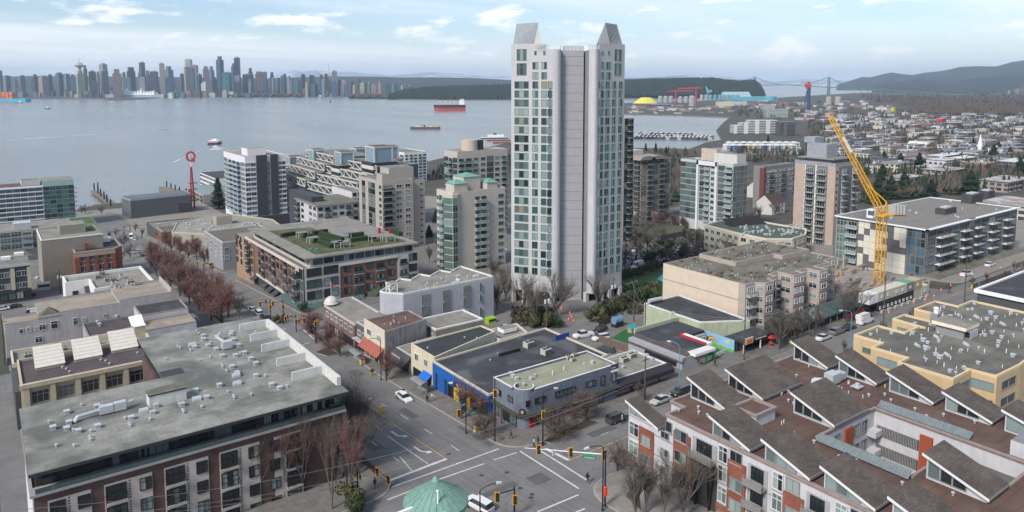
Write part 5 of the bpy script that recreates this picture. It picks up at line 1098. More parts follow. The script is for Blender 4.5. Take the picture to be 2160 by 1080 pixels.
# --- brick-and-grey mid-rise with roof garden at the second crossing
def garden_block():
 GP=M('panel_grey',(.40,.40,.39),.85,.08);x0,x1,y0,y1=81,121.5,223,284;zt=41.6
 b=Qs('apartment_building','brick and grey mid-rise with hedged roof garden and green glass canopy at the corner','building',(100,245,24))
 gl=dict(dark=3,mid=3,teal=3,pale=1)
 m=MB();m.box(x0,x1,y0,y1,22,37.8,BRICKM);m.Qa('wall',b)
 m=MB();m.box(x0+2.2,x1-1,y0+.3,y1-2,37.8,41.2,GP);m.Qa('top_storey_wall',b)
 m=MB();m.box(x0+.2,x1+.4,y0-1.0,y1-1,41.2,41.65,M('roof_stone',(.23,.21,.17)),Qe['gravel']);m.Qa('roof',b)
 m=MB();m.box(x0-.3,x0+12,y0-.35,y0-.01,26.5,38.3,GP);m.box(x0-.3,x0-.01,y0-.35,y0+7,26.5,38.3,GP);m.Qa('corner_panel',b);m=MB();m.box(x1-7.5,x1+.3,y0-.35,y0-.01,26.5,38.3,GP);m.Qa('corner_panel',b)
 Qg(b,(x0+.4,y0-.37),(x0+11.6,y0-.37),26.9,3.7,3,'WW','black',gl,wh=2.7,nz=2,dbl=True)
 Qg(b,(x0+3,y0+.28),(x1-1.5,y0+.28),38.0,3.2,1,'WWWWWWWWWW','black',gl,wh=2.2,dbl=True)
 Qg(b,(x0+12.6,y0-.02),(x1-8,y0-.02),26.6,3.7,3,'wbwbw','black',gl,'glass',wh=2.2,dbl=True,d=.8)
 Qg(b,(x1-7.2,y0-.37),(x1,y0-.37),26.9,3.7,3,'bW','black',gl,'glass',wh=2.7,dbl=True,d=.6)
 Qg(b,(x0-.02,y1-14),(x0-.02,y0+7),26.6,2.95,4,'wbwwbwwbww','black',gl,'glass',wh=1.9,d=.5)
 Qg(b,(x0-.32,y0+6.5),(x0-.32,y0+.2),26.9,3.7,3,'Bg','black',gl,'glass',d=1.8)
 Qg(b,(x0+2.18,y1-4),(x0+2.18,y0+1),38,3.2,1,'WWWWWWWWWWWWWW','black',gl,wh=2.3)
 m=MB();m.box(x0-.5,x0-.02,y0+7,y1,37.4,38.3,M('cornice_cream',(.50,.48,.44)));m.box(x0+12,x1-7.5,y0-.5,y0-.02,37.4,38.3,M('cornice_cream',(.50,.48,.44)));m.Qa('cornice',b)
 m=MB();m.box(x0-.4,x0-.02,y0+7,y1-12,25.8,26.5,M('cornice_cream',(.50,.48,.44)));m.Qa('floor_band',b)
 TB=M('brick_tan',(.32,.21,.14),.9,.12);m=MB();m.box(x0-.6,x0-.02,y1-10,y1+4,20,37.6,TB);m.box(x0-.02,x0+10,y1,y1+12,20,37.6,TB,Qe['gravel']);m.box(x0-.6,x0-.02,y1+4.01,y1+12,20,36.0,TB);m.Qa('tan_wall',b)
 Qg(b,(x0-.62,y1+12),(x0-.62,y1-10),25.6,2.95,4,'W w wwbw','black',gl,wh=2.0)
 for yy in(y1+10.4,y1+6.6):
  m=MB();m.bar((x0-.62,yy,34.6),(x0-.70,yy,34.6),1.25,BLK,16);m.Qa('arch_window',b)
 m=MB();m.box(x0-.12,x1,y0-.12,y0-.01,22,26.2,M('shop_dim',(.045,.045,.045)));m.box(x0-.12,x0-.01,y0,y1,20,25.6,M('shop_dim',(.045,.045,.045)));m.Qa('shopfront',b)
 cg=M('canopy_aqua',(.16,.26,.24),.15,.1)
 for i in range(14):
  x=x0-3.2+i*1.62;m=MB();m.add([(x,y0-3.2,26.0),(x+1.55,y0-3.2,26.0),(x+1.55,y0-.4,26.9),(x,y0-.4,26.9)],[(0,1,2,3),(3,2,1,0)],cg);m.Qa('canopy_pane',b)
 for i in range(9):
  y=y0-3.2+i*2.2;m=MB();m.add([(x0-3.2,y,26.0),(x0-3.2,y+2.1,26.0),(x0-.4,y+2.1,26.9),(x0-.4,y,26.9)],[(3,2,1,0),(0,1,2,3)],cg);m.Qa('canopy_pane',b)
 for y in(246,252,258,270):m=MB();m.add([(x0-.4,y,25.4),(x0-2.4,y,24.2),(x0-2.4,y+4,24.2),(x0-.4,y+4,25.4)],[(0,1,2,3),(3,2,1,0)],M('awning_grey',(.10,.11,.13)));m.Qa('awning',b)
 p=onY(798,640,y0);m=MB()
 for i in range(9):
  a=pi*i/8;
 prf=[(cos(a)*2.6,sin(a)*2.4)for a in[i*pi/8 for i in range(9)]]
 m.add([(p.x+u,y0-3.2,25.2+w)for u,w in prf]+[(p.x+u*1.9,y0-.1,25.0+w*1.25)for u,w in prf],[(i,i+1,10+i,9+i)for i in range(8)]+[tuple(range(8,-1,-1))],M('awning_moss',(.05,.065,.045),.95,.3));m.Qa('awning',b)
 HG=M('hedge_green',(.02,.042,.013),.95,.4,3.,1.)
 m=MB();m.Qi([(x0+5,y0+3),(x1-2.5,y0+3),(x1-2.5,y0+14),(x0+21,y0+16),(x0+20,y1-14),(x0+5,y1-12)],41.65,41.8,M('garden_turf',(.07,.085,.035),.95,.5,.5,.4,var2=((.12,.10,.07),.2,.5,.6,.8)));m.Qa('roof_garden',b)
 for a,c in(((675,492),(723,505)),((665,501),(712,512)),((665,505),(700,520)),((740,507),(792,500)),((738,497),(766,493)),((690,487),(660,492)),((640,491),(655,499)),((826,486),(846,494)),((593,497),(622,492))):
  p,q=P(*a,42.4),P(*c,42.4);m=MB();m.bar((p.x,p.y,42.4),(q.x,q.y,42.4),.75,HG);m.Qa('hedge',b)
 for a in((637,497),(660,508),(728,497),(725,517),(790,505),(820,505),(712,517)):
  p=P(*a,42.5);m=MB();m.box(p.x-1.8,p.x+1.8,p.y-1.5,p.y+1.5,43.7,43.8,M('pergola_grey',(.20,.20,.22)))
  for sx in(-1.7,1.6):
   for sy in(-1.4,1.3):m.box(p.x+sx,p.x+sx+.1,p.y+sy,p.y+sy+.1,41.7,43.7,WHT)
  m.Qa('pergola',b)
 for a,cc in(((800,490),(.4,.02,.02)),((823,490),(.4,.02,.02)),((655,526),(.03,.3,.32)),((668,526),(.03,.3,.32))):
  p=P(*a,42);m=MB();hh=1.8 if cc[0]>.2 else.5;m.box(p.x-.4,p.x+.4,p.y-.4,p.y+.4,41.8,41.8+hh,M('garden_'+('red' if cc[0]>.2 else 'teal'),cc));m.Qa('garden_furniture',b)
garden_block()
# ------------------------------------------------------------ middle-distance towers and blocks
def rf(near,left,right):
 n=atD(*near);return n.x,onY(right[0],near[1],n.y).x,n.y,onX(left[0],near[1],n.x).y,n.z
WH=M('wall_offwhite',(.52,.52,.51),.85,.07,.3,.05,Qp=.1)
def mid(name,label,cat,r,wall,roof,**k):
 x0,x1,y0,y1,z=r;return Qb(name,label,cat,rect(x0,x1,y0,y1),z,wall,roof,**k),x0,x1,y0,y1,z
def storeys(z,fh,n,drop=0):return z-drop-n*fh
r=rf((955,406,277),(921,399),(1066,393));BT=M('tower_beige',(.47,.435,.385),.85,.06,.3,.05,Qp=.08)
b,x0,x1,y0,y1,z=mid('apartment_tower','beige apartment tower with small green hipped roofs and green-glass bays','tower',r,BT,Qe['gravel'],ph=.6)
n=11;z0=z-2-n*2.75;gm_=dict(green=3,teal=2,mid=2,dark=2,pale=1)
m=MB();m.Qi([(x0-2.2,y0+3),(x0-.6,y0-.9),(x0+1.6,y0-.9),(x0+3.4,y0-.01),(x0-.01,y0+4)],20,z-.8,BT);m.Qa('bay_wall',b)
Qg(b,(x0-.6,y0-.92),(x0+1.6,y0-.92),z0,2.75,n,'g','green',gm_);Qg(b,(x0-2.22,y0+3),(x0-.62,y0-.85),z0,2.75,n,'g','green',gm_)
Qg(b,(x0+3.6,y0-.01),(x1,y0-.01),z0,2.75,n,'  bB   ','green',gm_,'wglass',slab=BT,d=1.3)
Qg(b,(x1-3.6,y0-.02),(x1-.8,y0-.02),z0,2.75,n,'W','green',gm_)
Qg(b,(x0-.01,y1),(x0-.01,y0+4),z0,2.75,n,'wgbw','green',gm_,'wglass',slab=BT,d=1.1)
cg=M('roof_seafoam',(.15,.34,.27),.6,.12,.6)
for cx,cy,s,h0,h1 in((x0+5.5,y0+6,3.4,2.6,1.6),(x0+12,y0+9,4.2,4.6,1.4),(x1-4.5,y0+5,2.8,2.0,1.6)):
 m=MB();m.box(cx-s+.3,cx+s-.3,cy-s+.3,cy+s-.3,z-.6,z+h0,BT);m.Qa('roof_house',b)
 m=MB();m.add([(cx-s,cy-s,z+h0),(cx+s,cy-s,z+h0),(cx+s,cy+s,z+h0),(cx-s,cy+s,z+h0),(cx,cy,z+h0+h1)],[(0,1,4),(1,2,4),(2,3,4),(3,0,4),(3,2,1,0)],cg);m.Qa('hip_roof',b)
r=rf((806,383,333),(757,390),(871,380));TT=M('tower_taupe',(.37,.335,.30),.85,.06,.3,.05,Qp=.1)
b,x0,x1,y0,y1,z=mid('apartment_tower','taupe concrete tower with glazed corner, stepped roof box and blank right wall','tower',r,TT,Qe['grey'],ph=.5)
n=12;z0=z-1.5-n*2.85
Qg(b,(x0+.2,y0-.01),(x0+5.5,y0-.01),z0,2.85,n,'B','black',Qc,'glass',d=1.2,Qf=False);Qg(b,(x0+6.2,y0-.01),(x1-.5,y0-.01),z0,2.85,n,'ww','white',dict(dark=2,pale=2,mid=2),Qf=False)
Qg(b,(x0-.01,y1),(x0-.01,y0+.3),z0,2.85,n,' g gg w','black',dict(dark=2,teal=2,pale=3),Qf=False)
m=MB();m.box(x1+.01,x1+7.5,y0+2.2,y0+14,10,z-1.0,TT,Qe['gravel']);m.Qa('side_wall',b)
for i in range(n):Qd(b,'F',x1+5.6,y0+2.19,z0+i*2.85+1.2,1.2,.5,1,1,'black',dict(dark=1),Qf=False)
m=MB();m.box(x0+5,x1+2,y0+3,y0+12,z-.5,z+5.4,TT,Qe['grey']);m.box(x0+1.5,x0+4.99,y0+3,y0+9,z-.5,z+2.8,TT,Qe['grey']);m.Qa('roof_house',b)
r=rf((668,434,345),(626,416),(757,419))
b,x0,x1,y0,y1,z=mid('apartment_building','white and charcoal five-storey block with thin projecting roof edges','building',r,M('panel_white_grey',(.47,.47,.48),.85,.06),Qe['gravel'],ph=.4)
Qg(b,(x0,y0-.01),(x1,y0-.01),z-15.5,3.0,5,'wbwwbw','black',dict(dark=3,mid=3,pale=1),'glass',Qf=False);Qg(b,(x0-.01,y1),(x0-.01,y0),z-15.5,3.0,5,'bw ww','black',Qc,'glass',Qf=False)
m=MB();m.box(x0+1,x0+7,y0+9,y1+14,8,z+2.8,M('panel_charcoal',(.05,.055,.065)));m.Qa('charcoal_wall',b)
m=MB();m.box(x0-1,x1+.8,y0-.9,y1+.6,z+.01,z+.3,M('eave_pale',(.38,.37,.33)),Qe['moss']);m.Qa('roof_edge',b)
r=rf((742,405,375),(700,396),(775,400));b,*_=mid('apartment_building','pale block with dark cornice behind the five-storey block','building',r,WH,Qe['grey'],ph=.4);x0,x1,y0,y1,z=r
Qg(b,(x0,y0-.01),(x1,y0-.01),z-9,3,3,'www','black',Qc,Qf=False)
r=rf((516,331,432),(472,315),(602,329));WT=M('tower_white',(.60,.61,.63),.8,.06,.3)
b,x0,x1,y0,y1,z=mid('apartment_tower','white waterfront tower with charcoal vertical panels and blue-shaded balconies','tower',r,WT,Qe['tan'],ph=.4)
n=11;z0=z-3.4-n*2.9;wx=x1-x0
m=MB();m.box(x0+wx*.27,x0+wx*.53,y0-.8,y0-.01,5,z+.6,M('panel_charcoal',(.05,.055,.065)));m.box(x0+wx*.62,x0+wx*.80,y0-.8,y0-.01,5,z+.6,M('panel_charcoal',(.05,.055,.065)));m.Qa('charcoal_panel',b)
for i in range(n):Qd(b,'F',x0+wx*.575,y0-.02,z0+i*2.9,1.4,2.8,2,1,'white',dict(pale=2,blue=2),Qf=False)
Qg(b,(x0,y0-.01),(x0+wx*.26,y0-.01),z0,2.9,n,'gg','white',dict(blue=3,pale=2,dark=2),wh=1.8,Qf=False);Qg(b,(x0+wx*.81,y0-.01),(x1,y0-.01),z0,2.9,n,'gg','white',dict(blue=3,pale=2,dark=2),Qf=False)
for i in range(n+1):
 m=MB();m.box(x0-.1,x0+wx*.265,y0-.35,y0-.02,z0+i*2.9-.55,z0+i*2.9+.35,WT);m.box(x0+wx*.805,x1+.1,y0-.35,y0-.02,z0+i*2.9-.55,z0+i*2.9+.35,WT);m.Qa('floor_band',b)
Qg(b,(x0-.01,y1),(x0-.01,y0),z0,2.9,n,'gBBBg','white',dict(blue=2,dark=2),'wglass',slab=WT,d=2.0,Qf=False)
bl=M('blind_navy',(.01,.03,.14))
for i in range(n):
 for t in(.35,.55,.72):m=MB();yy=y1+(y0-y1)*t;m.box(x0-.9,x0-.8,yy-2.2,yy+1.4,z0+i*2.9+.3,z0+i*2.9+2.5,bl);m.Qa('sunshade',b)
m=MB();m.box(x0+4,x0+15,y0+8,y0+20,z-.4,z+4,WT,Qe['tan']);m.Qa('roof_house',b)
m=MB();m.box(x0-2,x1+14,y0-1.5,y0+22,2,z0-.6,M('panel_charcoal',(.05,.055,.065)),Qe['grey']);m.Qa('podium',b)
def icbc():
 b=Qs('office_building','terraced blue-glass office with white diagonal trusses and square glass penthouses','building',(250,480,3));bg_=M('office_blue_glass',(.045,.07,.09),.15,.1,spec=.7);tr=M('truss_white',(.47,.45,.42),.8,.08)
 A=V(atD(612,352,520));Bq=V(atD(790,352,420));
 segs=[((607,348),(650,340),500,3),((648,345),(706,330),470,4),((705,348),(797,350),430,4)]
 for(l,r_,D,nl)in segs:
  p=atD(*l,D+25);q=atD(*r_,D-20);d=V((q.x-p.x,q.y-p.y));L=d.length;d.normalize();nrm=V((d.y,-d.x));zt=q.z
  for i in range(nl):
   off=i*6.0;z1=zt-i*4.4;pp,qq=V((p.x,p.y))+nrm*off,V((q.x,q.y))+nrm*off
   m=MB();bk=-nrm*(26-off if i==0 else 8);m.Qi([tuple(pp),tuple(qq),tuple(qq+bk+nrm*off*0),tuple(pp+bk)],2,z1-.6,bg_,Qe['grey']);m.Qa('terrace_wall',b)
   m=MB();k=max(3,int(L/9));f1,f2=pp+nrm*.8,qq+nrm*.8
   m.bar((*f1,z1),(*f2,z1),.34,tr);m.bar((*f1,z1-4.0),(*f2,z1-4.0),.28,tr)
   for j in range(k+1):
    a=f1+(f2-f1)*j/k;m.bar((*a,z1-4.2),(*a,z1),.22,tr)
    if j<k:c=f1+(f2-f1)*(j+1)/k;m.bar((*a,z1),(*c,z1-4.0),.2,tr)
   m.Qa('truss',b)
 for px,py,D,s,h in((619,350,500,7.5,7),(669,338,480,7.5,7.5),(702,340,500,6.5,6),(727,345,440,8,7.5),(757,333,500,7,7),(800,340,420,11,9),(822,333,470,8,8)):
  p=atD(px,py,D);m=MB();m.box(p.x-s/2,p.x+s/2,p.y-s/2,p.y+s/2,p.z,p.z+h-1,M('penthouse_sky_glass',(.20,.30,.36),.15,.1,spec=.7));m.Qa('penthouse',b)
  m=MB();m.box(p.x-s/2-.3,p.x+s/2+.3,p.y-s/2-.3,p.y+s/2+.3,p.z+h-1,p.z+h,tr,Qe['brown'])
  for sx in(-1,1):
   for sy in(-1,1):m.box(p.x+sx*s/2-.35,p.x+sx*s/2+.35,p.y+sy*s/2-.35,p.y+sy*s/2+.35,p.z-1,p.z+h-1,tr)
  m.Qa('penthouse_frame',b)
  m=MB();m.box(p.x-s/2-2,p.x+s/2+2,p.y-s/2-2,p.y+s/2+2,2,p.z,Qm('office_bands',(.50,.48,.44),(.03,.05,.07),4.2,80,.5,.99),Qe['brown']);m.Qa('core_wall',b)
icbc()
r=rf((853,322,690),(810,306),(900,303));b,x0,x1,y0,y1,z=mid('apartment_building','white stepped waterfront apartment block with arched top windows','building',r,WT,Qe['grey'],ph=.6)
Qg(b,(x0,y0-.01),(x1,y0-.01),z-31,2.9,10,'wbwbw','black',Qc,'wglass',slab=WT,Qf=False);Qg(b,(x0-.01,y1),(x0-.01,y0),z-31,2.9,10,'wbwb','black',Qc,'wglass',slab=WT,Qf=False)
r=rf((965,320,353),(937,312),(1070,318));TN=M('tower_buff',(.42,.39,.35),.85,.06,.3)
b,x0,x1,y0,y1,z=mid('apartment_tower','buff and dark-glass tower with round drum on its flat roof','tower',r,TN,Qe['tan'],ph=.5)
Qg(b,(x0,y0-.01),(x1,y0-.01),z-40,2.85,13,'bBwwgwb','grey',dict(dark=4,mid=3,pale=2),'gglass',Qf=False);Qg(b,(x0-.01,y1),(x0-.01,y0),z-40,2.85,13,'gBg','grey',Qc,'gglass',Qf=False)
m=MB();m.Qh((x0+12,y0+8,z-.5),[(4.2,0),(4.2,5.2)],M('drum_tan',(.45,.39,.33)),20);m.box(x0+15.5,x0+18,y0+4.5,y0+7,z,z+4.5,M('fascia_black',(.03,.028,.035)));m.Qa('roof_drum',b)
r=rf((1318,250,330),(1312,249),(1337,247));b,x0,x1,y0,y1,z=mid('apartment_tower','slender brown tower directly behind the tallest white tower','tower',r,M('tower_brown',(.22,.18,.155),.85,.08),Qe['grey'],ph=.5)
Qg(b,(x0,y0-.01),(x1,y0-.01),z-58,2.9,20,'gBw','black',dict(dark=4,mid=2,teal=1,pale=1),'glass',Qf=False);m=MB();m.box(x0-8,x0-.01,y0+.5,y1,20,z-1,TN);m.Qa('side_wall',b)
b,x0,x1,y0,y1,z=mid('apartment_tower','brown and tan tower with curved metal roof canopies','tower',rf((1352,338,395),(1338,330),(1414,336)),M('tower_brown2',(.25,.19,.155),.85,.08),Qe['grey'],ph=.4)
Qg(b,(x0,y0-.01),(x1,y0-.01),z-34,2.85,12,'gBgBg','tan',dict(dark=4,mid=3,pale=2),'glass',Qf=False);Qg(b,(x0-.01,y1),(x0-.01,y0),z-34,2.85,12,'gB','tan',Qc,'glass',Qf=False)
for cx in(x0+4,x0+13):
 m=MB();pr=[(cos(a)*6,sin(a)*2.2)for a in[i*pi/8 for i in range(9)]];k=len(pr);vs=[(cx+u,y0-1.5+t*10,z+w)for t in(0,1)for u,w in pr];m.add(vs,[(i,i+1,k+i+1,k+i)for i in range(k-1)]+[tuple(range(k)),tuple(range(2*k-1,k-1,-1))],M('roof_lead',(.26,.24,.23),.6,.1));m.Qa('curved_roof',b)
m=MB();m.box(x0+2,x0+11,y0+9,y0+16,z,z+4.5,M('drum_tan',(.45,.39,.33)));m.Qa('roof_house',b)
b,x0,x1,y0,y1,z=mid('apartment_tower','white and sea-green glass tower with roof-top trees and projecting balconies','tower',rf((1547,346,345),(1436,334),(1577,334)),M('tower_pale_grey',(.42,.44,.44),.7,.06),Qe['gravel'],ph=.8)
n=10;z0=z-1.2-n*2.85;ly=y1-y0
Qg(b,(x0-.01,y1),(x0-.01,y1-ly*.33),z0,2.85,n,'ggg','grey',dict(green=3,teal=3,mid=3,dark=1),Qf=False)
Qg(b,(x0-.01,y1-ly*.38),(x0-.01,y1-ly*.68),z0,2.85,n,'gBw','grey',dict(dark=2,teal=2,mid=2),'wglass',slab=WT,d=.9,Qf=False);Qg(b,(x0-.01,y1-ly*.73),(x0-.01,y0),z0,2.85,n,'gB','grey',dict(dark=2,teal=2,mid=2),'wglass',slab=WT,d=1.2,Qf=False)
m=MB();
for t in(.335,.69):yy=y1-ly*t;m.box(x0-.9,x0-.02,yy-ly*.035,yy,10,z,WT)
m.box(x0-.9,x0-.02,y1-ly*.73,y1-ly*.335,z-2.0,z,WT);m.Qa('white_pier',b)
Qg(b,(x0,y0-.01),(x1,y0-.01),z0,2.85,n,'gggg','grey',dict(green=3,teal=3,mid=3,dark=1),Qf=False)
m=MB();m.box(x0+4,x1,y0+1,y0+ly*.45,z-.5,z+4,WH,Qe['gravel']);m.box(x0+6,x1-2,y0+ly*.45+.01,y0+ly*.75,z-.5,z+5.5,M('drum_tan',(.45,.39,.33)),Qe['gravel']);m.Qa('penthouse',b)
m=MB();m.box(x0-18,x0-2,y0+ly*.5,y1+6,12,22.5,WH,Qe['moss']);m.Qa('podium',b)
b,x0,x1,y0,y1,z=mid('apartment_tower','pinkish tan slab tower with grey rooftop box and columns of small balconies','tower',rf((1763,345,300),(1677,333),(1808,329)),M('tower_rose_tan',(.41,.32,.27),.85,.06,.3,.05,Qp=.08),Qe['grey'],par=M('band_steel',(.25,.27,.31)),ph=1.4)
n=12;z0=z-2.2-n*2.72;ly=y1-y0
for t0,t1 in((.30,.50),(.58,.80)):
 m=MB();m.box(x0-.05,x0-.003,y1-ly*t1-.3,y1-ly*t0+.3,20,z-1.6,M('recess_grey',(.16,.16,.17)));m.Qa('recess',b)
 Qg(b,(x0-.06,y1-ly*t0),(x0-.06,y1-ly*t1),z0,2.72,n,'B','white',dict(dark=4,mid=1),'bar',d=1.3,Qf=False)
m=MB();m.box(x0-.3,x0-.06,y1-ly*.55,y1-ly*.53,20,z-1.5,WHT);m.box(x0-.3,x0-.06,y1-ly*.285,y1-ly*.27,20,z-1.5,WHT);m.Qa('white_pier',b)
m=MB();m.box(x0+2.6,x1+.5,y0-.05,y0-.003,20,z-1.5,M('recess_grey',(.16,.16,.17)));m.Qa('recess',b)
Qg(b,(x0+.2,y0-.01),(x0+2.4,y0-.01),z0,2.72,n,'s','black',Qc,Qf=False);Qg(b,(x0+4.5,y0-.06),(x1,y0-.06),z0,2.72,n,'B B','white',dict(dark=4,mid=1),'bar',d=1.3,Qf=False)
m=MB();m.box(x0+1.5,x1-2,y0+3,y1-3,z-1.4,z+1.2,M('recess_tan',(.28,.21,.17)));m.box(x0+.2,x1-.2,y0+1,y1-1,z+1.2,z+1.6,FR['grey'],Qe['gravel']);m.box(x0+3,x0+11,y0+6,y0+15,z+1.6,z+7.2,M('plant_grey',(.27,.29,.32)));m.box(x0+7,x0+14,y0+14,y0+19,z+7.2,z+9.6,M('plant_grey',(.27,.29,.32)));m.Qa('roof_house',b)
def chequer():
 q=atD(1955,484,238);z=q.z;x0,y0=q.x,q.y;y1=P(1813,462,z).y;x1=P(2128,435,z).x;yb=P(1775,453,z).y
 b=Qb('apartment_building','long apartment block with cream and grey chequered end wall and white-edged gravel roof','building',[(x0,y0),(x1,y0),(x1,yb+1),(x0,yb+1)],z,M('wall_slate_dark',(.13,.13,.14),.85,.08),M('roof_pebble',(.20,.19,.175),.95,.12,.8,.3),par=WHT,ph=.35,pw=.3,z0=24)
 cr=M('panel_cream',(.58,.55,.48),.85,.05);gp=M('panel_mid_grey',(.12,.12,.125),.85,.05);random.seed(21)
 ya,yb2=P(1912,478,z).y,y1;H_=z-.6-31
 nc,nr=8,8
 for i in range(nc):
  for j in range(nr):
   w=(yb2-ya)/nc;h=H_/nr;g=(i*3+j*5+(i*j)%3)%4==0 or random.random()<.14
   m=MB();m.box(x0-(.34 if g else.30),x0-.003,ya+i*w+.03,ya+(i+1)*w-.03,31+j*h+.03,31+(j+1)*h-.03,gp if g else cr);m.Qa('wall_panel',b)
 random.seed(8)
 m=MB();m.box(x0-.9,x1+1.0,y0-.9,y0-.003,z-.3,z+.05,WHT);m.box(x0-.9,x0-.003,y0-.9,y1+8,z-.3,z+.05,WHT);m.Qa('eave',b)
 Qg(b,(x0-.02,ya-.3),(x0-.02,y0+.1),31.2,3.0,6,'gg','grey',dict(blue=2,teal=2,mid=2,dark=1),dbl=True);Qg(b,(x0-.02,yb),(x0-.02,y1+.2),31.2,3.0,6,'gB','white',dict(teal=2,green=2,mid=2),'wglass',slab=WHT)
 L=x1-x0;Qg(b,(x0+.5,y0-.02),(x0+L*.42,y0-.02),31.2,3.0,6,'gBBgB','grey',dict(blue=2,dark=3,mid=2),'bar',slab=WHT,d=1.8);Qg(b,(x0+L*.47,y0-.02),(x1,y0-.02),31.2,3.0,6,'BgBgBg','grey',dict(blue=2,dark=3,mid=2),'bar',slab=WHT,d=1.8)
 m=MB();m.box(x0+L*.42,x0+L*.47,y0-.8,y0-.01,28,z+.4,M('wall_slate_dark',(.13,.13,.14)));m.box(x0-2,x1,y0-5,y0-.01,26,34.6,M('podium_grey',(.22,.21,.20)),Qe['moss']);m.Qa('podium',b)
 for px,py,w,d_,h in((1995,448,9,3.5,1.8),(2050,425,10,4,3.2),(2080,415,6,4,2.6)):
  p=P(px,py,z);m=MB();m.box(p.x-w/2,p.x+w/2,p.y-d_/2,p.y+d_/2,z-.3,z+h,M('plant_screen',(.06,.06,.065)));m.box(p.x-w/4,p.x+w/4,p.y-d_/3,p.y+d_/3,z+h,z+h+.5,Qw);m.Qa('plant_screen',b)
 Qr(b,x0+3,x1-3,y0+2,yb-3,z-.3,14,(0,2,1),1.0)
chequer()
pts=[tuple(P(a,c,38.5))[:2]for a,c in((1486,473),(1545,458),(1583,462),(1640,472),(1702,482),(1700,494),(1672,503),(1615,503),(1560,492))]
b=Qb('apartment_building','cream curved block with green and red flat roofs crowded with white vents','building',pts,38.5,M('stucco_cream2',(.45,.42,.33),.85,.08),M('roof_bottle_green',(.075,.105,.085),.85,.15),par=M('coping_cream2',(.58,.53,.42)),ph=.6,pw=.6,z0=24)
n=len(pts)
for i in range(n):
 p,q=V(pts[i]),V(pts[i-1]if False else pts[(i+1)%n])
a_=sum(pts[i][0]*pts[(i+1)%n][1]-pts[(i+1)%n][0]*pts[i][1]for i in range(n));pp=pts if a_>0 else pts[::-1]
for i in range(n):
 p,q=V(pp[i]),V(pp[(i+1)%n]);d=q-p;o=V((d.y,-d.x)).normalized()
 if(o.x<-.3 or o.y<-.3)and d.length>5:Qg(b,p+o*.02,q+o*.02,28.6,3.0,3,'w'*max(1,int(d.length/3.2)),'white',dict(blue=3,mid=2,dark=2),Qf=False)
for _ in range(60):
 px,py=random.uniform(1560,1690),random.uniform(476,497);p=P(px,py,38);inst('roof_vent',Qk[random.choice((0,1))],b,(p.x,p.y,37.95),0,1.2)
m=MB();p=P(1545,466,39);m.add([(p.x-7,p.y-5,38),(p.x+12,p.y-9,38),(p.x+14,p.y-2,40.2),(p.x-5,p.y+2,40.2)],[(0,1,2,3),(3,2,1,0)],M('shingle_dark',(.06,.058,.06)));m.Qa('pitched_roof',b)
pts=[tuple(P(a,c,27))[:2]for a,c in((1355,492),(1375,475),(1445,478),(1440,490),(1390,500))]
b=Qb('community_building','low dark building with mossy brown roof among bare trees','building',pts,27.5,M('wall_dim',(.07,.075,.08)),M('roof_moss_brown',(.09,.085,.05),.95,.3),ph=.4,z0=20)
HS=[((1600,395),'white townhouse with dark brown pitched roof beside the tan slab tower',(.50,.48,.47)),((1640,405),'grey-white townhouse with pitched roof left of the tan slab tower',(.42,.41,.42)),((1625,430),'lower white townhouse gable among bare trees',(.52,.50,.48)),((1800,400),'white townhouse right of the tan slab tower behind the crane jib',(.48,.46,.44))]
for(px,py),lab,col in HS:
 g=G(px,py+20);b=Qs('townhouse',lab,'house',g);w=M('house_wall_%d'%px,col,.85,.08);m=MB();m.box(g.x-6,g.x+6,g.y-5,g.y+5,g.z-1,g.z+7,w);m.add([(g.x-6,g.y-5,g.z+7),(g.x-6,g.y+5,g.z+7),(g.x-6,g.y,g.z+11)],[(0,2,1)],w);m.add([(g.x+6,g.y-5,g.z+7),(g.x+6,g.y+5,g.z+7),(g.x+6,g.y,g.z+11)],[(0,1,2)],w);m.Qa('wall',b)
 m=MB();z=g.z;x,y=g.x,g.y;m.add([(x-6.4,y-5.4,z+6.7),(x+6.4,y-5.4,z+6.7),(x+6.4,y,z+11.1),(x-6.4,y,z+11.1),(x+6.4,y+5.4,z+6.7),(x-6.4,y+5.4,z+6.7)],[(0,1,2,3),(3,2,4,5)],M('shingle_brown_dark',(.07,.045,.04),.9,.2));m.Qa('roof',b)
 Qg(b,(x-5,y-5.02),(x+5,y-5.02),z+.5,3,2,'www','white',Qc,Qf=False)
b,x0,x1,y0,y1,z=mid('apartment_building','grey and rust-red apartment block with flat roofs right of the sea-green tower','building',rf((1612,351,430),(1590,341),(1678,340)),M('wall_grey_mid',(.20,.19,.19)),Qe['grey'],ph=.5)
Qg(b,(x0,y0-.01),(x1,y0-.01),z-17,3,5,'wbwwbwwb','white',Qc,'glass',Qf=False)
m=MB();m.box(x0-.5,x0+1,y0-.5,y0+2.5,8,z-1,M('wall_oxblood',(.14,.05,.04)));m.Qa('pier',b)
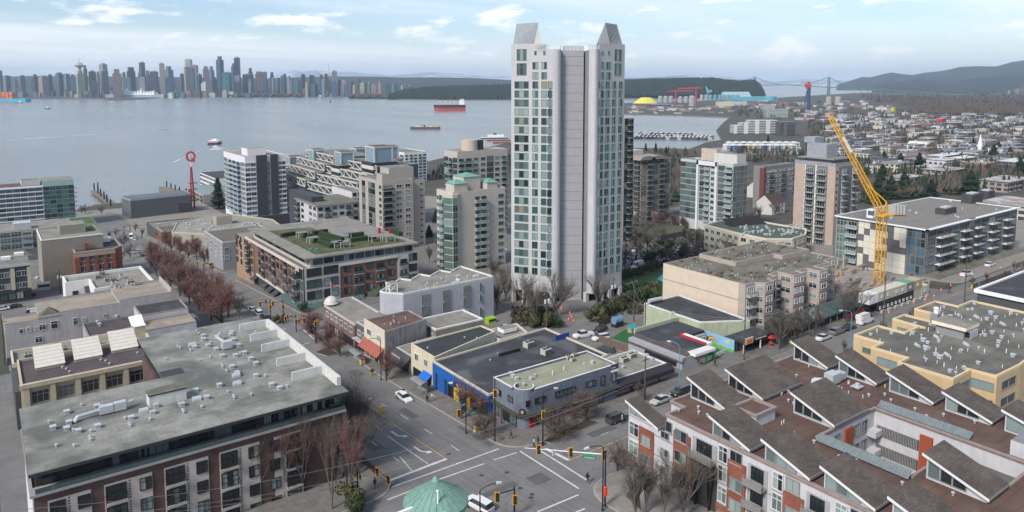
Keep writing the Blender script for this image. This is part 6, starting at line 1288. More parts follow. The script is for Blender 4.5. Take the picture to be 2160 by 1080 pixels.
# ------------------------------------------------------------ left of the avenue, further blocks
def left_side():
 b=Qs('condominium','white-banded waterfront condominium with teal glass end and roof planting, left edge','building',(32,562,3));y=553.;xr=onY(158,430,y).x;xm=onY(92,430,y).x;z1=onY(40,394,y).z;z2=onY(130,380,y).z
 m=MB();m.box(5,xm,y,y+20,2,z1,WT,Qe['brown']);m.box(xm+.01,xr,y-.6,y+22,2,z2,M('wall_aqua_pale',(.30,.42,.40),.7,.06),Qe['gravel']);m.Qa('wall',b)
 n=9;fh=2.95;zb=z1-.9-n*fh;Qg(b,(8,y-.02),(xm-.3,y-.02),zb,fh,n,'gggggg','white',dict(blue=4,dark=2,mid=2,pale=1),Qf=False)
 for i in range(n+1):m=MB();m.box(5,xm,y-1.1,y-.03,zb+i*fh-.35,zb+i*fh+.3,WT);m.Qa('floor_band',b)
 Qg(b,(xm+.3,y-.62),(xr,y-.62),zb,fh,n,'ggggg','green',dict(teal=4,green=3,dark=1),Qf=False)
 for i in range(n):m=MB();m.box(xr,xr+1.8,y+1,y+5,zb+i*fh,zb+i*fh+.25,WT);m.Qa('balcony',b)
 m=MB();m.box(xm-11,xm-1,y+3,y+15,z1,z1+3.2,WH,Qe['grey']);m.Qa('roof_house',b)
 y=440;b=Qs('office_building','low stone-coloured wing with planted green roof in front of the waterfront condominium','building',(25,450,10));xr=onY(205,490,y).x;z=onY(140,476,y).z
 m=MB();m.box(5,xr,y,y+26,3,z,M('wall_stone',(.33,.30,.26)),Qe['gravel']);m.Qa('wall',b);m=MB();m.box(xr*.78,xr-.6,y+1,y+22,z,z+.15,GRASS);m.Qa('roof_lawn',b)
 Qg(b,(6,y-.02),(xr*.5,y-.02),z-9.5,3,3,'ggBg','white',dict(teal=3,mid=2,dark=2),'wglass',Qf=False)
 m=MB();x=onY(60,460,y).x;m.box(x-6.5,x+1,y+2,y+9,z,z+3.2,Qw);m.Qa('roof_house',b)
 y=333.;xl,xm,xr=onY(90,560,y).x,onY(157,560,y).x,onY(220,560,y).x;z=onY(90,508,y).z;KH=M('wall_khaki',(.25,.23,.195),.9,.06,.3,.05,Qp=.12)
 b=Qs('office_building','tall blank khaki-walled building with small grass roof beside the brick corner block','building',((xl+xr)/2,345,17));m=MB();m.box(xl,xr,y,y+26,15,z,KH,Qe['gravel']);m.Qa('wall',b)
 m=MB();m.box(xl-.1,xr+.1,y-.1,y+.3,z,z+.35,WHT);m.box(xl-.1,xl+.3,y+.31,y+26,z,z+.35,WHT);m.Qa('coping',b)
 m=MB();m.box(xl+7,xl+16,y+9,y+19,z,z+3.6,KH,Qe['gravel']);m.Qa('roof_house',b);m=MB();m.box(xl+17,xr-1,y+12,y+24,z+.01,z+.2,GRASS);m.Qa('roof_lawn',b)
 y=326.;xl,xr=onY(157,560,y).x+.3,onY(262,560,y).x;z=onY(165,532,y).z
 b=Qb('shop_building','red brick heritage block with stone piers and curved dark roof at the far crossing','building',[(xl,y),(xr-3,y),(xr,y+4),(xr,y+20),(xl,y+20)],z,BRICK,Qe['dark'],M('cornice_stone',(.33,.27,.22)),.6,.6,15)
 Qg(b,(xl+1.5,y-.02),(xr-3,y-.02),z-9.5,4.4,2,'WWWW','white',Qc,wh=2.6,dbl=True)
 for i in range(5):m=MB();x=xl+1+i*(xr-xl-4.5)/4;m.box(x-.5,x+.5,y-.35,y-.03,15,z-2,BRICK);m.Qa('brick_pier',b)
 m=MB();m.box(xl,xr-3,y-.4,y-.02,z-2,z-.9,M('cornice_stone',(.33,.27,.22)));m.Qa('cornice',b)
 m=MB();m.box(xl+4,xl+5.4,y+5,y+6.4,z-.3,z+2.4,BRICK);m.Qa('chimney',b)
 for px,py in((200,512),(222,508)):p=P(px,py,z);m=MB();m.box(p.x-1.8,p.x+1.8,p.y-1.5,p.y+1.5,z-.3,z+1.4,WHT);m.Qa('skylight',b)
 y=309.;xr=onY(66,600,y).x;z=onY(66,556,y).z;b=Qs('shop_building','charcoal three-storey building with cream pilasters at the left edge','building',(10,318,19));m=MB();m.box(2,xr,y,y+20,16,z,M('panel_charcoal',(.05,.055,.065)),Qe['grey']);m.Qa('wall',b)
 m=MB();m.box(1.8,xr+.2,y-.3,y-.02,z-.5,z+.3,M('coping_pale',(.42,.40,.40)));m.box(xr*.52,xr*.52+1.3,y-.3,y-.02,24,z-1,M('pilaster_cream',(.45,.40,.30)));m.box(xr-1,xr,y-.3,y-.02,24,z-1,M('pilaster_cream',(.45,.40,.30)));m.Qa('pilaster',b)
 Qg(b,(3,y-.02),(xr-1,y-.02),z-9.5,4.2,2,'WWsWW','white',Qc,wh=2);Qg(b,(3,y-.02),(xr,y-.02),19.4,4,1,'WWWW','black',Qc,wh=2.6)
 for px,py in((12,547),(40,538)):p=P(px,py,z);m=MB();m.box(p.x-1.5,p.x+1.5,p.y-1.2,p.y+1.2,z,z+1.0,WHT);m.Qa('skylight',b)
 b=Qs('gallery_building','dark metal waterfront gallery with saw-tooth roof ridges and black annex','building',(95,590,3));z=3+12.5;fl_,fr_=P(275,424,z),P(402,411,z);bl_,br_=P(256,417,z),P(372,404,z)
 m=MB();m.Qi([(fl_.x,fl_.y),(fr_.x,fr_.y),(br_.x,br_.y),(bl_.x,bl_.y)],2,z,M('gallery_metal',(.11,.12,.125),.5,.1),M('gallery_roof',(.09,.11,.12),.5,.1));m.Qa('wall',b)
 d=V((fr_.x-fl_.x,fr_.y-fl_.y));w2=V((bl_.x-fl_.x,bl_.y-fl_.y))
 for k in range(6):
  a=V((fl_.x,fl_.y))+w2*(k/6);c=a+w2/6;m=MB();a2,c2_=a+d,c+d;m.add([(*a,z),(*a2,z),(*a2,z+1.6),(*a,z+1.6),(*c,z),(*c2_,z)],[(0,1,2,3),(3,2,5,4),(0,3,4)],M('gallery_ridge',(.34,.37,.39),.4,.1));m.Qa('roof_ridge',b)
 p=P(284,437,10);q=P(406,430,10);m=MB();m.box(p.x,q.x,p.y-2,p.y+12,2,10.5,M('gallery_annex',(.055,.055,.065)),Qe['gravel']);m.Qa('annex',b)
 z=22.5;pts=[tuple(P(a,c,z))[:2]for a,c in((362,489),(372,470),(420,456),(480,450),(575,462),(600,480),(500,497))]
 b=Qb('shop_building','sprawling pale green-grey roof with scattered vents behind the avenue trees','building',pts,z,M('wall_stone',(.33,.30,.26)),M('roof_sage',(.27,.27,.22),.9,.2,.3),M('coping_sage',(.42,.40,.33)),.5,.5,8)
 for _ in range(60):px,py=random.uniform(385,560),random.uniform(463,486);p=P(px,py,z);inst('roof_vent',Qk[random.choice((0,1,4))],b,(p.x,p.y,z-.45),random.random(),random.uniform(.9,1.6))
 p=P(465,470,z);m=MB();m.box(p.x-3,p.x+5,p.y-4,p.y+3,z-.5,z+4,M('wall_stone',(.33,.30,.26)),Qe['gravel']);m.Qa('roof_house',b)
 n_=G(432,556);x0,y0=79.5,312;z=Z_=onX(432,513,79.5).z
 b=Qb('shop_building','grey clapboard three-storey corner building with brown roof beside the reddish trees','building',rect(79.5,104,313,342),31.0,M('siding_dove',(.25,.25,.265),.85,.06),M('roof_khaki',(.13,.115,.095),.9,.2),M('coping_pale',(.42,.40,.40)),.4,.5,18)
 Qg(b,(79.6,312.98),(104,312.98),22.4,3.3,2,'w wwww w','white',dict(pale=2,mid=2,dark=1),wh=1.9,Qf=False);Qg(b,(79.48,342),(79.48,313),22.4,3.3,2,'w w w w','white',dict(pale=2,mid=2),wh=1.9,Qf=False)
 b=Qb('shop_building','brown brick shop with khaki roof near the waterfront square','building',[(77,424),(100,424),(100,440),(77,440)],17.5,BRICKM,M('roof_khaki',(.13,.115,.095)),M('cornice_stone',(.33,.27,.22)),.5,.5,8)
 b=Qb('shop_building','dark flat-roofed shops behind the brick waterfront shop','building',[(78,446),(125,446),(125,475),(78,475)],14.5,M('wall_dim',(.07,.075,.08)),Qe['grey'],None,.5,.5,6)
 Qr(b,82,122,449,472,14.1,14,(0,1,3,4),1.5)
 p=P(440,385,12);b=Qs('market_hall','low green-glass-roofed market hall beside the red lattice tower','building',(p.x,p.y,3));l,r_=P(408,398,11),P(470,402,11);m=MB();m.box(l.x,l.x+34,l.y-30,l.y+30,2,9.5,M('wall_stone',(.33,.30,.26)),M('roof_glass_green',(.13,.19,.17)));m.Qa('wall',b)
 Qg(b,(l.x-.02,l.y+30),(l.x-.02,l.y-30),3,3.2,2,'bbbbbb','grey',Qc,'wglass',Qf=False)
 q=P(428,366,16);b=Qs('office_building','low white three-storey block with even windows behind the market hall','building',(q.x,q.y,3));m=MB();m.box(q.x,q.x+30,q.y-45,q.y+10,2,16,WT,Qe['dark']);m.Qa('wall',b);Qg(b,(q.x-.02,q.y+10),(q.x-.02,q.y-45),4.5,3.7,3,'www'*5,'black',Qc,Qf=False)
 g=P(407,440,3);b=Qs('sign_tower','red lattice waterfront tower topped by a red ring-shaped letter Q sign','tower',g);RD=M('steel_red',(.40,.035,.05),.6,.1);D=pj(g)[2];top=97-(350-174)*D/F
 m=MB()
 for sx in(-1.3,1.3):
  for sy in(-1.3,1.3):m.bar((g.x+sx,g.y+sy,3),(g.x+sx*.3,g.y+sy*.3,top),.28,RD)
 k=12
 for i in range(k):
  a0,a1=3+(top-3)*i/k,3+(top-3)*(i+1)/k;s0,s1=1.3-i/k,1.3-(i+1)/k
  for(ax,ay,bx,by)in((-1,-1,1,-1),(-1,-1,-1,1),(1,-1,1,1)):m.bar((g.x+ax*s0,g.y+ay*s0,a0),(g.x+bx*s1,g.y+by*s1,a1),.13,RD)
 m.Qa('lattice',b)
 for zf in(9,13,17.5,22):m=MB();m.box(g.x-2.4,g.x+3.6,g.y-2,g.y+2,zf,zf+.25,RD);m.box(g.x-2.4,g.x+3.6,g.y-2,g.y-1.9,zf+.9,zf+1.1,RD);m.Qa('landing',b)
 m=MB();zc_=97-(328-174)*D/F;R=3.4;n=20
 axu,axv=V((cos(-YAW+.35),sin(-YAW+.35),0)),V((0,0,1))
 for i in range(n):
  a0,a1=2*pi*i/n,2*pi*(i+1)/n;c=V((g.x,g.y,zc_));m.bar(c+axu*R*cos(a0)*.8+axv*R*sin(a0),c+axu*R*cos(a1)*.8+axv*R*sin(a1),.75,RD,6)
 c=V((g.x,g.y,zc_));m.bar(c+axu*.4-axv*1.4,c+axu*2.6-axv*4.2,.7,RD,6);m.bar((g.x,g.y,top-1),(g.x,g.y,zc_-R),.35,WHT);m.Qa('ring_sign',b)
 b=Qs('pier','timber pier with tall dark mooring piles running into the harbour','pier',P(220,420,1));pts=[P(a,c,1.8)for a,c in((198,402),(250,440))];m=MB();dk=M('pier_deck',(.17,.15,.12),.9,.2);d=(pts[1]-pts[0]);s=V((-d.y,d.x,0)).normalized()*3
 m.add([(*(p_+o)[:2],zz)for zz in(1.2,1.8)for p_,o in((pts[0],s),(pts[0],-s),(pts[1],-s),(pts[1],s))],[(0,1,2,3),(7,6,5,4),(0,4,5,1),(1,5,6,2),(2,6,7,3),(3,7,4,0)],dk);m.Qa('deck',b)
 for px,py in((199,403),(207,402),(207,410),(213,416),(220,422),(226,429),(234,440)):
  p_=P(px,py,1);m=MB();m.Qh((p_.x,p_.y,-2),[(.55,0),(.55,9.5),(.2,10.4)],M('pile_black',(.025,.025,.028)),8);m.Qa('pile',b)
 b=Qs('floating_dock','short floating dock beside the timber pier','dock',P(212,436,.6));p0,p1=P(195,437,.6),P(232,432,.6);m=MB();m.bar((p0.x,p0.y,.5),(p1.x,p1.y,.5),1.6,dk);m.Qa('deck',b)
 b=Qs('pier','small pier with four dark piles behind the gallery roof','pier',P(360,405,1));p0,p1=P(340,398,1.6),P(385,408,1.6);m=MB();m.bar((p0.x,p0.y,1.4),(p1.x,p1.y,1.4),2.2,dk);m.Qa('deck',b)
 for px,py in((352,398),(361,403),(370,407),(379,411)):p_=P(px,py,1);m=MB();m.Qh((p_.x,p_.y,-2),[(.55,0),(.55,9.5),(.2,10.2)],M('pile_black',(.025,.025,.028)),8);m.Qa('pile',b)
left_side()
b=Qs('community_building','dark flat-roofed building with broad white eaves at the right edge','building',(225,80,36));z=44.;p,q=P(2062,612,z),P(2150,640,z);r_=P(2112,594,z)
m=MB();m.box(p.x,p.x+60,p.y-22,p.y,35,z-.5,M('wall_dim',(.07,.075,.08)));m.Qa('wall',b);m=MB();m.box(p.x,p.x+60,p.y-22,p.y,z-.5,z-.1,WHT,Qe['dark']);m.Qa('roof',b)
m=MB();m.box(p.x-.6,p.x-.01,p.y-22,p.y+.6,z-.6,z+.3,WHT);m.box(p.x,p.x+60,p.y+.01,p.y+.6,z-.6,z+.3,WHT);m.Qa('eave',b)
m=MB();m.box(p.x-9,p.x-.7,p.y-20,p.y-4,35,z-3,Qv,Qe['dark']);m.box(p.x-9.5,p.x-8.99,p.y-20.5,p.y-3.5,z-3.4,z-2.6,WHT);m.Qa('side_wing',b)
# ------------------------------------------------------------ the far city, hills, bridge, port
random.seed(11)
def lerp_prof(prof,x):
 for(a,b_),(c,d)in zip(prof,prof[1:]):
  if a<=x<=c:return b_+(d-b_)*(x-a)/(c-a)
 return prof[0][1]if x<prof[0][0]else prof[-1][1]
def ridge(name,prof,D,depth,mat,amp=.12,nx=90,foot=0.,seed=0.,fine=0.):
 m=MB();rows=9;x0,x1=prof[0][0],prof[-1][0];vs=[]
 for j in range(rows):
  t=j/(rows-1)
  for i in range(nx+1):
   px=x0+(x1-x0)*i/nx;py=lerp_prof(prof,px);c=atD(px,py,D);hc=max(c.z,1)
   f=(t/.62)**.8 if t<=.62 else max(0,1-((t-.62)/.38));dd=D+(t-.62)*depth/.62 if t<=.62 else D+(t-.62)*depth*1.5
   base=atD(px,YH+3,dd);nz=noise.noise(V((base.x*.0016+seed,base.y*.0016,seed)))+.5*noise.noise(V((base.x*.006,base.y*.006,seed)))
   z=hc*(f*(1+(amp*nz if t<.62 else 0)))if j not in(0,rows-1)else foot-2
   if abs(t-.625)<.01:z=hc
   z+=fine*noise.noise(V((base.x*.02,base.y*.02,3.)))if 0<j<rows-1 else 0
   vs.append((base.x,base.y,z))
 n=nx+1;m.add(vs,[(j*n+i,j*n+i+1,(j+1)*n+i+1,(j+1)*n+i)for j in range(rows-1)for i in range(nx)],mat)
 return Qq(m,name,True)
HILLG=M('hill_forest',(.014,.024,.024),.95,.45,.006,var2=((.035,.035,.032),.008,.5,.62,.6));HILLT=M('hill_town',(.018,.03,.034),.95,.4,.012,var2=((.25,.24,.24),.03,.64,.68,.6))
SNOW=M('mountain_snow',(.20,.22,.24),.95,.3,.0006,var2=((.6,.62,.65),.0009,.48,.56,.8))
ridge('mountains',[(480,176),(560,166),(600,150),(618,147),(640,151),(665,148),(700,153),(740,151),(775,156),(820,158),(870,156),(905,152),(940,154),(990,158),(1030,160),(1100,161),(1200,163)],30000,6000,SNOW,.25,120)
ridge('mountains',[(1250,168),(1330,164),(1400,161),(1450,158),(1480,156),(1520,160),(1600,168),(1640,172)],30000,5000,SNOW,.25,60)
ridge('mountains',[(1590,177),(1640,172),(1700,167),(1735,169),(1780,170),(1830,172)],26000,4000,SNOW,.2,40)
ridge('hills',[(540,166),(620,163),(700,161),(780,161.5),(860,163.5),(920,163),(1000,165),(1080,169),(1160,172),(1250,176)],8200,2600,HILLT,.2,120,3)
ridge('hills',[(-60,164),(60,160),(160,160),(300,162),(420,163),(560,165),(640,168)],8600,2500,HILLT,.2,80,3)
ridge('hills',[(1765,179),(1800,168),(1818,162),(1835,163),(1850,159),(1880,152.5),(1900,156),(1925,158),(1950,153),(1975,151),(2000,147),(2022,141),(2060,139.5),(2100,140),(2130,131),(2160,127),(2230,120)],12500,3500,HILLG,.2,110,0,3.)
ridge('hills',[(1840,182),(1870,176),(1905,171),(1940,167),(1970,169),(2000,172.5),(2030,170),(2060,165),(2110,159),(2160,157),(2230,155)],8500,1900,M('hill_suburb',(.015,.026,.026),.95,.5,.012,var2=((.18,.17,.16),.03,.62,.68,.6)),.25,90,0,2.)
ridge('hills',[(1290,173),(1320,169),(1380,166),(1420,165),(1470,163.5),(1520,167),(1555,172),(1578,170),(1592,168),(1604,176),(1612,190),(1616,199)],5300,700,HILLG,.1,80,0,2.)
ridge('hills',[(815,208),(840,194),(880,186),(920,184),(980,181),(1040,180),(1080,178),(1180,178)],4800,600,HILLG,.1,60,0,2.)
# --- conifers and bare broadleaf woods as masses
def Qn(name,prof_top,prof_bot,D,depth,n,mats,hh=(12,26),w=(4,8),seed=1,kinds=.5,zfun=None):
 rnd=random.Random(seed);m=MB()
 x0,x1=prof_top[0][0],prof_top[-1][0]
 for _ in range(n):
  px=rnd.uniform(x0,x1);yt,yb=lerp_prof(prof_top,px),lerp_prof(prof_bot,px);t=rnd.random()**.8
  py=yb+(yt-yb)*t;dd=D-depth+depth*t**1.25-30;p=atD(px,py,dd);h=rnd.uniform(*hh);r=rnd.uniform(*w)
  if zfun:p.z=zfun(p)
  mt=mats[0]if rnd.random()<kinds else mats[1];k=6 if mt is mats[0]else 7;a0=rnd.random()*6
  if mt is mats[0]:
   vs=[(p.x+r*.8*rnd.uniform(.7,1.2)*cos(a0+2*pi*i/k),p.y+r*.8*rnd.uniform(.7,1.2)*sin(a0+2*pi*i/k),p.z-h*.45)for i in range(k)]+[(p.x,p.y,p.z+h*.55)]
   m.add(vs,[(i,(i+1)%k,k)for i in range(k)],mt)
  else:
   rr=r*1.0;lv=[(0.3,-.4),(1,-.05),(.85,.25),(.35,.45)]
   vs=[(p.x+rr*q*rnd.uniform(.75,1.25)*cos(a0+2*pi*i/k),p.y+rr*q*rnd.uniform(.75,1.25)*sin(a0+2*pi*i/k),p.z+h*z*rnd.uniform(.85,1.15))for q,z in lv for i in range(k)]
   m.add(vs,[(j*k+i,j*k+(i+1)%k,(j+1)*k+(i+1)%k,(j+1)*k+i)for j in range(3)for i in range(k)]+[tuple(3*k+i for i in range(k))],mt)
 o=m.Qa(name,None,False,'stuff');return o
CON=M('conifer_dark',(.014,.028,.020),.95,.5,.3,.5);CON2=M('conifer_mid',(.022,.040,.024),.95,.5,.4,.5);BAR=M('bare_twigs_brown',(.088,.066,.058),.95,.35,.25,.6);BAR2=M('bare_twigs_grey',(.10,.082,.075),.95,.35,.25,.6)
tag(Qn('forest',[(1312,170),(1420,167),(1500,166),(1560,173),(1590,170),(1610,192)],[(1312,196),(1610,198)],5300,690,7500,(CON,CON2),(22,38),(6,11),3,.97),'dark wooded bluff of conifers and bare trees behind the port silos','forest')
tag(Qn('forest',[(818,203),(850,192),(900,186),(990,183),(1078,180),(1110,180)],[(818,207),(1110,205)],4800,590,5400,(CON,CON2),(20,34),(6,11),4,.97),'peninsula park forest of dark conifers to the right of the far skyline','forest')
tag(Qn('forest',[(735,201),(830,203)],[(735,204),(830,206)],4500,100,160,(CON,BAR),(20,30),(8,14),5,.5),'shoreline trees in front of the far apartment towers','trees')
tag(Qn('forest',[(480,200),(640,199)],[(480,203),(640,202)],4900,100,140,(CON,BAR),(18,26),(8,14),6,.4),'low waterfront trees below the tallest far towers','trees')
def woods(name,quad,n,mats,hh,w,seed,kinds):
 rnd=random.Random(seed);m=MB()
 for _ in range(n):
  u,v=rnd.random(),rnd.random();a=V(quad[0])*(1-u)+V(quad[1])*u;c=V(quad[3])*(1-u)+V(quad[2])*u;q=a*(1-v)+c*v
  p=G(q.x,q.y);h=rnd.uniform(*hh);r=rnd.uniform(*w);con=rnd.random()<kinds;mt=mats[0]if con else mats[1+(rnd.random()<.5)]
  if con:
   for lv in range(3):
    k=6;zz=h*(.15+.27*lv);rr=r*(1-.28*lv)*.8;a0=rnd.random()*6
    vs=[(p.x+rr*rnd.uniform(.7,1.2)*cos(a0+2*pi*i/k),p.y+rr*rnd.uniform(.7,1.2)*sin(a0+2*pi*i/k),p.z+zz)for i in range(k)]+[(p.x,p.y,p.z+zz+h*.42)];m.add(vs,[(i,(i+1)%k,k)for i in range(k)],mt)
  else:
   for _b in range(9):
    a0=rnd.random()*6;rr=r*rnd.uniform(.2,1);t_=rnd.uniform(.45,1.);ww=r*.22
    cx,cy_2=p.x+rr*cos(a0),p.y+rr*sin(a0);m.add([(cx-ww,cy_2,p.z+h*.25),(cx+ww,cy_2+ww,p.z+h*.3),(cx+rnd.uniform(-ww,ww),cy_2,p.z+h*t_),(cx,cy_2-ww*1.4,p.z+h*.55)],[(0,1,2),(0,3,2),(1,3,2)],mt)
 o=m.Qa(name,None,False,'stuff');return o
MATS=(CON2,BAR,BAR2)
tag(woods('woods',((1800,200),(2160,208),(2160,226),(1850,216)),1500,MATS,(10,20),(5,9),21,.25),'brown leafless woodland with dark firs below the approach span','woods')
tag(woods('woods',((1880,216),(2160,222),(2160,244),(1960,242)),1700,MATS,(9,17),(4,8),22,.10),'dense brown leafless woodland at the foot of the far suburb','woods')
tag(woods('woods',((1960,192),(2160,186),(2160,206),(1900,200)),700,MATS,(10,22),(6,10),23,.5),'mixed trees among the far suburb houses by the strait','woods')
tag(woods('woods',((1540,215),(1700,222),(1700,250),(1545,252)),220,MATS,(7,12),(3,6),24,.3),'bushy bare trees on the bank above the marina','woods')
tag(woods('woods',((1700,225),(2160,240),(2160,310),(1700,310)),1900,MATS,(6,11),(2,4.5),25,.35),'street trees scattered through the warehouse district','trees')
tag(woods('woods',((1540,320),(1820,320),(1760,370),(1560,340)),220,MATS,(6,11),(2,4.5),26,.3),'trees between the apartment roofs and the boathouses','trees')
tag(woods('woods',((1800,320),(2160,290),(2160,400),(1810,430)),900,MATS,(6,12),(2,4.5),27,.35),'garden trees around the flat-roofed apartments','trees')
tag(woods('woods',((1312,325),(1470,322),(1440,420),(1320,470)),520,MATS,(6,12),(2,4.5),28,.3),'trees and scrub between the tallest tower and the marina','trees')
tag(woods('woods',((905,380),(940,350),(1076,330),(1070,380)),160,MATS,(6,11),(2,4.5),29,.4),'shore trees behind the green-roofed tower','trees')
tag(woods('woods',((605,372),(700,400),(640,430),(590,410)),120,MATS,(5,9),(2,4),30,.3),'garden trees below the trussed office','trees')
# --- downtown towers: (left px, right px, top py, base py, wall, glass)
PAL=dict(c=((.36,.31,.27),(.04,.05,.06)),d=((.02,.025,.035),(.01,.018,.03)),t=((.36,.27,.20),(.07,.06,.06)),b=((.035,.07,.12),(.02,.05,.09)),g=((.19,.23,.26),(.03,.06,.08)),e=((.03,.12,.11),(.02,.08,.08)),w=((.52,.50,.48),(.08,.10,.12)),s=((.075,.10,.13),(.03,.05,.08)),r=((.17,.08,.06),(.04,.035,.04)))
NAMEC=dict(c='pale concrete',d='near-black glass',t='tan',b='blue glass',g='grey-blue glass',e='green glass',w='whitish',s='slate-grey',r='brick-red')
T1=[(0,8,149.5,204,'s'),(8,25,160,203,'g'),(44,55.5,159,203,'s'),(56,69,163,202,'g'),(70,83,157,201,'d'),(82.5,104,159.5,203,'c'),(103,113,157,201,'d'),(119,136,153,202,'s'),(136,150,156,201,'g'),(150,162,157,202,'s'),(162.5,181,150,204.5,'c'),(178,187,138,200,'s'),(189,205,151,200,'d'),(205,212,151,199,'g'),(212,229.5,136,200,'c'),(214,231,150,204,'s'),(193,208,170,204,'g'),(239,259,146,205,'t'),(259,267,152,199,'g'),(269,288,142,199,'d'),(261,279,164,204,'g'),(293,308,149,200,'s'),(296,309,132.5,198,'d'),(309,318,149,199,'s'),(297,309,164,204,'w'),(307,321,160,203,'s'),(320,334,151,199,'d'),(338,350.5,134.5,201,'c'),(347.5,368,140,200,'g'),(348,368,162.5,204,'b'),(381,390,156,201,'s'),(390,404,141.5,202.5,'c'),(393,407,126,199,'w'),(403,412,142.5,201,'b'),(408,419,138,200,'c'),(415,428,157,202,'s'),(429,444,140,202.5,'c'),(441,454,140.5,200,'g'),(425,445,172.5,203,'w'),(445,459,162.5,202,'s'),(458,474.5,119.5,199,'b'),(471,488,153,203,'e'),(489,504.5,134,200,'b'),(497,508,122.5,198.5,'d'),(496,509,159,202.5,'g'),(515,535,157,202,'d'),(525,534.5,144,199,'d'),(524,536,167.5,203,'g')]
T2=[(541,556,151,200,'r'),(556,564,152,199,'s'),(552,565,164,202.5,'b'),(571,579,152.5,200,'d'),(573,580,162.5,202,'g'),(585,592,165,202,'s'),(591,599,160,201,'g'),(597,605.5,157,202,'s'),(606,615,160,201,'c'),(612,620,167.5,202,'g'),(620,630.5,164,202.5,'e'),(636,645,157,199.5,'d'),(630,640,170,202,'s'),(644,653,172.5,202.5,'c'),(654,664,159,200,'d'),(657,671,175,202.5,'b'),(674,683,157.5,200,'s'),(684,693,155.5,199,'r'),(678,687,170,202.5,'g'),(691,700,167.5,201,'s'),(699.5,713,150.5,199,'g'),(701,710,171,203,'b'),(712,721,168,202,'d'),(719,728,175,202.5,'g'),(721,731,167.5,200,'t'),(736,749,171,202.5,'s'),(754.5,762.5,165,199.5,'r'),(759,775,175,202,'c'),(775,784,175,202,'g'),(782.5,795,178,203,'c'),(797.5,804,170.5,200,'t'),(812,826,177.5,203,'e'),(826,840,178,201,'g'),(854,860,175,196,'s'),(876,885,172.5,190,'g'),(890,899,171,188,'w'),(899,907.5,173,188,'t'),(846,853,181,200,'w'),(862,870,180,196,'g'),(744,752,180,203,'t'),(765,771,188,203,'w')]
rr=random.Random(5)
def Qo(x0,x1,yt,yb,key,lab,extra=True,grp='towers of the far downtown skyline',name='far_tower',yb_z=3.):
 wall,gl_=PAL[key];D=F*(H-yb_z)/(yb-YH)*.98;c0,c1=atD(x0,yb,D),atD(x1,yb,D);cx,cyy=(c0.x+c1.x)/2,(c0.y+c1.y)/2
 wdt=hypot(c1.x-c0.x,c1.y-c0.y);top=H-(yt-YH)*D/F;rz=rr.choice((0,.35,-.5,.8))-YAW;a=wdt*.46/(abs(cos(rz+YAW))+abs(sin(rz+YAW))*.8);bdp=a*.8
 b=Qs(name,lab,'tower',(cx,cyy,3),group=grp);mt=Qm('far_'+key+str(rr.randint(0,3)),tuple(c*rr.uniform(.85,1.15)for c in wall),gl_,rr.choice((3.4,3.8)),rr.choice((4,6,9)),rr.choice((.5,.62,.8)),rr.choice((.75,.9,1.01)))
 def ring(s,z):return[(cx+(u*a*cos(rz)-v*bdp*sin(rz))*s,cyy+(u*a*sin(rz)+v*bdp*cos(rz))*s)for u,v in((-1,-1),(1,-1),(1,1),(-1,1))]
 st=rr.random();m=MB()
 zt=top if st<.45 else top-(top-3)*rr.uniform(.05,.16);m.Qi(ring(1,0),0,zt,mt,Qe['grey']);m.Qa('wall',b)
 if zt<top:m=MB();m.Qi(ring(rr.uniform(.55,.8),0),zt,top,mt,Qe['grey']);m.Qa('upper_wall',b)
 elif extra:m=MB();m.Qi(ring(.5,0),top,top+rr.uniform(3,9),M('plant_grey',(.27,.29,.32)));m.Qa('roof_house',b)
 return b,cx,cyy,top,D
allT=sorted(T1+T2,key=lambda t:t[0]);cnt={}
for i,t in enumerate(allT):
 key=t[4];cnt[key]=cnt.get(key,0)+1;hgt='low' if t[2]>170 else 'mid-height' if t[2]>158 else 'tall' if t[2]>140 else 'very tall'
 b,cx,cyy,top,D=Qo(*t,f"{hgt} {NAMEC[key]} downtown tower across the harbour")
 if t[:2]==(162.5,181):
  m=MB();m.Qh((cx,cyy,top),[(9,0),(9,22),(26,28),(30,36),(20,40),(14,50),(3,52)],M('saucer_concrete',(.33,.31,.29)),20);m.Qa('saucer',b);m=MB();m.bar((cx,cyy,top+50),(cx,cyy,top+84),1.0,FR['grey']);m.Qa('mast',b)
for i in range(150):
 px=rr.uniform(2,900);yb=rr.uniform(202.5,205.5)if px<540 else rr.uniform(199.5,202.5)
 if px>760:yb=rr.uniform(190,197)
 if 225<px<345:yb-=1
 key=rr.choice('cctwwgrsgs');w=rr.uniform(5,13);h=rr.uniform(5,14)if px<540 else rr.uniform(4,17)
 Qo(px,px+w,yb-h,yb,key,f"low {NAMEC[key]} building along the far shore",False,'low buildings along the far shore','far_building')
for i in range(70):
 px=rr.uniform(5,700);yb=rr.uniform(194,199);key=rr.choice('gcgsbwctw');w=rr.uniform(6,12)
 Qo(px,px+w,yb-rr.uniform(16,32)*(1 if px<560 else.6),yb,key,f"{NAMEC[key]} mid-rise in the far downtown back rows",False,'back-row buildings of the far downtown')
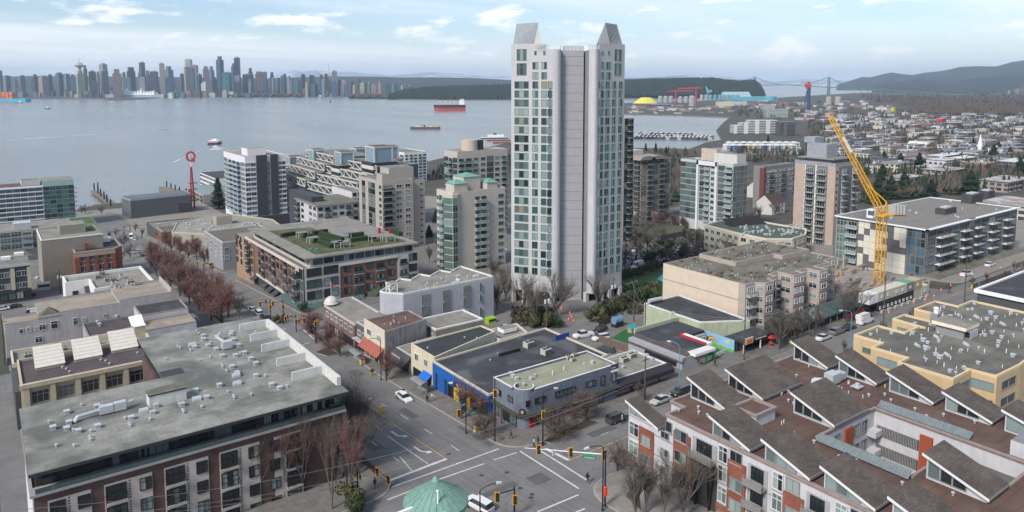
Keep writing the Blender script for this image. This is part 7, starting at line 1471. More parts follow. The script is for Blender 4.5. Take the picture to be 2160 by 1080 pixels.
def sails():
 p=P(287,205,5);b=Qs('convention_centre','white five-peaked sail roof on the long harbour pier across the water','building',p);D=pj(p)[2];wt=M('sail_white',(.75,.77,.78),.6,0)
 l,r_=atD(222,207,D),atD(345,203.5,D+60);d=V((r_.x-l.x,r_.y-l.y));dn=d.normalized();n=V((-dn.y,dn.x))
 m=MB();m.Qi([(l.x,l.y),(r_.x,r_.y),(r_.x+n.x*60,r_.y+n.y*60),(l.x+n.x*60,l.y+n.y*60)],0,20,Qm('far_pier',(.50,.52,.54),(.10,.15,.17),4,7,.5,.8),WHT);m.Qa('pier_hall',b)
 for k in range(10):
  t0=.32+k*.052;a=l+(r_-l)*t0;c=l+(r_-l)*(t0+.05);mid_=(a+c)/2;hz_=52-10*abs(sin((k+.5)*pi/5))if k%5 else 62
  m=MB();vs=[(a.x,a.y,20),(c.x,c.y,20),(c.x+n.x*60,c.y+n.y*60,20),(a.x+n.x*60,a.y+n.y*60,20),(mid_.x+n.x*10,mid_.y+n.y*10,hz_),(mid_.x+n.x*50,mid_.y+n.y*50,hz_)]
  m.add(vs,[(0,1,4),(1,2,5,4),(2,3,5),(3,0,4,5)],wt);m.Qa('sail',b)
 p=P(420,203,5);b=Qs('convention_centre','low dark glass hall with green roof on the far shore right of the sails','building',p);l,r_=atD(386,204,5150),atD(458,203,5200);m=MB();m.Qi([(l.x,l.y),(r_.x,r_.y),(r_.x+n.x*120,r_.y+n.y*120),(l.x+n.x*120,l.y+n.y*120)],0,42,Qm('far_hall',(.12,.14,.15),(.05,.07,.08),6,12,.7,.9),M('roof_olive',(.12,.13,.06)));m.Qa('wall',b)
sails()
g=atD(694,199,5300);b=Qs('tower_crane','thin luffing crane standing over the far checkered tower','crane',g);t0,t1=atD(694.5,152,5300),atD(692,133,5300);m=MB();m.bar(g,t0,1.2,FR['grey']);m.bar(t0,t1,.9,FR['grey']);m.Qa('mast',b)
# --- suspension bridge
def bridge():
 GR=M('bridge_green',(.09,.19,.19),.7,0);p1,p2=atD(1591,205,5600),atD(1747,205,4900);z1,z2=H-(162-YH)*5600/F,H-(162.5-YH)*4900/F
 b=Qs('suspension_bridge','green suspension bridge with two towers and long approach span over the strait','bridge',(*p1[:2],0));d=V((p2.x-p1.x,p2.y-p1.y)).normalized();n=V((-d.y,d.x))*9
 for p,zt in((p1,z1),(p2,z2)):
  for s in(-1,1):
   m=MB();m.bar((p.x+n.x*s,p.y+n.y*s,0),(p.x+n.x*s*.75,p.y+n.y*s*.75,zt),3.4,GR,r2=2.0);m.Qa('tower_leg',b)
  m=MB()
  for k in range(6):
   za,zc=zt*(.12+.14*k),zt*(.26+.14*k);zc=min(zc,zt-2);m.bar((p.x+n.x,p.y+n.y,za),(p.x-n.x,p.y-n.y,zc),1.0,GR);m.bar((p.x-n.x,p.y-n.y,za),(p.x+n.x,p.y+n.y,zc),1.0,GR)
  m.bar((p.x+n.x,p.y+n.y,zt-2),(p.x-n.x,p.y-n.y,zt-2),2.2,GR);m.Qa('cross_bracing',b)
 dk=[(1500,181.5,5900),(1591,180.5,5600),(1660,179,5250),(1747,184,4900),(1830,188,4500),(1900,192,4150),(1980,197,3800),(2050,200,3500)]
 pts=[atD(*q)for q in dk]
 m=MB()
 for a,c in zip(pts,pts[1:]):m.bar(a,c,2.6,GR)
 m.Qa('deck',b)
 for px in(1817,1831,1846,1860,1875,1890,1910):
  q=[k for k in range(len(dk)-1)if dk[k][0]<=px<=dk[k+1][0]][0];t=(px-dk[q][0])/(dk[q+1][0]-dk[q][0]);p=pts[q].lerp(pts[q+1],t);m=MB();m.bar((p.x,p.y,2),p,1.6,GR);m.Qa('pier',b)
 for s in(-1,1):
  m=MB();o=V((n.x*s*.8,n.y*s*.8,0));A,Bb=V((*p1[:2],z1))+o,V((*p2[:2],z2))+o;k=24;prev=None;mid_z=78
  for i in range(k+1):
   t=i/k;q=A.lerp(Bb,t);q.z=mid_z+(A.z-mid_z)*(1-2*t)**2 if t<.5 else mid_z+(Bb.z-mid_z)*(2*t-1)**2
   if prev:m.bar(prev,q,.8,GR,cap=False)
   prev=q
  for a,c in((A,pts[0]+V((0,0,2))),(Bb,pts[4]+V((0,0,2)))):
   prev=a
   for i in range(1,11):t=i/10;q=a.lerp(c,t);q.z-=18*sin(pi*t);m.bar(prev,q,.8,GR,cap=False);prev=q
  m.Qa('main_cable',b)
 for i in range(1,24):
  t=i/24;A=V((*p1[:2],0));Bb=V((*p2[:2],0));q=A.lerp(Bb,t);zc_=78+(z1-78)*(1-2*t)**2;m=MB();m.bar((q.x,q.y,66),(q.x,q.y,zc_),.35,GR,cap=False);m.Qa('hanger',b)
bridge()
# --- port: silos, yellow heap, cranes, sheds
def port():
 SG=M('silo_grey',(.30,.31,.32),.8,.12,.2);SB=M('silo_blue',(.13,.27,.33),.7,.1,.2);RDc=M('crane_red',(.42,.05,.05),.6,0);CY=M('terminal_cyan',(.10,.33,.42),.6,.1,.05)
 def silo(px,yt,yb,w,mat,lab,grp):
  p=P(px,yb,3);D=pj(p)[2];h=(yb-yt)*D/F;b=Qs('silo',lab,'silo',p,group=grp);m=MB();r=w*D/F/2;m.Qh(p,[(r,0),(r,h),(r*.85,h+r*.25),(.5,h+r*.4)],mat,16);m.Qa('shell',b)
 for i,px in enumerate((1393,1404,1415,1435,1447,1460)):silo(px,204+(i>2),216.5,9.5,SG,'grey port silo right of the yellow heap','grey silos beside the yellow heap')
 silo(1459.5,204,224,13,SG,'largest pale grey silo standing in front of the red cranes',None)
 for i in range(9):px=1480+i*9.4;silo(px,201,212,7.5,SB if i>1 else SG,'blue-grey grain silo in the long row','row of blue-grey grain silos')
 p=P(1362,218,3);D=pj(p)[2];s=D/F;YL=M('sulphur_yellow',(.60,.55,.10),.9,.08,.1,.3);b=Qs('sulphur_heap','bright yellow sulphur heap at the port across the inlet','heap',p);m=MB();nn=28;vs=[]
 for j,(f,hh)in enumerate(((1,0),(.80,.38),(.60,.74),(.44,.93),(0,.96))):
  for i in range(nn):a=2*pi*i/nn;e=1+.10*sin(5*a+j)+.05*sin(13*a);vs.append((p.x+(cos(a)*25*s*cy_*f*e+sin(a)*11*s*sy_*f),p.y+(-cos(a)*25*s*sy_*f*e+sin(a)*11*s*cy_*f),3+12.5*s*hh*(1+.05*sin(7*a))))
 m.add(vs,[(j*nn+i,j*nn+(i+1)%nn,(j+1)*nn+(i+1)%nn,(j+1)*nn+i)for j in range(4)for i in range(nn)],YL);m.Qa('heap',b,True)
 for px,ytop,yjib,yb,xl,xr,lab in((1425.5,190,192.5,224,1407,1461,'red hammerhead crane, left one of the pair at the port'),(1468.5,183,186.5,226,1431,1481,'red hammerhead crane, right and taller one of the pair at the port')):
  g=P(px,yb,3);D=pj(g)[2];b=Qs('tower_crane',lab,'crane',g,group='red port cranes');t=atD(px,ytop,D);m=MB();m.bar(g,t,2.0,RDc);m.Qa('mast',b);m=MB();m.bar(atD(xl,yjib,D),atD(xr,yjib-.8,D),1.9,RDc);m.bar(t,atD(xl+8,yjib,D),.5,RDc);m.bar(t,atD(xr-4,yjib-.8,D),.5,RDc);m.Qa('jib',b)
 def shed(px0,px1,yt,yb,dep,mat,lab,cat='building',name='port_shed',pitch=0,roof=None,grp=None):
  a,c=P(px0,yb,3),P(px1,yb,3);D=pj(a)[2];h=(yb-yt)*D/F*.85;ax=V((cy_,-sy_));fw=V((sy_,cy_));L=(c-a).length;b=Qs(name,lab,cat,a,group=grp);q=[V((a.x,a.y)),V((a.x,a.y))+ax*L]
  m=MB();m.Qi([tuple(q[0]),tuple(q[1]),tuple(q[1]+fw*dep),tuple(q[0]+fw*dep)],0,3+h*(1-pitch),mat,roof or mat);m.Qa('wall',b)
  if pitch:
   m=MB();z0,z1=3+h*(1-pitch),3+h;v=[(*q[0],z0),(*q[1],z0),(*(q[1]+fw*dep),z0),(*(q[0]+fw*dep),z0),(*(q[0]+fw*dep*.5+ax*3),z1),(*(q[1]+fw*dep*.5-ax*3),z1)];m.add(v,[(0,1,5,4),(1,2,5),(2,3,4,5),(3,0,4)],roof or mat);m.Qa('roof',b)
  return b
 shed(1527,1586,191,210,90,M('shed_aqua',(.26,.38,.40),.7,.05),'big pale aqua storage shed with pitched roof behind the silos',pitch=.75)
 shed(1545,1595,203,213,60,CY,'cyan terminal sheds right of the silo row');shed(1592,1640,202,212,60,CY,'long cyan terminal building beside the round cyan tank')
 p=P(1623,212,3);D=pj(p)[2];b=Qs('storage_tank','round cyan storage tank at the port terminal','tank',p);m=MB();m.Qh(p,[(13*D/F,0),(13*D/F,8*D/F),(1,9.5*D/F)],CY,20);m.Qa('shell',b)
 p=P(1495,206,3);D=pj(p)[2];b=Qs('ship_loader','cyan ship loader tower rising behind the silos','crane',p);m=MB();m.bar(p,atD(1489,182,D),2.5,CY);m.bar(atD(1489,184,D),atD(1499,196,D),3.5,CY);m.bar(atD(1491,196,D),atD(1501,191,D),6,CY);m.Qa('frame',b)
 BGE=M('shed_cream',(.46,.43,.35),.8,.1,.05);shed(1515,1548,213,224,40,BGE,'cream corrugated shed, left one below the silo row');shed(1548,1576,213,223,40,M('shed_cream2',(.42,.40,.34),.8,.1,.05),'cream corrugated shed, right one below the silo row')
 shed(1376,1415,219,226,60,M('shed_blue_dark',(.03,.09,.17),.7,.1),'dark blue dry-dock hall with pale bands',roof=M('dock_white',(.42,.43,.45)));shed(1376,1410,224.5,228,20,RDc,'low red barge hull in front of the dark blue hall')
 shed(1612,1635,219,231,40,SG,'grey windowless port shed among the tanks')
 for i,px in enumerate((1592,1645,1660)):p=P(px,226,3);D=pj(p)[2];b=Qs('storage_tank','dull brown storage tank at the port','tank',p,group='brown storage tanks');m=MB();m.Qh(p,[(8*D/F,0),(8*D/F,7*D/F),(1,7.8*D/F)],M('tank_brown',(.17,.13,.12)),16);m.Qa('shell',b)
 for i,(px,w)in enumerate(((1748,12),(1767,13))):silo(px,206,221,w,M('silo_tan',(.34,.31,.27)),('left' if not i else 'right')+' tan cement silo of the pair behind the blue tower','tan cement silos')
 g=P(1705,237,3);D=pj(g)[2];b=Qs('port_crane_tower','tall dark blue column with bright red machinery head','tower',g);m=MB();m.bar(g,atD(1707,184,D),3.1*D/F,M('column_blue',(.015,.05,.14),.6,.05),10,r2=3.4*D/F);m.bar(atD(1697,220,D),atD(1703,190,D),.8*D/F,M('column_blue',(.015,.05,.14)));m.Qa('column',b)
 m=MB();k=D/F
 for(xa,xc,ya,yc)in((1699.5,1712,183.5,177),(1702,1710,188,183.5),(1705.5,1708.5,177,172)):
  A,Cc=atD(xa,ya,D),atD(xc,ya,D);ax=V((cy_,-sy_));fw=V((sy_,cy_));hh=(ya-yc)*k;m.Qi([(A.x,A.y),(Cc.x,Cc.y),(Cc.x+fw.x*8,Cc.y+fw.y*8),(A.x+fw.x*8,A.y+fw.y*8)],A.z,A.z+hh,M('crane_red',(.42,.05,.05)))
 m.Qa('head',b)
 cols_=[(.45,.44,.42),(.30,.28,.26),(.20,.19,.18),(.35,.12,.10),(.12,.18,.28),(.50,.50,.50),(.26,.22,.16)]
 for i in range(90):
  px=rr.uniform(1316,1690);yb=rr.uniform(224,240)if px<1530 else rr.uniform(212,236);c=rr.choice(cols_);w=rr.uniform(4,16);h=rr.uniform(1.5,5)
  nm={0:'whitish',1:'taupe',2:'dark grey',3:'rust-red',4:'blue-grey',5:'white',6:'olive-brown'}[cols_.index(c)]
  shed(px,px+w,yb-h,yb,rr.uniform(12,40),M('clutter_'+nm,c,.85,.15,.08),f"low {nm} harbour shed across the inlet",pitch=0,roof=M('clutter_roof_%d'%(i%4),((.36,.35,.33),(.24,.23,.22),(.46,.46,.45),(.18,.17,.17))[i%4],.9,.2,.05),grp='harbour sheds across the inlet',name='port_building')
port()
# --- marina boathouses, houseboats, boats
def marina():
 k=0
 for row,(xa,xb,ya,yb,n)in enumerate(((1342,1496,292,294.5,20),(1345,1500,287.5,291,19),(1350,1480,283.5,286,12))):
  for i in range(n):
   t=i/(n-1);p=P(xa+(xb-xa)*t,ya+(yb-ya)*t,.4);k+=1;rz=-.62;b=Qs('boathouse',f"small gabled boathouse in the {['front', 'middle', 'rear'][row]} row of the marina",'boathouse',p,rz,'marina boathouses')
   w,d_,h=3.4,6,3.4;m=MB();c=[(.05,.07,.10),(.10,.10,.11),(.40,.40,.40),(.04,.04,.05)][rr.randint(0,3)]
   m.box(-w,w,-d_,d_,-.6,h,M('boathouse_%.2f'%c[0],c));m.add([(-w,-d_,h),(w,-d_,h),(0,-d_,h+1.8)],[(0,1,2)],M('boathouse_%.2f'%c[0],c));o=bpy.data.objects.new('wall',m.mesh('wall'));C.objects.link(o);o.parent=b
   m=MB();m.add([(-w-.3,-d_-.3,h-.15),(0,-d_-.3,h+1.9),(0,d_,h+1.9),(-w-.3,d_,h-.15),(w+.3,-d_-.3,h-.15),(w+.3,d_,h-.15)],[(0,1,2,3),(1,4,5,2)],M('boathouse_roof',(.42,.43,.44),.6,.1));o=bpy.data.objects.new('roof',m.mesh('roof'));C.objects.link(o);o.parent=b
 cs=[(.55,.56,.56),(.10,.22,.42),(.06,.07,.09),(.58,.44,.12),(.50,.50,.50),(.10,.12,.25),(.50,.52,.55),(.22,.38,.50),(.50,.48,.40),(.45,.46,.46)];nm=['white','bright blue','black','mustard yellow','pale grey','navy','silver','light blue','cream','dove grey']
 wt_=MB();q=[P(a,c,3.06)for a,c in((1500,312),(1690,310),(1690,326),(1500,328))];wt_.add([tuple(p)for p in q],[(3,2,1,0)],wm);Qq(wt_,'water')
 for i,c in enumerate(cs):
  for row in(0,1):
   p=P(1534+i*15.2+row*6,316-row*5.5,3.1);b=Qs('houseboat',f"{nm[i]} floating home, {'front' if not row else 'rear'} row of the basin",'houseboat',p,-YAW+.1,'floating homes');w,d_,h=4.4,5.5,6.5
   o=MB();o.box(-w,w,-d_,d_,-.3,h,M('houseboat_'+nm[i].replace(' ','_'),c));o.box(-w*.6,w*.6,-d_-.06,-d_,1,2.8,GL['dark']);o.box(-w*.6,w*.6,-d_-.06,-d_,3.8,5.4,GL['dark']);q=bpy.data.objects.new('wall',o.mesh('wall'));C.objects.link(q);q.parent=b
   pr=[(cos(a)*(w+.4),sin(a)*1.8)for a in[j*pi/6 for j in range(7)]];o=MB();n=7;o.add([(u,y,h+z)for y in(-d_-.3,d_)for u,z in pr],[(j,j+1,n+j+1,n+j)for j in range(6)]+[tuple(range(6,-1,-1))],M('houseboat_roof',(.60,.61,.62),.6,.05));q=bpy.data.objects.new('roof',o.mesh('roof'));C.objects.link(q);q.parent=b
marina()
# --- ships
def hull(b,L,w,h,mat,deckm,low=None):
 n=12;m=MB();vs=[]
 for i in range(n+1):
  t=i/n;y=-L/2+L*t;f=min(1,(1-t)*5)**.6*min(1,.75+t*2);f=max(f,.03)
  for z,s in((-1,.75),(h*.5,.95),(h,1)):vs+=[(-w/2*f*s,y+(L*.02*(z/h)if t>.8 else 0),z),(w/2*f*s,y+(L*.02*(z/h)if t>.8 else 0),z)]
 k=6
 for i in range(n):
  a,c=i*k,(i+1)*k
  for q,mt in((0,low or mat),(2,mat)):
   m.add([vs[a+q],vs[c+q],vs[c+q+2],vs[a+q+2]],[(0,3,2,1)],mt);m.add([vs[a+q+1],vs[c+q+1],vs[c+q+3],vs[a+q+3]],[(0,1,2,3)],mt)
  m.add([vs[a+4],vs[c+4],vs[c+5],vs[a+5]],[(0,3,2,1)],deckm)
 m.add([vs[0],vs[1],vs[3],vs[2]],[(0,1,2,3)],low or mat);m.add([vs[2],vs[3],vs[5],vs[4]],[(0,1,2,3)],mat)
 o=bpy.data.objects.new('hull',m.mesh('hull'));C.objects.link(o);o.parent=b
def loc(b,mb,nm):o=bpy.data.objects.new(nm,mb.mesh(nm));C.objects.link(o);o.parent=b;return o
def ships():
 p=P(949,233,0);D=pj(p)[2];s=D/F;b=Qs('cargo_ship','red and black bulk carrier with white bridge house anchored mid-harbour','ship',p,-YAW+pi/2+.12);L=66*s;h=12*s;RDs=M('hull_red',(.42,.06,.05),.6,.1,.1);hull(b,L,11*s,h,M('hull_black',(.03,.03,.035),.6),M('deck_red',(.25,.06,.05)),RDs)
 m=MB();m.box(-4*s,4*s,-L*.46,-L*.30,h,h+10*s,WHT);m.box(-5*s,5*s,-L*.44,-L*.36,h+10*s,h+12*s,WHT);loc(b,m,'bridge_house')
 for t in(-.15,-.02,.13,.3):m=MB();m.bar((0,L*t,h),(0,L*t,h+9*s),.7*s,M('mast_cream',(.55,.48,.30)));m.bar((0,L*t,h+8*s),(0,L*t+5*s,h+5*s),.5*s,M('mast_cream',(.55,.48,.30)));loc(b,m,'deck_crane')
 p=P(897,272,0);s=pj(p)[2]/F;b=Qs('barge','dark barge loaded with pale boxes and rubble','barge',p,-YAW+pi/2-.05);m=MB();m.box(-7*s,7*s,-31*s,31*s,-1,4.5*s,M('hull_brown',(.09,.07,.075)),M('barge_load',(.25,.20,.17),.95,.5,.3));loc(b,m,'hull')
 for i in range(26):m=MB();y=rr.uniform(-27,24)*s;x=rr.uniform(-4,4)*s;w=rr.uniform(1.4,3.2)*s;c=rr.choice([(.5,.5,.48),(.4,.35,.25),(.28,.06,.06),(.15,.15,.16)]);m.box(x-w,x+w,y-w,y+w,4.5*s,4.5*s+rr.uniform(1.5,5)*s,M('load_%.2f'%c[0],c));loc(b,m,'deck_load')
 p=P(453,304,0);s=pj(p)[2]/F;b=Qs('ferry','small passenger ferry heading away with a wake behind it','ferry',p,-YAW+.15);L=26;m=MB();m.box(-10*s,10*s,-L/2,L/2,-.5,4.6*s,M('hull_navy',(.03,.04,.08)),WHT);loc(b,m,'hull')
 m=MB();m.box(-9.4*s,9.4*s,-L*.42,L*.40,4.6*s,8.4*s,WHT);m.box(-9.6*s,9.6*s,-L*.43,-L*.42,5.2*s,7*s,M('stripe_red',(.35,.06,.05)));m.box(-3.5*s,3.5*s,0,L*.25,8.4*s,11*s,WHT);m.bar((0,0,11*s),(0,0,16*s),.3*s,FR['grey']);loc(b,m,'cabin')
 p=P(0,215,0);s=pj(p)[2]/F;b=Qs('container_ship','stern of a turquoise container ship stacked with orange boxes, left edge','ship',p,-YAW+pi/2);m=MB();m.box(-9*s,9*s,-60*s,23*s,-1,7*s,M('hull_turquoise',(.06,.35,.50)));loc(b,m,'hull')
 for i in range(7):
  for j in range(3):m=MB();c=rr.choice([(.55,.17,.05),(.50,.14,.06),(.35,.10,.08),(.55,.17,.05)]);m.box(-8*s,8*s,(16-i*8)*s,(23-i*8-.4)*s,(7+j*4.6)*s,(11.4+j*4.6)*s,M('box_%.2f'%c[0],c));loc(b,m,'container')
 for px,py,lab,c in((100,229.5,'small dark tugboat in the left of the harbour',(.05,.05,.06)),(675,205.5,'low seabus with pale cabin off the far shore',(.10,.12,.16)),(42,217.5,'small red work boat near the container ship',(.30,.10,.08)),(347,273.5,'small motor boat at the head of a long wake',(.15,.15,.16))):
  p=P(px,py,0);s=pj(p)[2]/F;b=Qs('small_boat',lab,'boat',p,-YAW+pi/2);sc=1 if px!=347 else.6;hull(b,11*s*sc,4*s*sc,2*s*sc,M('hull_%.2f'%c[0],c),M('deck_pale',(.35,.34,.33)));m=MB();m.box(-1.3*s*sc,1.3*s*sc,-3*s*sc,1.5*s*sc,2*s*sc,4*s*sc,WHT);loc(b,m,'cabin')
 p=P(697,216,0);s=pj(p)[2]/F;b=Qs('channel_marker','dark navigation beacon standing in the harbour','beacon',p);m=MB();m.Qh(p,[(1.6*s,-1),(1.3*s,3*s),(.4*s,4*s),(.4*s,7*s)],M('hull_black',(.03,.03,.035)),8);m.Qa('column',b)
 p=P(1043,292,0);s=pj(p)[2]/F;b=Qs('ferry','white and navy car ferry moored at the shipyard wharf','ferry',p,-YAW+pi/2+.2);hull(b,58*s,10*s,3.5*s,WHT,M('deck_pale',(.35,.34,.33)),M('hull_navy',(.03,.04,.08)));m=MB();m.box(-4*s,4*s,-20*s,14*s,3.5*s,8*s,WHT);m.box(-2*s,2*s,-4*s,2*s,8*s,11*s,M('hull_navy',(.03,.04,.08)));loc(b,m,'cabin')
 for px,py,w,lab in((1052,297,50,'rusty floating wharf below the moored ferry'),(1060,302,40,'second rusty wharf nearer the buff tower')):p=P(px,py,0);s=pj(p)[2]/F;b=Qs('wharf',lab,'wharf',p,-YAW+.15);m=MB();m.box(-w/2*s,w/2*s,-3*s,3*s,-1,2.5*s,M('wharf_rust',(.20,.08,.06),.9,.3,.2));loc(b,m,'deck')
 wk=M('wake_foam',(.55,.60,.62),.5,.3,.4)
 for a,c,w,wig in(((345,273.5),(0,297),5,1),((452,306),(520,330),2.5,1),((449,306),(360,345),1.6,1),((455,306),(455,316),9,0)):
  p,q=P(*a,.12),P(*c,.12);d=(q-p);n=V((-d.y,d.x,0)).normalized();k=26;m=MB()
  for i in range(k):
   if rr.random()<.25:continue
   t0,t1=i/k,(i+.95)/k;ww=w*(.25+t0)*rr.uniform(.5,1);A,Bq=p+d*t0,p+d*t1;m.add([A-n*ww,A+n*ww,Bq+n*ww*.9,Bq-n*ww*.9],[(3,2,1,0)],wk)
  tag(m.Qa('foam',None,False,'stuff'),'broken white wake on the harbour water','wake')
ships()
# --- warehouse district and flat-roofed suburb on the right
def district():
 wallc=[('white',(.50,.50,.50)),('pale grey',(.36,.36,.37)),('beige',(.38,.34,.28)),('dark grey',(.10,.10,.11)),('blue-grey',(.20,.26,.33)),('brick-brown',(.20,.12,.10)),('cream',(.46,.43,.35))]
 roofc=[('pale',(.46,.46,.45)),('grey',(.24,.24,.24)),('taupe',(.30,.26,.23)),('dark',(.08,.08,.085)),('white',(.58,.58,.58)),('brown',(.22,.15,.13))]
 placed=[];n=0;tries=0
 while n<250 and tries<12000:
  tries+=1;px=rr.uniform(1690,2158);py=rr.uniform(214,372)
  if px<1750 and py>262 or py<222 and px>1830 or(px>1880 and 216<py<243):continue
  if px<1810 and py>335:continue
  g=G(px,py);D=pj(g)[2];s=D/F
  w,d_=(rr.uniform(12,34),rr.uniform(12,30))if py<300 else(rr.uniform(18,34),rr.uniform(12,18))
  if any(abs(g.x-q[0])<(w+q[2])/2+6 and abs(g.y-q[1])<(d_+q[3])/2+7 for q in placed):continue
  placed.append((g.x,g.y,w,d_));h=rr.uniform(5,9)if py<300 else rr.uniform(7,10);(wn_,wc),(rn_,rc)=rr.choice(wallc),rr.choice(roofc);zone='near the firs' if py>310 else 'in mid flats' if py>262 else 'far out on the flats'
  apt=py>300;b=Qs('apartment_building' if apt else 'warehouse',f"{wn_} {'low apartment block' if apt else 'warehouse'} with {rn_} roof {zone}",'building' if apt else 'warehouse',g,0,'flat-roofed buildings of the right-hand district')
  wm_=M('district_'+wn_.replace(' ','_').replace('-','_'),wc,.85,.1,.1);rm_=M('district_roof_'+rn_,rc,.9,.22,.12,var2=(tuple(c*.55 for c in rc),.07,.5,.62,.7))
  if apt:wm_=Qm('district_apt_'+wn_.replace(' ','_').replace('-','_'),wc,(.05,.06,.07),3,4.5,.55,.6)
  m=MB();m.box(g.x-w/2,g.x+w/2,g.y-d_/2,g.y+d_/2,g.z-3,g.z+h,wm_);m.Qa('wall',b)
  m=MB();m.box(g.x-w/2-.3,g.x+w/2+.3,g.y-d_/2-.3,g.y+d_/2+.3,g.z+h,g.z+h+.5,FR['grey'],rm_);m.Qa('roof',b)
  if not apt:
   m=MB()
   for k in range(int(w/6)):x=g.x-w/2+3+k*6;m.box(x-1.4,x+1.4,g.y-d_/2-.1,g.y-d_/2,g.z+.3,g.z+3,GL['dark']if rr.random()<.6 else M('door_blue_grey',(.15,.2,.3)))
   if m.v:m.Qa('loading_doors',b)
  if rr.random()<.6:m=MB();x,y=g.x+rr.uniform(-w/4,w/4),g.y+rr.uniform(-d_/4,d_/4);m.box(x-1.6,x+1.6,y-1.2,y+1.2,g.z+h+.5,g.z+h+2.2,Qw);m.Qa('roof_unit',b)
  n+=1
 def shedb(px,py,w,d_,h,wc,rc,lab,cat='warehouse',name='warehouse',rz=0):
  g=G(px,py);b=Qs(name,lab,cat,g);m=MB();m.box(g.x-w/2,g.x+w/2,g.y-d_/2,g.y+d_/2,g.z-3,g.z+h,M('w_'+name+str(px),wc,.85,.1));m.Qa('wall',b);m=MB();m.box(g.x-w/2-.4,g.x+w/2+.4,g.y-d_/2-.4,g.y+d_/2+.4,g.z+h,g.z+h+.5,M('r_'+name+str(px),rc,.9,.15));m.Qa('roof',b);return b,g
 shedb(1868,232,60,40,10,(.5,.5,.5),(.40,.08,.07),'big-box store with red and white banded roof by the woods')
 shedb(1985,262,22,12,13,(.55,.03,.05),(.4,.4,.4),'bright red sign wall on a dark store in the flats');shedb(2015,266,60,30,8,(.06,.06,.07),(.30,.30,.30),'dark store attached to the bright red sign wall')
 shedb(1884,237,12,10,16,(.5,.42,.08),(.3,.3,.3),'small yellow-fronted store in the flats')
 a,c=P(1548,282,3),P(1645,284,3);b=Qs('apartment_building','long stepped white apartment building above the marina with grid windows','building',a);D=pj(a)[2];h=28*D/F;ax=V((cy_,-sy_));fw=V((sy_,cy_));L=(c-a).length;A=V((a.x,a.y))
 for k,(t0,t1,hh)in enumerate(((0,.18,.62),(.18,.36,.8),(.36,1,1))):
  m=MB();m.Qi([tuple(A+ax*L*t0+ax*.01),tuple(A+ax*L*t1),tuple(A+ax*L*t1+fw*26),tuple(A+ax*L*t0+fw*26)],0,3+h*hh,Qm('marina_condo',(.50,.51,.52),(.06,.08,.09),3.1,3.6,.6,.62),Qe['white']);m.Qa('wall',b)
 a=P(1646,286,3);b=Qs('apartment_building','dark grey apartment building attached to the white marina row','building',a);A=V((a.x,a.y));m=MB();m.Qi([tuple(A),tuple(A+ax*28),tuple(A+ax*28+fw*26),tuple(A+fw*26)],0,3+h*.98,Qm('marina_condo_dark',(.09,.09,.10),(.03,.04,.05),3.1,3.6,.6,.7),Qe['grey']);m.Qa('wall',b)
 a=P(1618,248,3);b=Qs('office_building','green-glass office block with white bands beyond the marina row','building',a);D=pj(a)[2];A=V((a.x,a.y));m=MB();m.Qi([tuple(A),tuple(A+ax*44*D/F),tuple(A+ax*44*D/F+fw*30),tuple(A+fw*30)],0,3+17*D/F,Qm('office_green',(.42,.43,.42),(.07,.13,.12),3.6,50,.55,.98),Qe['grey']);m.Qa('wall',b)
 g=G(1945,312);b=Qs('boat_shed','white barrel-vaulted boat shed with big dark door','shed',g);pr=[(cos(t)*11,sin(t)*9)for t in[j*pi/12 for j in range(13)]];m=MB();n2=13;m.add([(g.x+u,g.y+y,g.z+z)for y in(-8,16)for u,z in pr],[(j,j+1,n2+j+1,n2+j)for j in range(12)]+[tuple(range(12,-1,-1))],M('shed_white',(.58,.57,.54),.8,.08));m.Qa('shell',b,True);m=MB();m.box(g.x-4,g.x+4,g.y-8.1,g.y-8.02,g.z,g.z+5,BLK);m.Qa('door',b)
 g=G(2066,326);b=Qs('church_spire','small ornate white church steeple among bare trees','church',g);m=MB();m.box(g.x-2.5,g.x+2.5,g.y-2.5,g.y+2.5,g.z,g.z+11,WHT);m.Qh((g.x,g.y,g.z+11),[(2.6,0),(1.6,4),(.3,12)],WHT,8);m.Qa('steeple',b);m=MB();m.box(g.x-5,g.x+5,g.y+2.6,g.y+16,g.z,g.z+6,WHT,Qe['grey']);m.Qa('nave',b)
 for px,py,w,d_,h,lab,wc in((1905,398,28,13,8.5,'white balconied three-storey apartments with corrugated pale roof, right of the crane',(.45,.45,.46)),(1990,378,32,18,8,'brown and white apartments with wide pale flat roof beside the big fir',(.32,.28,.27)),(2120,400,36,16,7,'mauve-roofed low apartments right of the big fir',(.30,.25,.23)),(2105,350,40,16,6,'long low building with patched mauve roof at the right',(.28,.24,.22)),(2140,455,30,20,7,'white-sided block with gravel roof behind the chequered block',(.45,.44,.42))):
  g=G(px,py);b=Qs('apartment_building',lab,'building',g);w_=Qm('apt_%d'%px,wc,(.05,.06,.07),2.9,4.2,.6,.65);m=MB();m.box(g.x-w/2,g.x+w/2,g.y-d_/2,g.y+d_/2,g.z-3,g.z+h,w_);m.Qa('wall',b);m=MB();m.box(g.x-w/2-.7,g.x+w/2+.7,g.y-d_/2-.9,g.y+d_/2+.6,g.z+h,g.z+h+.4,FR['grey'],M('roof_patched',(.42,.41,.40),.9,.3,.2,var2=((.24,.18,.16),.12,.48,.55,.8)));m.Qa('roof',b)
  for k in range(int(w/7)):
   for fl_ in range(2):Ql(b,'F',g.x-w/2+4+k*7,g.y-d_/2-.01,g.z+1+fl_*3,3.6,1.2,'bar')
district()
for i,(px,yt,yb,w)in enumerate(((2035,176,189,8),(2043,180,190,8),(2083,176,186,5),(2102,182,192,6),(2115,184,193,9),(2140,187,199,8),(2152,184,200,8),(2125,190,199,6))):
 Qo(px,px+w,yt,yb,'cwtc'[i%4],'pale suburb mid-rise near the strait shore',False,'suburb mid-rises by the strait','far_building')
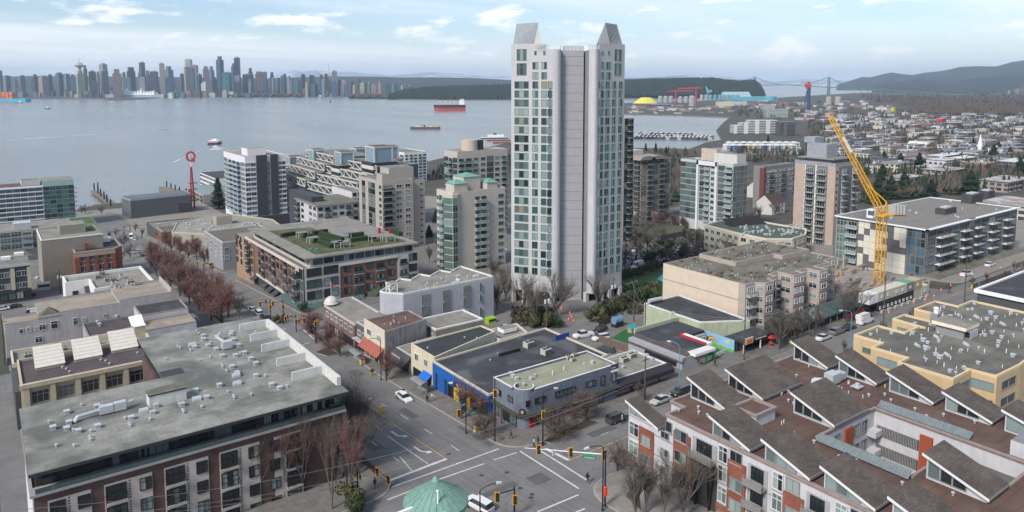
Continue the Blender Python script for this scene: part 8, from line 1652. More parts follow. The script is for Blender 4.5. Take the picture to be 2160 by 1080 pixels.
for i,(px,py)in enumerate(((1876,184),(1902,185),(1940,186))):
 p=P(px,py,0);s=pj(p)[2]/F;b=Qs('cargo_ship','anchored bulk carrier in the strait','ship',p,-YAW+pi/2,'ships anchored in the strait');hull(b,(13+4*i)*s,3*s,2.2*s,M('hull_brown',(.09,.07,.075)),M('deck_red',(.25,.06,.05)),M('hull_red',(.42,.06,.05)));m=MB();m.box(-1*s,1*s,-6*s,-3*s,2*s,5.5*s,WHT);loc(b,m,'bridge_house')
hb=MB();hb.box(-45000,45000,-45000,45000,-4,760,M('haze',(1,1,1)))
ho=hb.Qa('haze',None,False,'stuff');hm=bpy.data.materials.new('haze_air');hm.use_nodes=True;nt=hm.node_tree;nt.nodes.clear();out=nt.nodes.new('ShaderNodeOutputMaterial');pv=nt.nodes.new('ShaderNodeVolumePrincipled');pv.inputs['Color'].default_value=(.68,.83,1,1);pv.inputs['Density'].default_value=4.2e-5;pv.inputs['Anisotropy'].default_value=.2;nt.links.new(pv.outputs[0],out.inputs['Volume']);ho.data.materials.clear();ho.data.materials.append(hm);ho['label']='pale blue haze over the harbour and the far shore';ho['category']='haze'
# ------------------------------------------------------------ trees
BARK=M('bark',(.075,.06,.05),.95,.3,2.,.5);BARKG=M('bark_grey',(.11,.10,.09),.95,.3,2.,.5)
TWR=M('twigs_red',(.155,.08,.07),.95,.3,1.5);TWB=M('twigs_brown',(.11,.078,.065),.95,.3,1.5);TWG=M('twigs_grey',(.12,.105,.09),.95,.3,1.5);BLO=M('blossom_pink',(.55,.36,.38),.9,.25,1.5);BLW=M('blossom_white',(.55,.53,.48),.9,.2,1.5)
def bare_tree(seed,H_,spread,bark,twig,density=1.,upright=.5,trunk_h=.22,blossom=None,rt=.2,tw=.022):
 rnd=random.Random(seed);T,K=MB(),MB()
 def seg(mb,p,q,r0,r1,m,n=3):mb.bar(p,q,r0,m,n,r1,cap=False)
 tips=[]
 def grow(p,d,L,r,lev):
  q=p+d*L
  if lev==0:seg(T,p,q,r,r*.75,bark,7)
  elif lev<=2:seg(T,p,q,r,r*.6,bark,4)
  else:seg(K,p,q,max(r,tw),max(r*.6,tw*.6),twig,3)
  if lev>=4:
   tips.append(q);return
  nb={0:5,1:4,2:4,3:5}[lev];nb=max(2,int(round(nb*density)))
  for i in range(nb):
   t=1 if i==0 else rnd.uniform(.35,1);b_=p+d*L*t;az=rnd.uniform(0,6.283);el=rnd.uniform(.25,.85)*spread if i else rnd.uniform(0,.3)*spread
   u=d.orthogonal().normalized();w=d.cross(u);nd_=(d*cos(el)+(u*cos(az)+w*sin(az))*sin(el));nd_.z+=.28*upright*(1 if lev<3 else.4);nd_.normalize()
   grow(b_,nd_,L*(rnd.uniform(.95,1.35)if lev==0 else rnd.uniform(.55,.85)),r*.55,lev+1)
 grow(V((0,0,0)),V((rnd.uniform(-.05,.05),rnd.uniform(-.05,.05),1)).normalized(),H_*trunk_h,rt,0)
 for q in tips:
  for _ in range(4):
   a=rnd.uniform(0,6.28);dd=V((cos(a),sin(a),rnd.uniform(-.2,1.1)*(upright+.4))).normalized();L=rnd.uniform(.04,.1)*H_;e=q+dd*L;s=V((-dd.y,dd.x,.3)).normalized()*tw*.8
   K.add([q-s,q+s,e],[(0,1,2)],twig)
  if blossom:
   for _ in range(5):c=q+V([rnd.gauss(0,.35)for _ in range(3)]);s=.13;K.add([c+V((-s,0,0)),c+V((s,0,s)),c+V((0,s,-s)),c+V((0,-s,s))],[(0,1,2),(0,3,1)],blossom)
 return T.mesh('trunk'),K.mesh('crown')
TR={}
def protos():
 for i in range(3):TR['red%d'%i]=bare_tree(40+i,8.5,1.15,BARK,TWR,1.1,.45,.2,rt=.19,tw=.02)
 for i in range(3):TR['grey%d'%i]=bare_tree(60+i,13,.9,BARKG,TWG,1.1,.6,.22,rt=.24,tw=.016)
 for i in range(2):TR['tall%d'%i]=bare_tree(70+i,13,.5,BARKG,TWR if i else TWB,.9,1.1,.24,rt=.15,tw=.014)
 for i in range(2):TR['weep%d'%i]=bare_tree(80+i,6.6,1.5,BARK,TWB,1.2,-.25,.27,rt=.2,tw=.02)
 TR['small0']=bare_tree(90,5.5,.8,BARK,TWB,1.,.7,.28,rt=.1,tw=.02);TR['pink0']=bare_tree(91,7,1.2,BARK,TWB,1.,.3,.2,BLO);TR['white0']=bare_tree(92,5,.9,BARK,TWG,.9,.4,.3,BLW,.1)
 def conif(seed,H_,R,mat,n=900,lo=.08):
  rnd=random.Random(seed);T,K=MB(),MB();T.bar((0,0,0),(0,0,H_*.95),R*.07+.08,BARK,6,.04)
  for _ in range(n):
   t=rnd.random()**.75;z=H_*(lo+(1-lo)*(1-t));rr_=R*t**.85*rnd.uniform(.35,1.12)*(1+.25*sin(9*z/H_*3));a=rnd.uniform(0,6.283);s=H_*.035*rnd.uniform(.6,1.5)
   c=V((cos(a)*rr_,sin(a)*rr_,z));o=V((cos(a),sin(a),-.35))*s*1.5;w=V((-sin(a),cos(a),0))*s
   K.add([c-o*.4+V((0,0,s*.3)),c+w-V((0,0,s*.2)),c+o,c-w-V((0,0,s*.2))],[(0,1,2),(0,2,3)],mat)
  return T.mesh('trunk'),K.mesh('crown')
 for i in range(2):TR['fir%d'%i]=conif(100+i,16,5.2,CON2 if i else CON,1700)
 TR['spire0']=conif(105,14,2.6,CON,900)
 def bushy(seed,H_,R,mat,n):
  rnd=random.Random(seed);T,K=MB(),MB();T.bar((0,0,0),(0,0,H_*.5),R*.06+.04,BARK,6,.05)
  cl=[(V((rnd.gauss(0,R*.45),rnd.gauss(0,R*.45),H_*rnd.uniform(.3,.85))),R*rnd.uniform(.3,.55))for _ in range(11)]
  for _ in range(n):
   c0,r0=rnd.choice(cl);v=V([rnd.gauss(0,1)for _ in range(3)]).normalized()*r0*rnd.uniform(.7,1.08);c=c0+v;c.z=max(c.z,.1);s=R*.07*rnd.uniform(.7,1.4);u=v.orthogonal().normalized()*s;w=v.cross(u).normalized()*s
   K.add([c-u,c-w,c+u,c+w],[(0,1,2,3)],mat)
  return T.mesh('trunk'),K.mesh('crown')
 TR['shrub0']=bushy(110,3.2,2.2,M('leaves_evergreen',(.025,.05,.018),.9,.5,.8),1300);TR['shrub1']=bushy(111,3.0,2.0,M('leaves_olive',(.07,.075,.03),.9,.4,.8),1200)
protos()
ROLE=dict(red='bare reddish tree',grey='bare grey tree',tall='narrow bare tree',weep='low spreading bare tree',small='small thin bare tree',pink='cherry tree in pink blossom',white='young tree in white blossom',fir='dark fir tree',spire='narrow dark conifer',shrub='dense evergreen shrub')
NMT=dict(red='cherry_tree',grey='bare_tree',tall='column_tree',weep='street_tree',small='young_tree',pink='blossom_tree',white='blossom_tree',fir='fir_tree',spire='conifer',shrub='shrub');TC={}
def tree(kind,px,py,h,where,grp=None,zoff=0.,at=None):
 base=kind.rstrip('0123456789');k=kind if kind in TR else kind+'0';T,K=TR[k];g=V(at)if at else G(px,py);h0=max(v.co.z for v in K.vertices)if k not in TC else TC[k];TC[k]=h0
 s=h/h0;lab=ROLE[base]+' '+where
 b=Qs(NMT[base],lab,'shrub' if base=='shrub' else 'tree',(g.x,g.y,g.z+zoff),random.uniform(0,6.28),grp);b.scale=(s*random.uniform(.92,1.12),s*random.uniform(.92,1.12),s)
 for me in(T,K):o=bpy.data.objects.new(me.name.split('.')[0],me);C.objects.link(o);o.parent=b
 return b
R_=random.Random(77)
def row(kind,pts,where,hh,grp,nv=1):
 for px,py in pts:tree(kind+(str(R_.randrange(nv))if nv>1 else '0'),px,py,R_.uniform(*hh),where,grp)
row('red',[(815,803),(717,751),(692,738),(668,722),(655,700)],'on the pavement in front of the small shops',(7.2,8.6),'reddish street trees by the small shops',3)
row('red',[(482,668),(462,655),(440,648),(452,630),(428,628),(410,612),(395,604),(385,590),(368,580),(352,566),(470,690),(446,675),(420,655),(400,640),(380,625),(360,612),(343,598),(330,580),(318,562)],'in the avenue\'s thick left row',(10,13),'reddish trees lining the avenue',3)
row('red',[(432,556),(415,548),(398,545),(380,538),(362,530),(350,520),(410,530),(388,522),(340,508)],'in front of the grey clapboard corner building',(8,10),'reddish trees near the far crossing',3)
row('grey',[(230,505),(246,500),(262,520),(258,552),(275,545),(215,452),(172,452),(180,450),(285,490),(300,500),(505,672),(330,536)],'by the waterfront end of the avenue',(6,9),'bare trees by the waterfront',3)
row('tall',[(478,1082),(470,1065),(544,1068),(676,1010),(600,1050),(740,1070),(700,1075),(130,1150),(640,1040)],'in front of the brown brick apartments',(13,16),'tall bare trees before the brick apartments',2)
tree('grey0',752,965,17,'on the kerb beside the brick apartments');tree('grey1',756,1000,13,'at the corner beside the brick apartments');tree('grey2',740,940,12,'behind the kerb beside the brick apartments')
tree('red0',973,884,8.6,'outside the blue-walled store');tree('weep0',1026,917,5.5,'at the corner left of the slate building');tree('weep1',1172,920,7.0,'in the bed before the slate building');tree('weep0',1236,890,7.2,'in the bed before the slate building');tree('white',1349,850,5.0,'before the pink shop')
tree('weep1',1302,995,6.5,'on the near corner by the red brick condominium');row('grey',[(1362,1085),(1400,1095),(1340,1100),(1440,1100)],'at the foot of the red brick condominium',(9,12),'bare trees before the condominium',3)
row('grey',[(1175,668),(1262,655),(1105,655),(1130,690)],'at the foot of the tallest tower',(13,16),'bare trees at the foot of the tallest tower',3)
row('grey',[(1052,640),(1066,632),(1048,655),(1062,610),(1040,602)],'between the zigzag-roofed block and the tower',(10,13),'bare trees left of the tallest tower',3)
row('grey',[(1325+i*24+R_.uniform(-9,9),560-(i%4)*16+R_.uniform(-6,6))for i in range(15)],'in the park grove right of the tallest tower',(9,12),'park trees right of the tallest tower',3)
row('grey',[(1340+i*27+R_.uniform(-8,8),478-(i%3)*12)for i in range(13)],'between the middle-distance towers',(8,11),'trees between the towers',3)
row('grey',[(1520,520),(1560,525),(1600,520),(1480,525),(1640,530),(1470,540),(1452,548)],'before the cream curved block',(7,9),'bare trees before the cream curved block',3)
row('pink',[(1420,478),(1440,482),(1462,480),(1395,472),(1480,474),(1495,470),(1380,470)],'below the sea-green glass tower',(6,7.5),'blossoming cherries below the glass tower')
row('grey',[(1785,682),(1800,676),(1643,738)],'on the pavement before the site offices',(11,13),'bare trees by the site offices',3);row('small',[(1682,722),(1718,706)],'on the pavement by the arcade',(8,9.5),'thin pavement trees');tree('grey1',1645,736,10,'outside the food shop')
row('small',[(1780,745),(1810,735),(1850,712),(1900,690),(1925,680),(1860,705),(2000,620),(2080,595),(2120,590),(2140,575),(2050,605),(2155,572)],'in the median of the side street',(3,4.2),'small median trees')
row('small',[(1925,575),(1945,570),(1990,560),(2030,545),(2060,540),(2110,525)],'along the pavement by the chequered block',(6,7.5),'pavement trees by the chequered block')
row('fir',[(1898,362),(1938,362),(2046,410),(1860,400),(1878,420),(2105,330),(2130,336),(2095,344),(1850,430),(2150,380),(1962,440),(1906,408)],'among the flat-roofed apartments',(13,19),'firs among the flat-roofed apartments',2)
row('spire',[(1865,345),(2052,308),(1798,345),(1383,322),(1362,318),(2075,340),(1620,300),(1790,360)],'standing clear of the roofs',(10,14),'narrow conifers in the middle distance')
tree('spire',461,440,24,'beside the white striped waterfront tower');tree('fir0',1405,335,15,'behind the curved-roof tower');tree('fir1',1400,345,12,'behind the curved-roof tower')
row('shrub',[(1128,665),(1140,672),(1150,680),(1160,690),(1172,692),(1130,690),(1118,680),(1265,665),(1275,672),(1285,668),(1262,680),(1295,660),(1320,640),(1335,632),(1348,640),(1362,628),(1330,620),(1350,615),(1380,640),(1310,655)],'in the gardens round the tallest tower',(3,5),'shrubs round the tallest tower',2)
row('shrub',[(1400+R_.uniform(-60,80),560+R_.uniform(-50,20))for _ in range(12)]+[(590,682),(640,660),(755,1085),(745,1075),(395,1),(1300,970)][:4],'in the park and at corners',(2.5,4),'park shrubs',2)
row('shrub',[(1315+i*14,590-i*4)for i in range(7)],'clipped in a line beside the pool garden',(3.2,4),'clipped garden shrubs',2)
row('grey',[(905+i*22,555-(i%2)*18)for i in range(6)]+[(610,405),(640,410),(590,412),(665,400),(690,415),(620,420)],'between the taupe and beige towers',(6,9),'bare trees between the towers',3)
row('fir',[(655,420),(675,415),(730,470),(920,470),(905,500)],'beside the middle-distance blocks',(6,9),'dark trees beside the blocks',2)
tree('spire',263,697,4.5,'in a pot on the plum roof',zoff=4.2)
m=MB();rnd=random.Random(3)
for _ in range(5200):
 q=rnd.random();px,py=(rnd.uniform(1315,1560),rnd.uniform(470,560))if q<.45 else(rnd.uniform(1080,1170),rnd.uniform(650,690))if q<.6 else(rnd.uniform(600,700),rnd.uniform(395,440))if q<.75 else(rnd.uniform(1260,1390),rnd.uniform(600,665))
 p=G(px,py);s=rnd.uniform(.3,.8);a=rnd.random()*6;m.add([(p.x+cos(a)*s,p.y+sin(a)*s,p.z),(p.x-cos(a)*s,p.y-sin(a)*s,p.z+s*.3),(p.x+rnd.uniform(-s,s),p.y,p.z+s*1.6)],[(0,1,2)],CON2 if rnd.random()<.5 else BAR)
tag(m.Qa('undergrowth',None,False,'stuff'),'low undergrowth and hedges in the park and gardens','undergrowth')
# ------------------------------------------------------------ vehicles
TYRE=M('tyre',(.018,.018,.018),.9,.1);RIM=M('rim',(.30,.31,.32),.35,.05,metal=.6);CG_=M('car_glass',(.012,.016,.02),.06,0,spec=.9);LH=M('headlight',(.6,.6,.58),.2,0);LT=M('taillight',(.45,.02,.02),.3,0);PAINT0=M('car_paint',(.6,.6,.6),.35,0)
def carbody(L,W_,prof,zb=.32):
 B,Gm=MB(),MB();secs=[]
 for t,zbelt,zt,k in prof:
  y=-L/2+L*t;e=min(t,1-t);w=W_/2*(1-.18*max(0,1-e*9)**2)
  secs.append([(-w*.94,y,zb),(-w,y,(zb+zbelt)*.5),(-w*.97,y,zbelt),(-w*k,y,zt),(w*k,y,zt),(w*.97,y,zbelt),(w,y,(zb+zbelt)*.5),(w*.94,y,zb)])
 for(a,pa),(c,pc)in zip(zip(secs,prof),zip(secs[1:],prof[1:])):
  tall_a,tall_c=pa[2]-pa[1]>.15,pc[2]-pc[1]>.15
  for j in range(7):
   q=[a[j],c[j],c[j+1],a[j+1]];gl=(j in(2,4)and(tall_a and tall_c))or(j==3 and(tall_a!=tall_c))or(j in(2,4)and tall_a!=tall_c)
   (Gm if gl else B).add(q,[(0,1,2,3)],CG_ if gl else PAINT0)
  B.add([a[0],c[0],c[7],a[7]],[(3,2,1,0)],TYRE)
 for s,r in((secs[0],False),(secs[-1],True)):B.add(s,[tuple(range(8))if not r else tuple(range(7,-1,-1))],PAINT0)
 return B.mesh('body'),Gm.mesh('windows')
PROF=dict(sedan=(4.7,1.82,[(0,.68,.70,.9),(.08,.78,.82,.86),(.26,.90,.94,.84),(.40,.95,1.40,.68),(.68,.96,1.42,.68),(.84,.96,1.02,.80),(.97,.92,.97,.84),(1,.80,.82,.88)]),suv=(4.7,1.92,[(0,.80,.82,.9),(.07,.95,1.0,.88),(.24,1.05,1.10,.86),(.36,1.10,1.64,.74),(.90,1.12,1.66,.74),(.985,1.08,1.15,.84),(1,.9,.95,.88)]),pickup=(5.7,1.98,[(0,.85,.87,.9),(.06,1.05,1.08,.88),(.24,1.12,1.16,.88),(.33,1.16,1.80,.76),(.60,1.18,1.82,.76),(.64,1.18,1.2,.9),(.99,1.16,1.18,.9),(1,1.0,1.02,.9)]),van=(6.0,2.0,[(0,.95,.97,.9),(.05,1.1,1.15,.88),(.15,1.25,1.32,.88),(.24,1.45,2.55,.84),(.30,1.5,2.68,.85),(.98,1.5,2.68,.86),(1,1.4,2.6,.86)]))
CARP={}
def car_proto(kind):
 if kind in CARP:return CARP[kind]
 L,W_,pr=PROF[kind];body,gl=carbody(L,W_,pr);r=.36 if kind!='sedan' else.33
 w=MB();w.bar((-.11,0,0),(.11,0,0),r,TYRE,14);ri=MB();ri.bar((-.12,0,0),(.12,0,0),r*.62,RIM,10)
 h=MB();h.box(-.2,.2,-.04,.04,-.07,.07,LH);t=MB();t.box(-.14,.14,-.04,.04,-.1,.1,LT)
 if kind=='van':fill=MB();fill.box(-W_*.487,W_*.487,-L/2+L*.36,L/2-.1,1.52,2.5,PAINT0);extra=fill.mesh('cargo_side')
 else:extra=None
 CARP[kind]=(L,W_,r,body,gl,w.mesh('wheel'),ri.mesh('rim'),h.mesh('headlight'),t.mesh('taillight'),extra,pr);return CARP[kind]
PC=dict(white=(.66,.66,.66),black=(.02,.02,.022),grey=(.16,.17,.18),silver=(.40,.41,.42),dark=(.045,.05,.055),blue=(.05,.08,.16),red=(.25,.03,.03))
def car(kind,px,py,deg,col,where,grp='cars on the streets',z=.03,nm='parked_car',cat='car'):
 L,W_,r,body,gl,wm_,rm_,hm_,tm_,ex,pr=car_proto(kind);g=G(px,py);hd=radians(deg);sl=-.073*sin(hd);nm={'suv':'parked_suv','sedan':'parked_car','pickup':'pickup_truck','van':'delivery_van'}[kind]
 b=Qs(nm,f"{col} {'SUV' if kind == 'suv' else kind.replace('pickup', 'pickup truck')} {where}",{'suv':'car','sedan':'car','pickup':'truck','van':'van'}[kind],(g.x,g.y,g.z+z),0,grp)
 b.rotation_mode='XYZ';fx=V((cos(hd),sin(hd),sl)).normalized();sx=V((-fx.y,fx.x,0)).normalized();up=V((0,.073,1)).normalized();sx=up.cross(fx).normalized();up=fx.cross(sx);M3=Matrix((-sx,-fx,up)).transposed();b.rotation_euler=Matrix(((-(-sx).x*-1,(-fx).x,up.x),((-sx).y,(-fx).y,up.y),((-sx).z,(-fx).z,up.z))).to_euler()
 pm=M('paint_'+col,PC[col],.3,.04,.5,spec=.6,coat=.5)
 def ch(nm_,me,loc_=(0,0,0),par=None):
  o=bpy.data.objects.new(nm_,me);C.objects.link(o);o.parent=par or b;o.location=loc_;return o
 o=ch('body',body);o.material_slots[0].link='OBJECT' if o.material_slots else 'DATA'
 for s in o.material_slots:
  if s.material==PAINT0 or s.link=='OBJECT':s.link='OBJECT';s.material=pm if s.material in(PAINT0,None)else s.material
 ch('windows',gl)
 if ex:o=ch('cargo_side',ex);o.material_slots[0].link='OBJECT';o.material_slots[0].material=pm
 for sx_ in(-1,1):
  for ty in(.17,.80):w=ch('wheel',wm_,(sx_*(W_/2-.10),-L/2+L*ty,r));ch('rim',rm_,(0,0,0),w)
  ch('headlight',hm_,(sx_*W_*.33,-L/2+.03,pr[0][1]-.08));ch('taillight',tm_,(sx_*W_*.38,L/2-.01,pr[-1][1]-.06))
 return b
car('sedan',852,843,92,'white','driving down the avenue past the blue store');car('suv',1010,1073,-75,'white','on the crossing beside the copper turret');car('suv',1302,889,180,'dark','on the side street with a man beside it');car('sedan',1394,850,0,'silver','parked behind the condominium roofs');car('suv',1436,833,0,'black','parked just beyond the silver sedan')
car('pickup',1231,712,-10,'white','in the court behind the black roof');car('suv',1266,701,10,'black','beside the play-yard fence');car('suv',1268,718,-10,'white','nose to the play-yard fence');car('suv',1276,744,-55,'dark','in the lane beside the slate building');car('sedan',1064,696,0,'silver','in the lane behind the zigzag-roofed block')
car('sedan',1737,717,180,'white','first in the parked row before the arcade');car('suv',1766,704,180,'grey','second in the parked row before the arcade');car('sedan',1791,695,180,'black','third in the parked row before the arcade');car('van',1825,682,180,'white','high-roofed, behind the parked row');car('pickup',2038,582,180,'white','on the side street near the median');car('suv',2088,562,180,'white','with dark stripe, farthest on the side street')
car('sedan',532,656,-90,'white','second in the queue before the second crossing');car('suv',545,663,-90,'white','third in the queue before the second crossing');car('suv',559,672,-90,'black','first in the queue at the second crossing');car('sedan',519,648,-90,'dark','last in the queue before the second crossing');car('suv',477,625,-90,'white','parked by the grey awnings');car('sedan',489,632,-90,'red','parked in front of the white SUV by the awnings')
car('suv',347,547,90,'white','ahead of the bus');car('sedan',354,551,90,'grey','directly ahead of the bus');car('sedan',340,543,90,'black','three ahead of the bus');car('suv',288,534,10,'white','crossing the green-painted junction');car('sedan',301,540,-90,'dark','entering the green-painted junction');car('van',277,503,80,'white','parked near the waterfront square');car('sedan',266,507,80,'blue','parked beside the white waterfront van');car('sedan',284,506,80,'silver','parked right of the white waterfront van')
car('suv',143,722,0,'white','in the yard below the long grey wall');car('sedan',30,650,0,'black','on the street at the left edge');car('sedan',4,655,0,'white','cut by the left edge');car('sedan',87,586,30,'silver','beside the tall khaki wall');car('van',70,668,0,'white','behind the little gable roof');car('sedan',1340,530,20,'white','under the park trees');car('van',1345,566,10,'white','by the pool garden wall');car('sedan',1412,533,20,'blue','parked by the park lane');car('sedan',1432,529,20,'grey','parked by the park lane next to the blue sedan');car('sedan',1464,521,20,'white','parked farthest right on the park lane');car('suv',1318,572,0,'black','left of the white van by the pool garden')
g=G(371,567);b=Qs('city_bus','white and silver city bus with red tail light going down the avenue','bus',g);BW=M('bus_white',(.52,.52,.53),.4,.08)
m=MB();m.box(g.x-1.3,g.x+1.3,g.y,g.y+12,g.z-.3,g.z+2.9,BW);m.box(g.x-.8,g.x+.8,g.y+1,g.y+5,g.z+2.9,g.z+3.2,WHT);m.Qa('body',b);m=MB();m.box(g.x-1.33,g.x-1.301,g.y+.5,g.y+11.5,g.z+1.2,g.z+2.3,CG_);m.box(g.x-1,g.x+1,g.y-.03,g.y-.005,g.z+1.6,g.z+2.5,CG_);m.Qa('windows',b)
for sx in(-1.1,.95):m=MB();m.box(g.x+sx,g.x+sx+.16,g.y-.05,g.y-.005,g.z+.7,g.z+1.2,LT);m.Qa('taillight',b)
for sy in(2.5,8.5):m=MB();m.bar((g.x-1.34,g.y+sy,g.z+.1),(g.x-1.1,g.y+sy,g.z+.1),.48,TYRE,12);m.Qa('wheel',b)
for px,py,lab,c,w,d_,h in((1035,682,'lime green rubbish skip behind the zigzag-roofed block',(.25,.42,.03),1.3,.9,1.6),(32,735,'dark red rubbish skip below the long grey wall',(.20,.03,.05),1.6,.9,1.5),(72,626,'maroon skip at the corner shop',(.22,.03,.04),.6,.6,1.4),(93,612,'small white camper van at the corner',(.55,.54,.50),2,1.2,2.8)):
 g=G(px,py);b=Qs('rubbish_skip' if 'skip' in lab else 'camper_van',lab,'skip' if 'skip' in lab else 'van',g);m=MB();m.Qi([(g.x-w,g.y-d_),(g.x+w,g.y-d_),(g.x+w*1.1,g.y+d_),(g.x-w*1.1,g.y+d_)],g.z+.15,lambda x,y:g.z+h+(.25 if y>g.y else 0),M('skip_%d'%px,c,.6,.1));m.Qa('body',b);m=MB();m.box(g.x-w*.9,g.x+w*.9,g.y-d_-.05,g.y-d_-.005,g.z+h*.55,g.z+h*.85,BLK);m.Qa('hatch',b)
# ------------------------------------------------------------ people
def skinned(name,verts,edges,rad):
 me=bpy.data.meshes.new(name);me.from_pydata(verts,edges,[]);o=bpy.data.objects.new(name,me);C.objects.link(o);o.modifiers.new('s','SKIN')
 sv=me.skin_vertices[0].data
 for i,r in enumerate(rad):sv[i].radius=(r,r)
 sv[0].use_root=True;o.modifiers.new('u','SUBSURF').levels=1
 dg=bpy.context.evaluated_depsgraph_get();dg.update();e=bpy.data.meshes.new_from_object(o.evaluated_get(dg));bpy.data.objects.remove(o);return e
def figure(pose):
 s=.28 if pose=='walk' else.05;ar=.22 if pose=='walk' else.06
 v=[(0,0,.95),(0,0,1.15),(0,0,1.38),(0,-.01,1.50),(0,-.02,1.60),(0,-.02,1.73)];r=[.15,.14,.16,.06,.10,.085];e=[(0,1),(1,2),(2,3),(3,4),(4,5)]
 for sx,k in((-1,1),(1,-1)):
  n=len(v);v+=[(sx*.10,k*s*.1,.88),(sx*.11,-k*s*.7-.02,.48),(sx*.11,-k*s*.9+.03*k,.09),(sx*.11,-k*s*.9-.14,.05)];r+=[.095,.065,.045,.035];e+=[(0,n),(n,n+1),(n+1,n+2),(n+2,n+3)]
  n=len(v);v+=[(sx*.19,0,1.40),(sx*.24,k*ar*.5,1.13),(sx*.23,k*ar-.06,.90),(sx*.23,k*ar-.09,.80)];r+=[.065,.05,.038,.03];e+=[(2,n),(n,n+1),(n+1,n+2),(n+2,n+3)]
 return skinned('body',v,e,r)
FIG={p:figure(p)for p in('walk','stand')}
SK=M('skin',(.42,.27,.20),.6,.05)
def Qt(px,py,deg,top,legs,hair,what,pose='walk',z=.0,bag=None,grp='people on the pavements'):
 base=FIG[pose];key=('person',pose,top,legs)
 tcol=dict(black=(.018,.018,.02),white=(.60,.60,.60),olive=(.07,.07,.035),tan=(.28,.20,.13),plaid=(.34,.34,.34),rust=(.26,.08,.05),navy=(.02,.03,.07),grey=(.18,.18,.19),red=(.35,.03,.03),brown=(.10,.06,.04))
 if key not in WC:
  me=base.copy();me.materials.clear();ms=[M('cloth_'+legs,tcol[legs],.9,.15,6),M('cloth_'+top,tcol[top],.9,.15,6),SK]
  for q in ms:me.materials.append(q)
  for p in me.polygons:zc_=p.center.z;xx=abs(p.center.x);p.material_index=2 if zc_>1.50 or(zc_<.86 and xx>.19)else 1 if zc_>.93 or(xx>.18 and zc_>.8)else 0;p.use_smooth=True
  WC[key]=me
 g=G(px,py);b=Qs('person',what,'person',(g.x,g.y,g.z+z),radians(deg)+pi/2,grp);o=bpy.data.objects.new('body',WC[key]);C.objects.link(o);o.parent=b
 hk=('hair',hair)
 if hk not in WC:m=MB();m.Qh((0,.0,1.60),[(.105,-.02),(.115,.06),(.10,.13),(.05,.175)],M('hair_'+hair,dict(black=(.012,.01,.01),brown=(.06,.035,.02),white=(.6,.6,.6))[hair]),10);WC[hk]=m.mesh('hair')
 h=bpy.data.objects.new('hair',WC[hk]);C.objects.link(h);h.parent=b
 if bag:
  m=MB();m.box(-.16,.16,.12,.30,1.05,1.45,M('bag_'+bag,tcol.get(bag,(.05,.3,.06))));q=tag(rehome_bag(m,g,deg,z,bag),f"{bag} rucksack on the back of the person beside the crossing",'bag')
 return b
def rehome_bag(m,g,deg,z,bag):
 o=bpy.data.objects.new('rucksack',m.mesh('rucksack'));C.objects.link(o);o.location=(g.x,g.y,g.z+z);o.rotation_euler=(0,0,radians(deg)+pi/2);return o
P_=[(1240,1020,-60,'black','black','black','person in black crossing the road with a rucksack, near corner','walk','black'),(791,1032,-90,'black','black','black','person in a long black jacket on the lower left corner','walk',None),(1126,945,0,'plaid','black','black','person in black and white checked top waiting at the kerb','stand',None),(1135,942,10,'black','olive','brown','person in black coat next to the checked top','stand',None),(1051,933,200,'olive','tan','black','person in olive jacket at the signal pole','walk',None),(1078,928,0,'navy','black','black','person in navy outside the red door','walk',None),(1058,895,90,'rust','black','brown','person in rust jacket by the slate building window','walk',None),(901,851,-100,'black','black','black','person in black carrying a green bag by the bus shelter','stand',None),(912,847,-90,'white','grey','brown','person in white top by the bus shelter','walk',None),(1312,895,180,'grey','black','white','person in grey standing beside the dark SUV','stand',None),(1508,774,-60,'black','black','black','person in black walking before the day-care','walk',None),(1390,806,-90,'black','black','black','person in black by the pink wall','stand',None),(631,686,-90,'black','black','black','person in black at the second crossing','walk',None),(639,684,60,'navy','grey','brown','person in navy at the second crossing','stand',None),(600,672,90,'red','black','black','person in red outside the canopy corner','stand',None),(607,676,40,'black','black','brown','person in black outside the canopy corner','walk',None),(614,671,-30,'white','navy','black','person in white outside the canopy corner','walk',None),(561,643,90,'navy','black','black','person in navy on the pavement under the awnings','walk',None),(430,572,90,'black','black','black','person in black by the third crossing','walk',None),(442,578,20,'brown','black','black','person in brown by the third crossing','stand',None),(460,597,90,'rust','black','brown','person in rust on the avenue pavement','walk',None),(747,1058,-120,'white','black','brown','person in white under the bare tree, lower left corner','walk',None),(751,1061,-120,'olive','grey','brown','person in olive beside the one in white, lower left corner','walk',None)]
for a in P_:Qt(a[0],a[1],a[2],a[3],a[4],a[5],a[6],a[7],.14 if a[0]not in(1240,1312)else.03,a[8])
g=G(901,851);m=MB();m.box(g.x+.25,g.x+.5,g.y-.1,g.y+.1,g.z+.35,g.z+.75,M('bag_green',(.05,.30,.06)));tag(rehome(m.Qa('carrier_bag')),'green carrier bag held by the person at the bus shelter','bag')
# ------------------------------------------------------------ street furniture
YS=M('signal_yellow',(.72,.36,.015),.5,.05);POLE=M('pole_black',(.018,.018,.02),.5,.05);WOOD=M('pole_wood',(.085,.07,.06),.95,.2,3)
def Qu(b,p,ang,fr=True,s=1.):
 d=V((cos(ang),sin(ang),0));t=V((-d.y,d.x,0));h=bpy.data.objects.new('signal_head',SIG);C.objects.link(h);h.parent=b;h.location=V(p)-wloc(b);h.rotation_euler=(0,0,ang+pi/2);h.scale=(s,s,s)
 for k,me in enumerate(SLN):o=bpy.data.objects.new('lens',me);C.objects.link(o);o.parent=h;o.location=(0,-.19,.36-k*.36)
sg=MB();sg.box(-.19,.19,-.16,.16,-.56,.56,BLK);sg.box(-.34,.34,.0,.03,-.74,.74,BLK)
for a in((-.34,-.24,-.74,.74),(.24,.34,-.74,.74)):sg.box(a[0],a[1],-.03,-.001,a[2],a[3],YS)
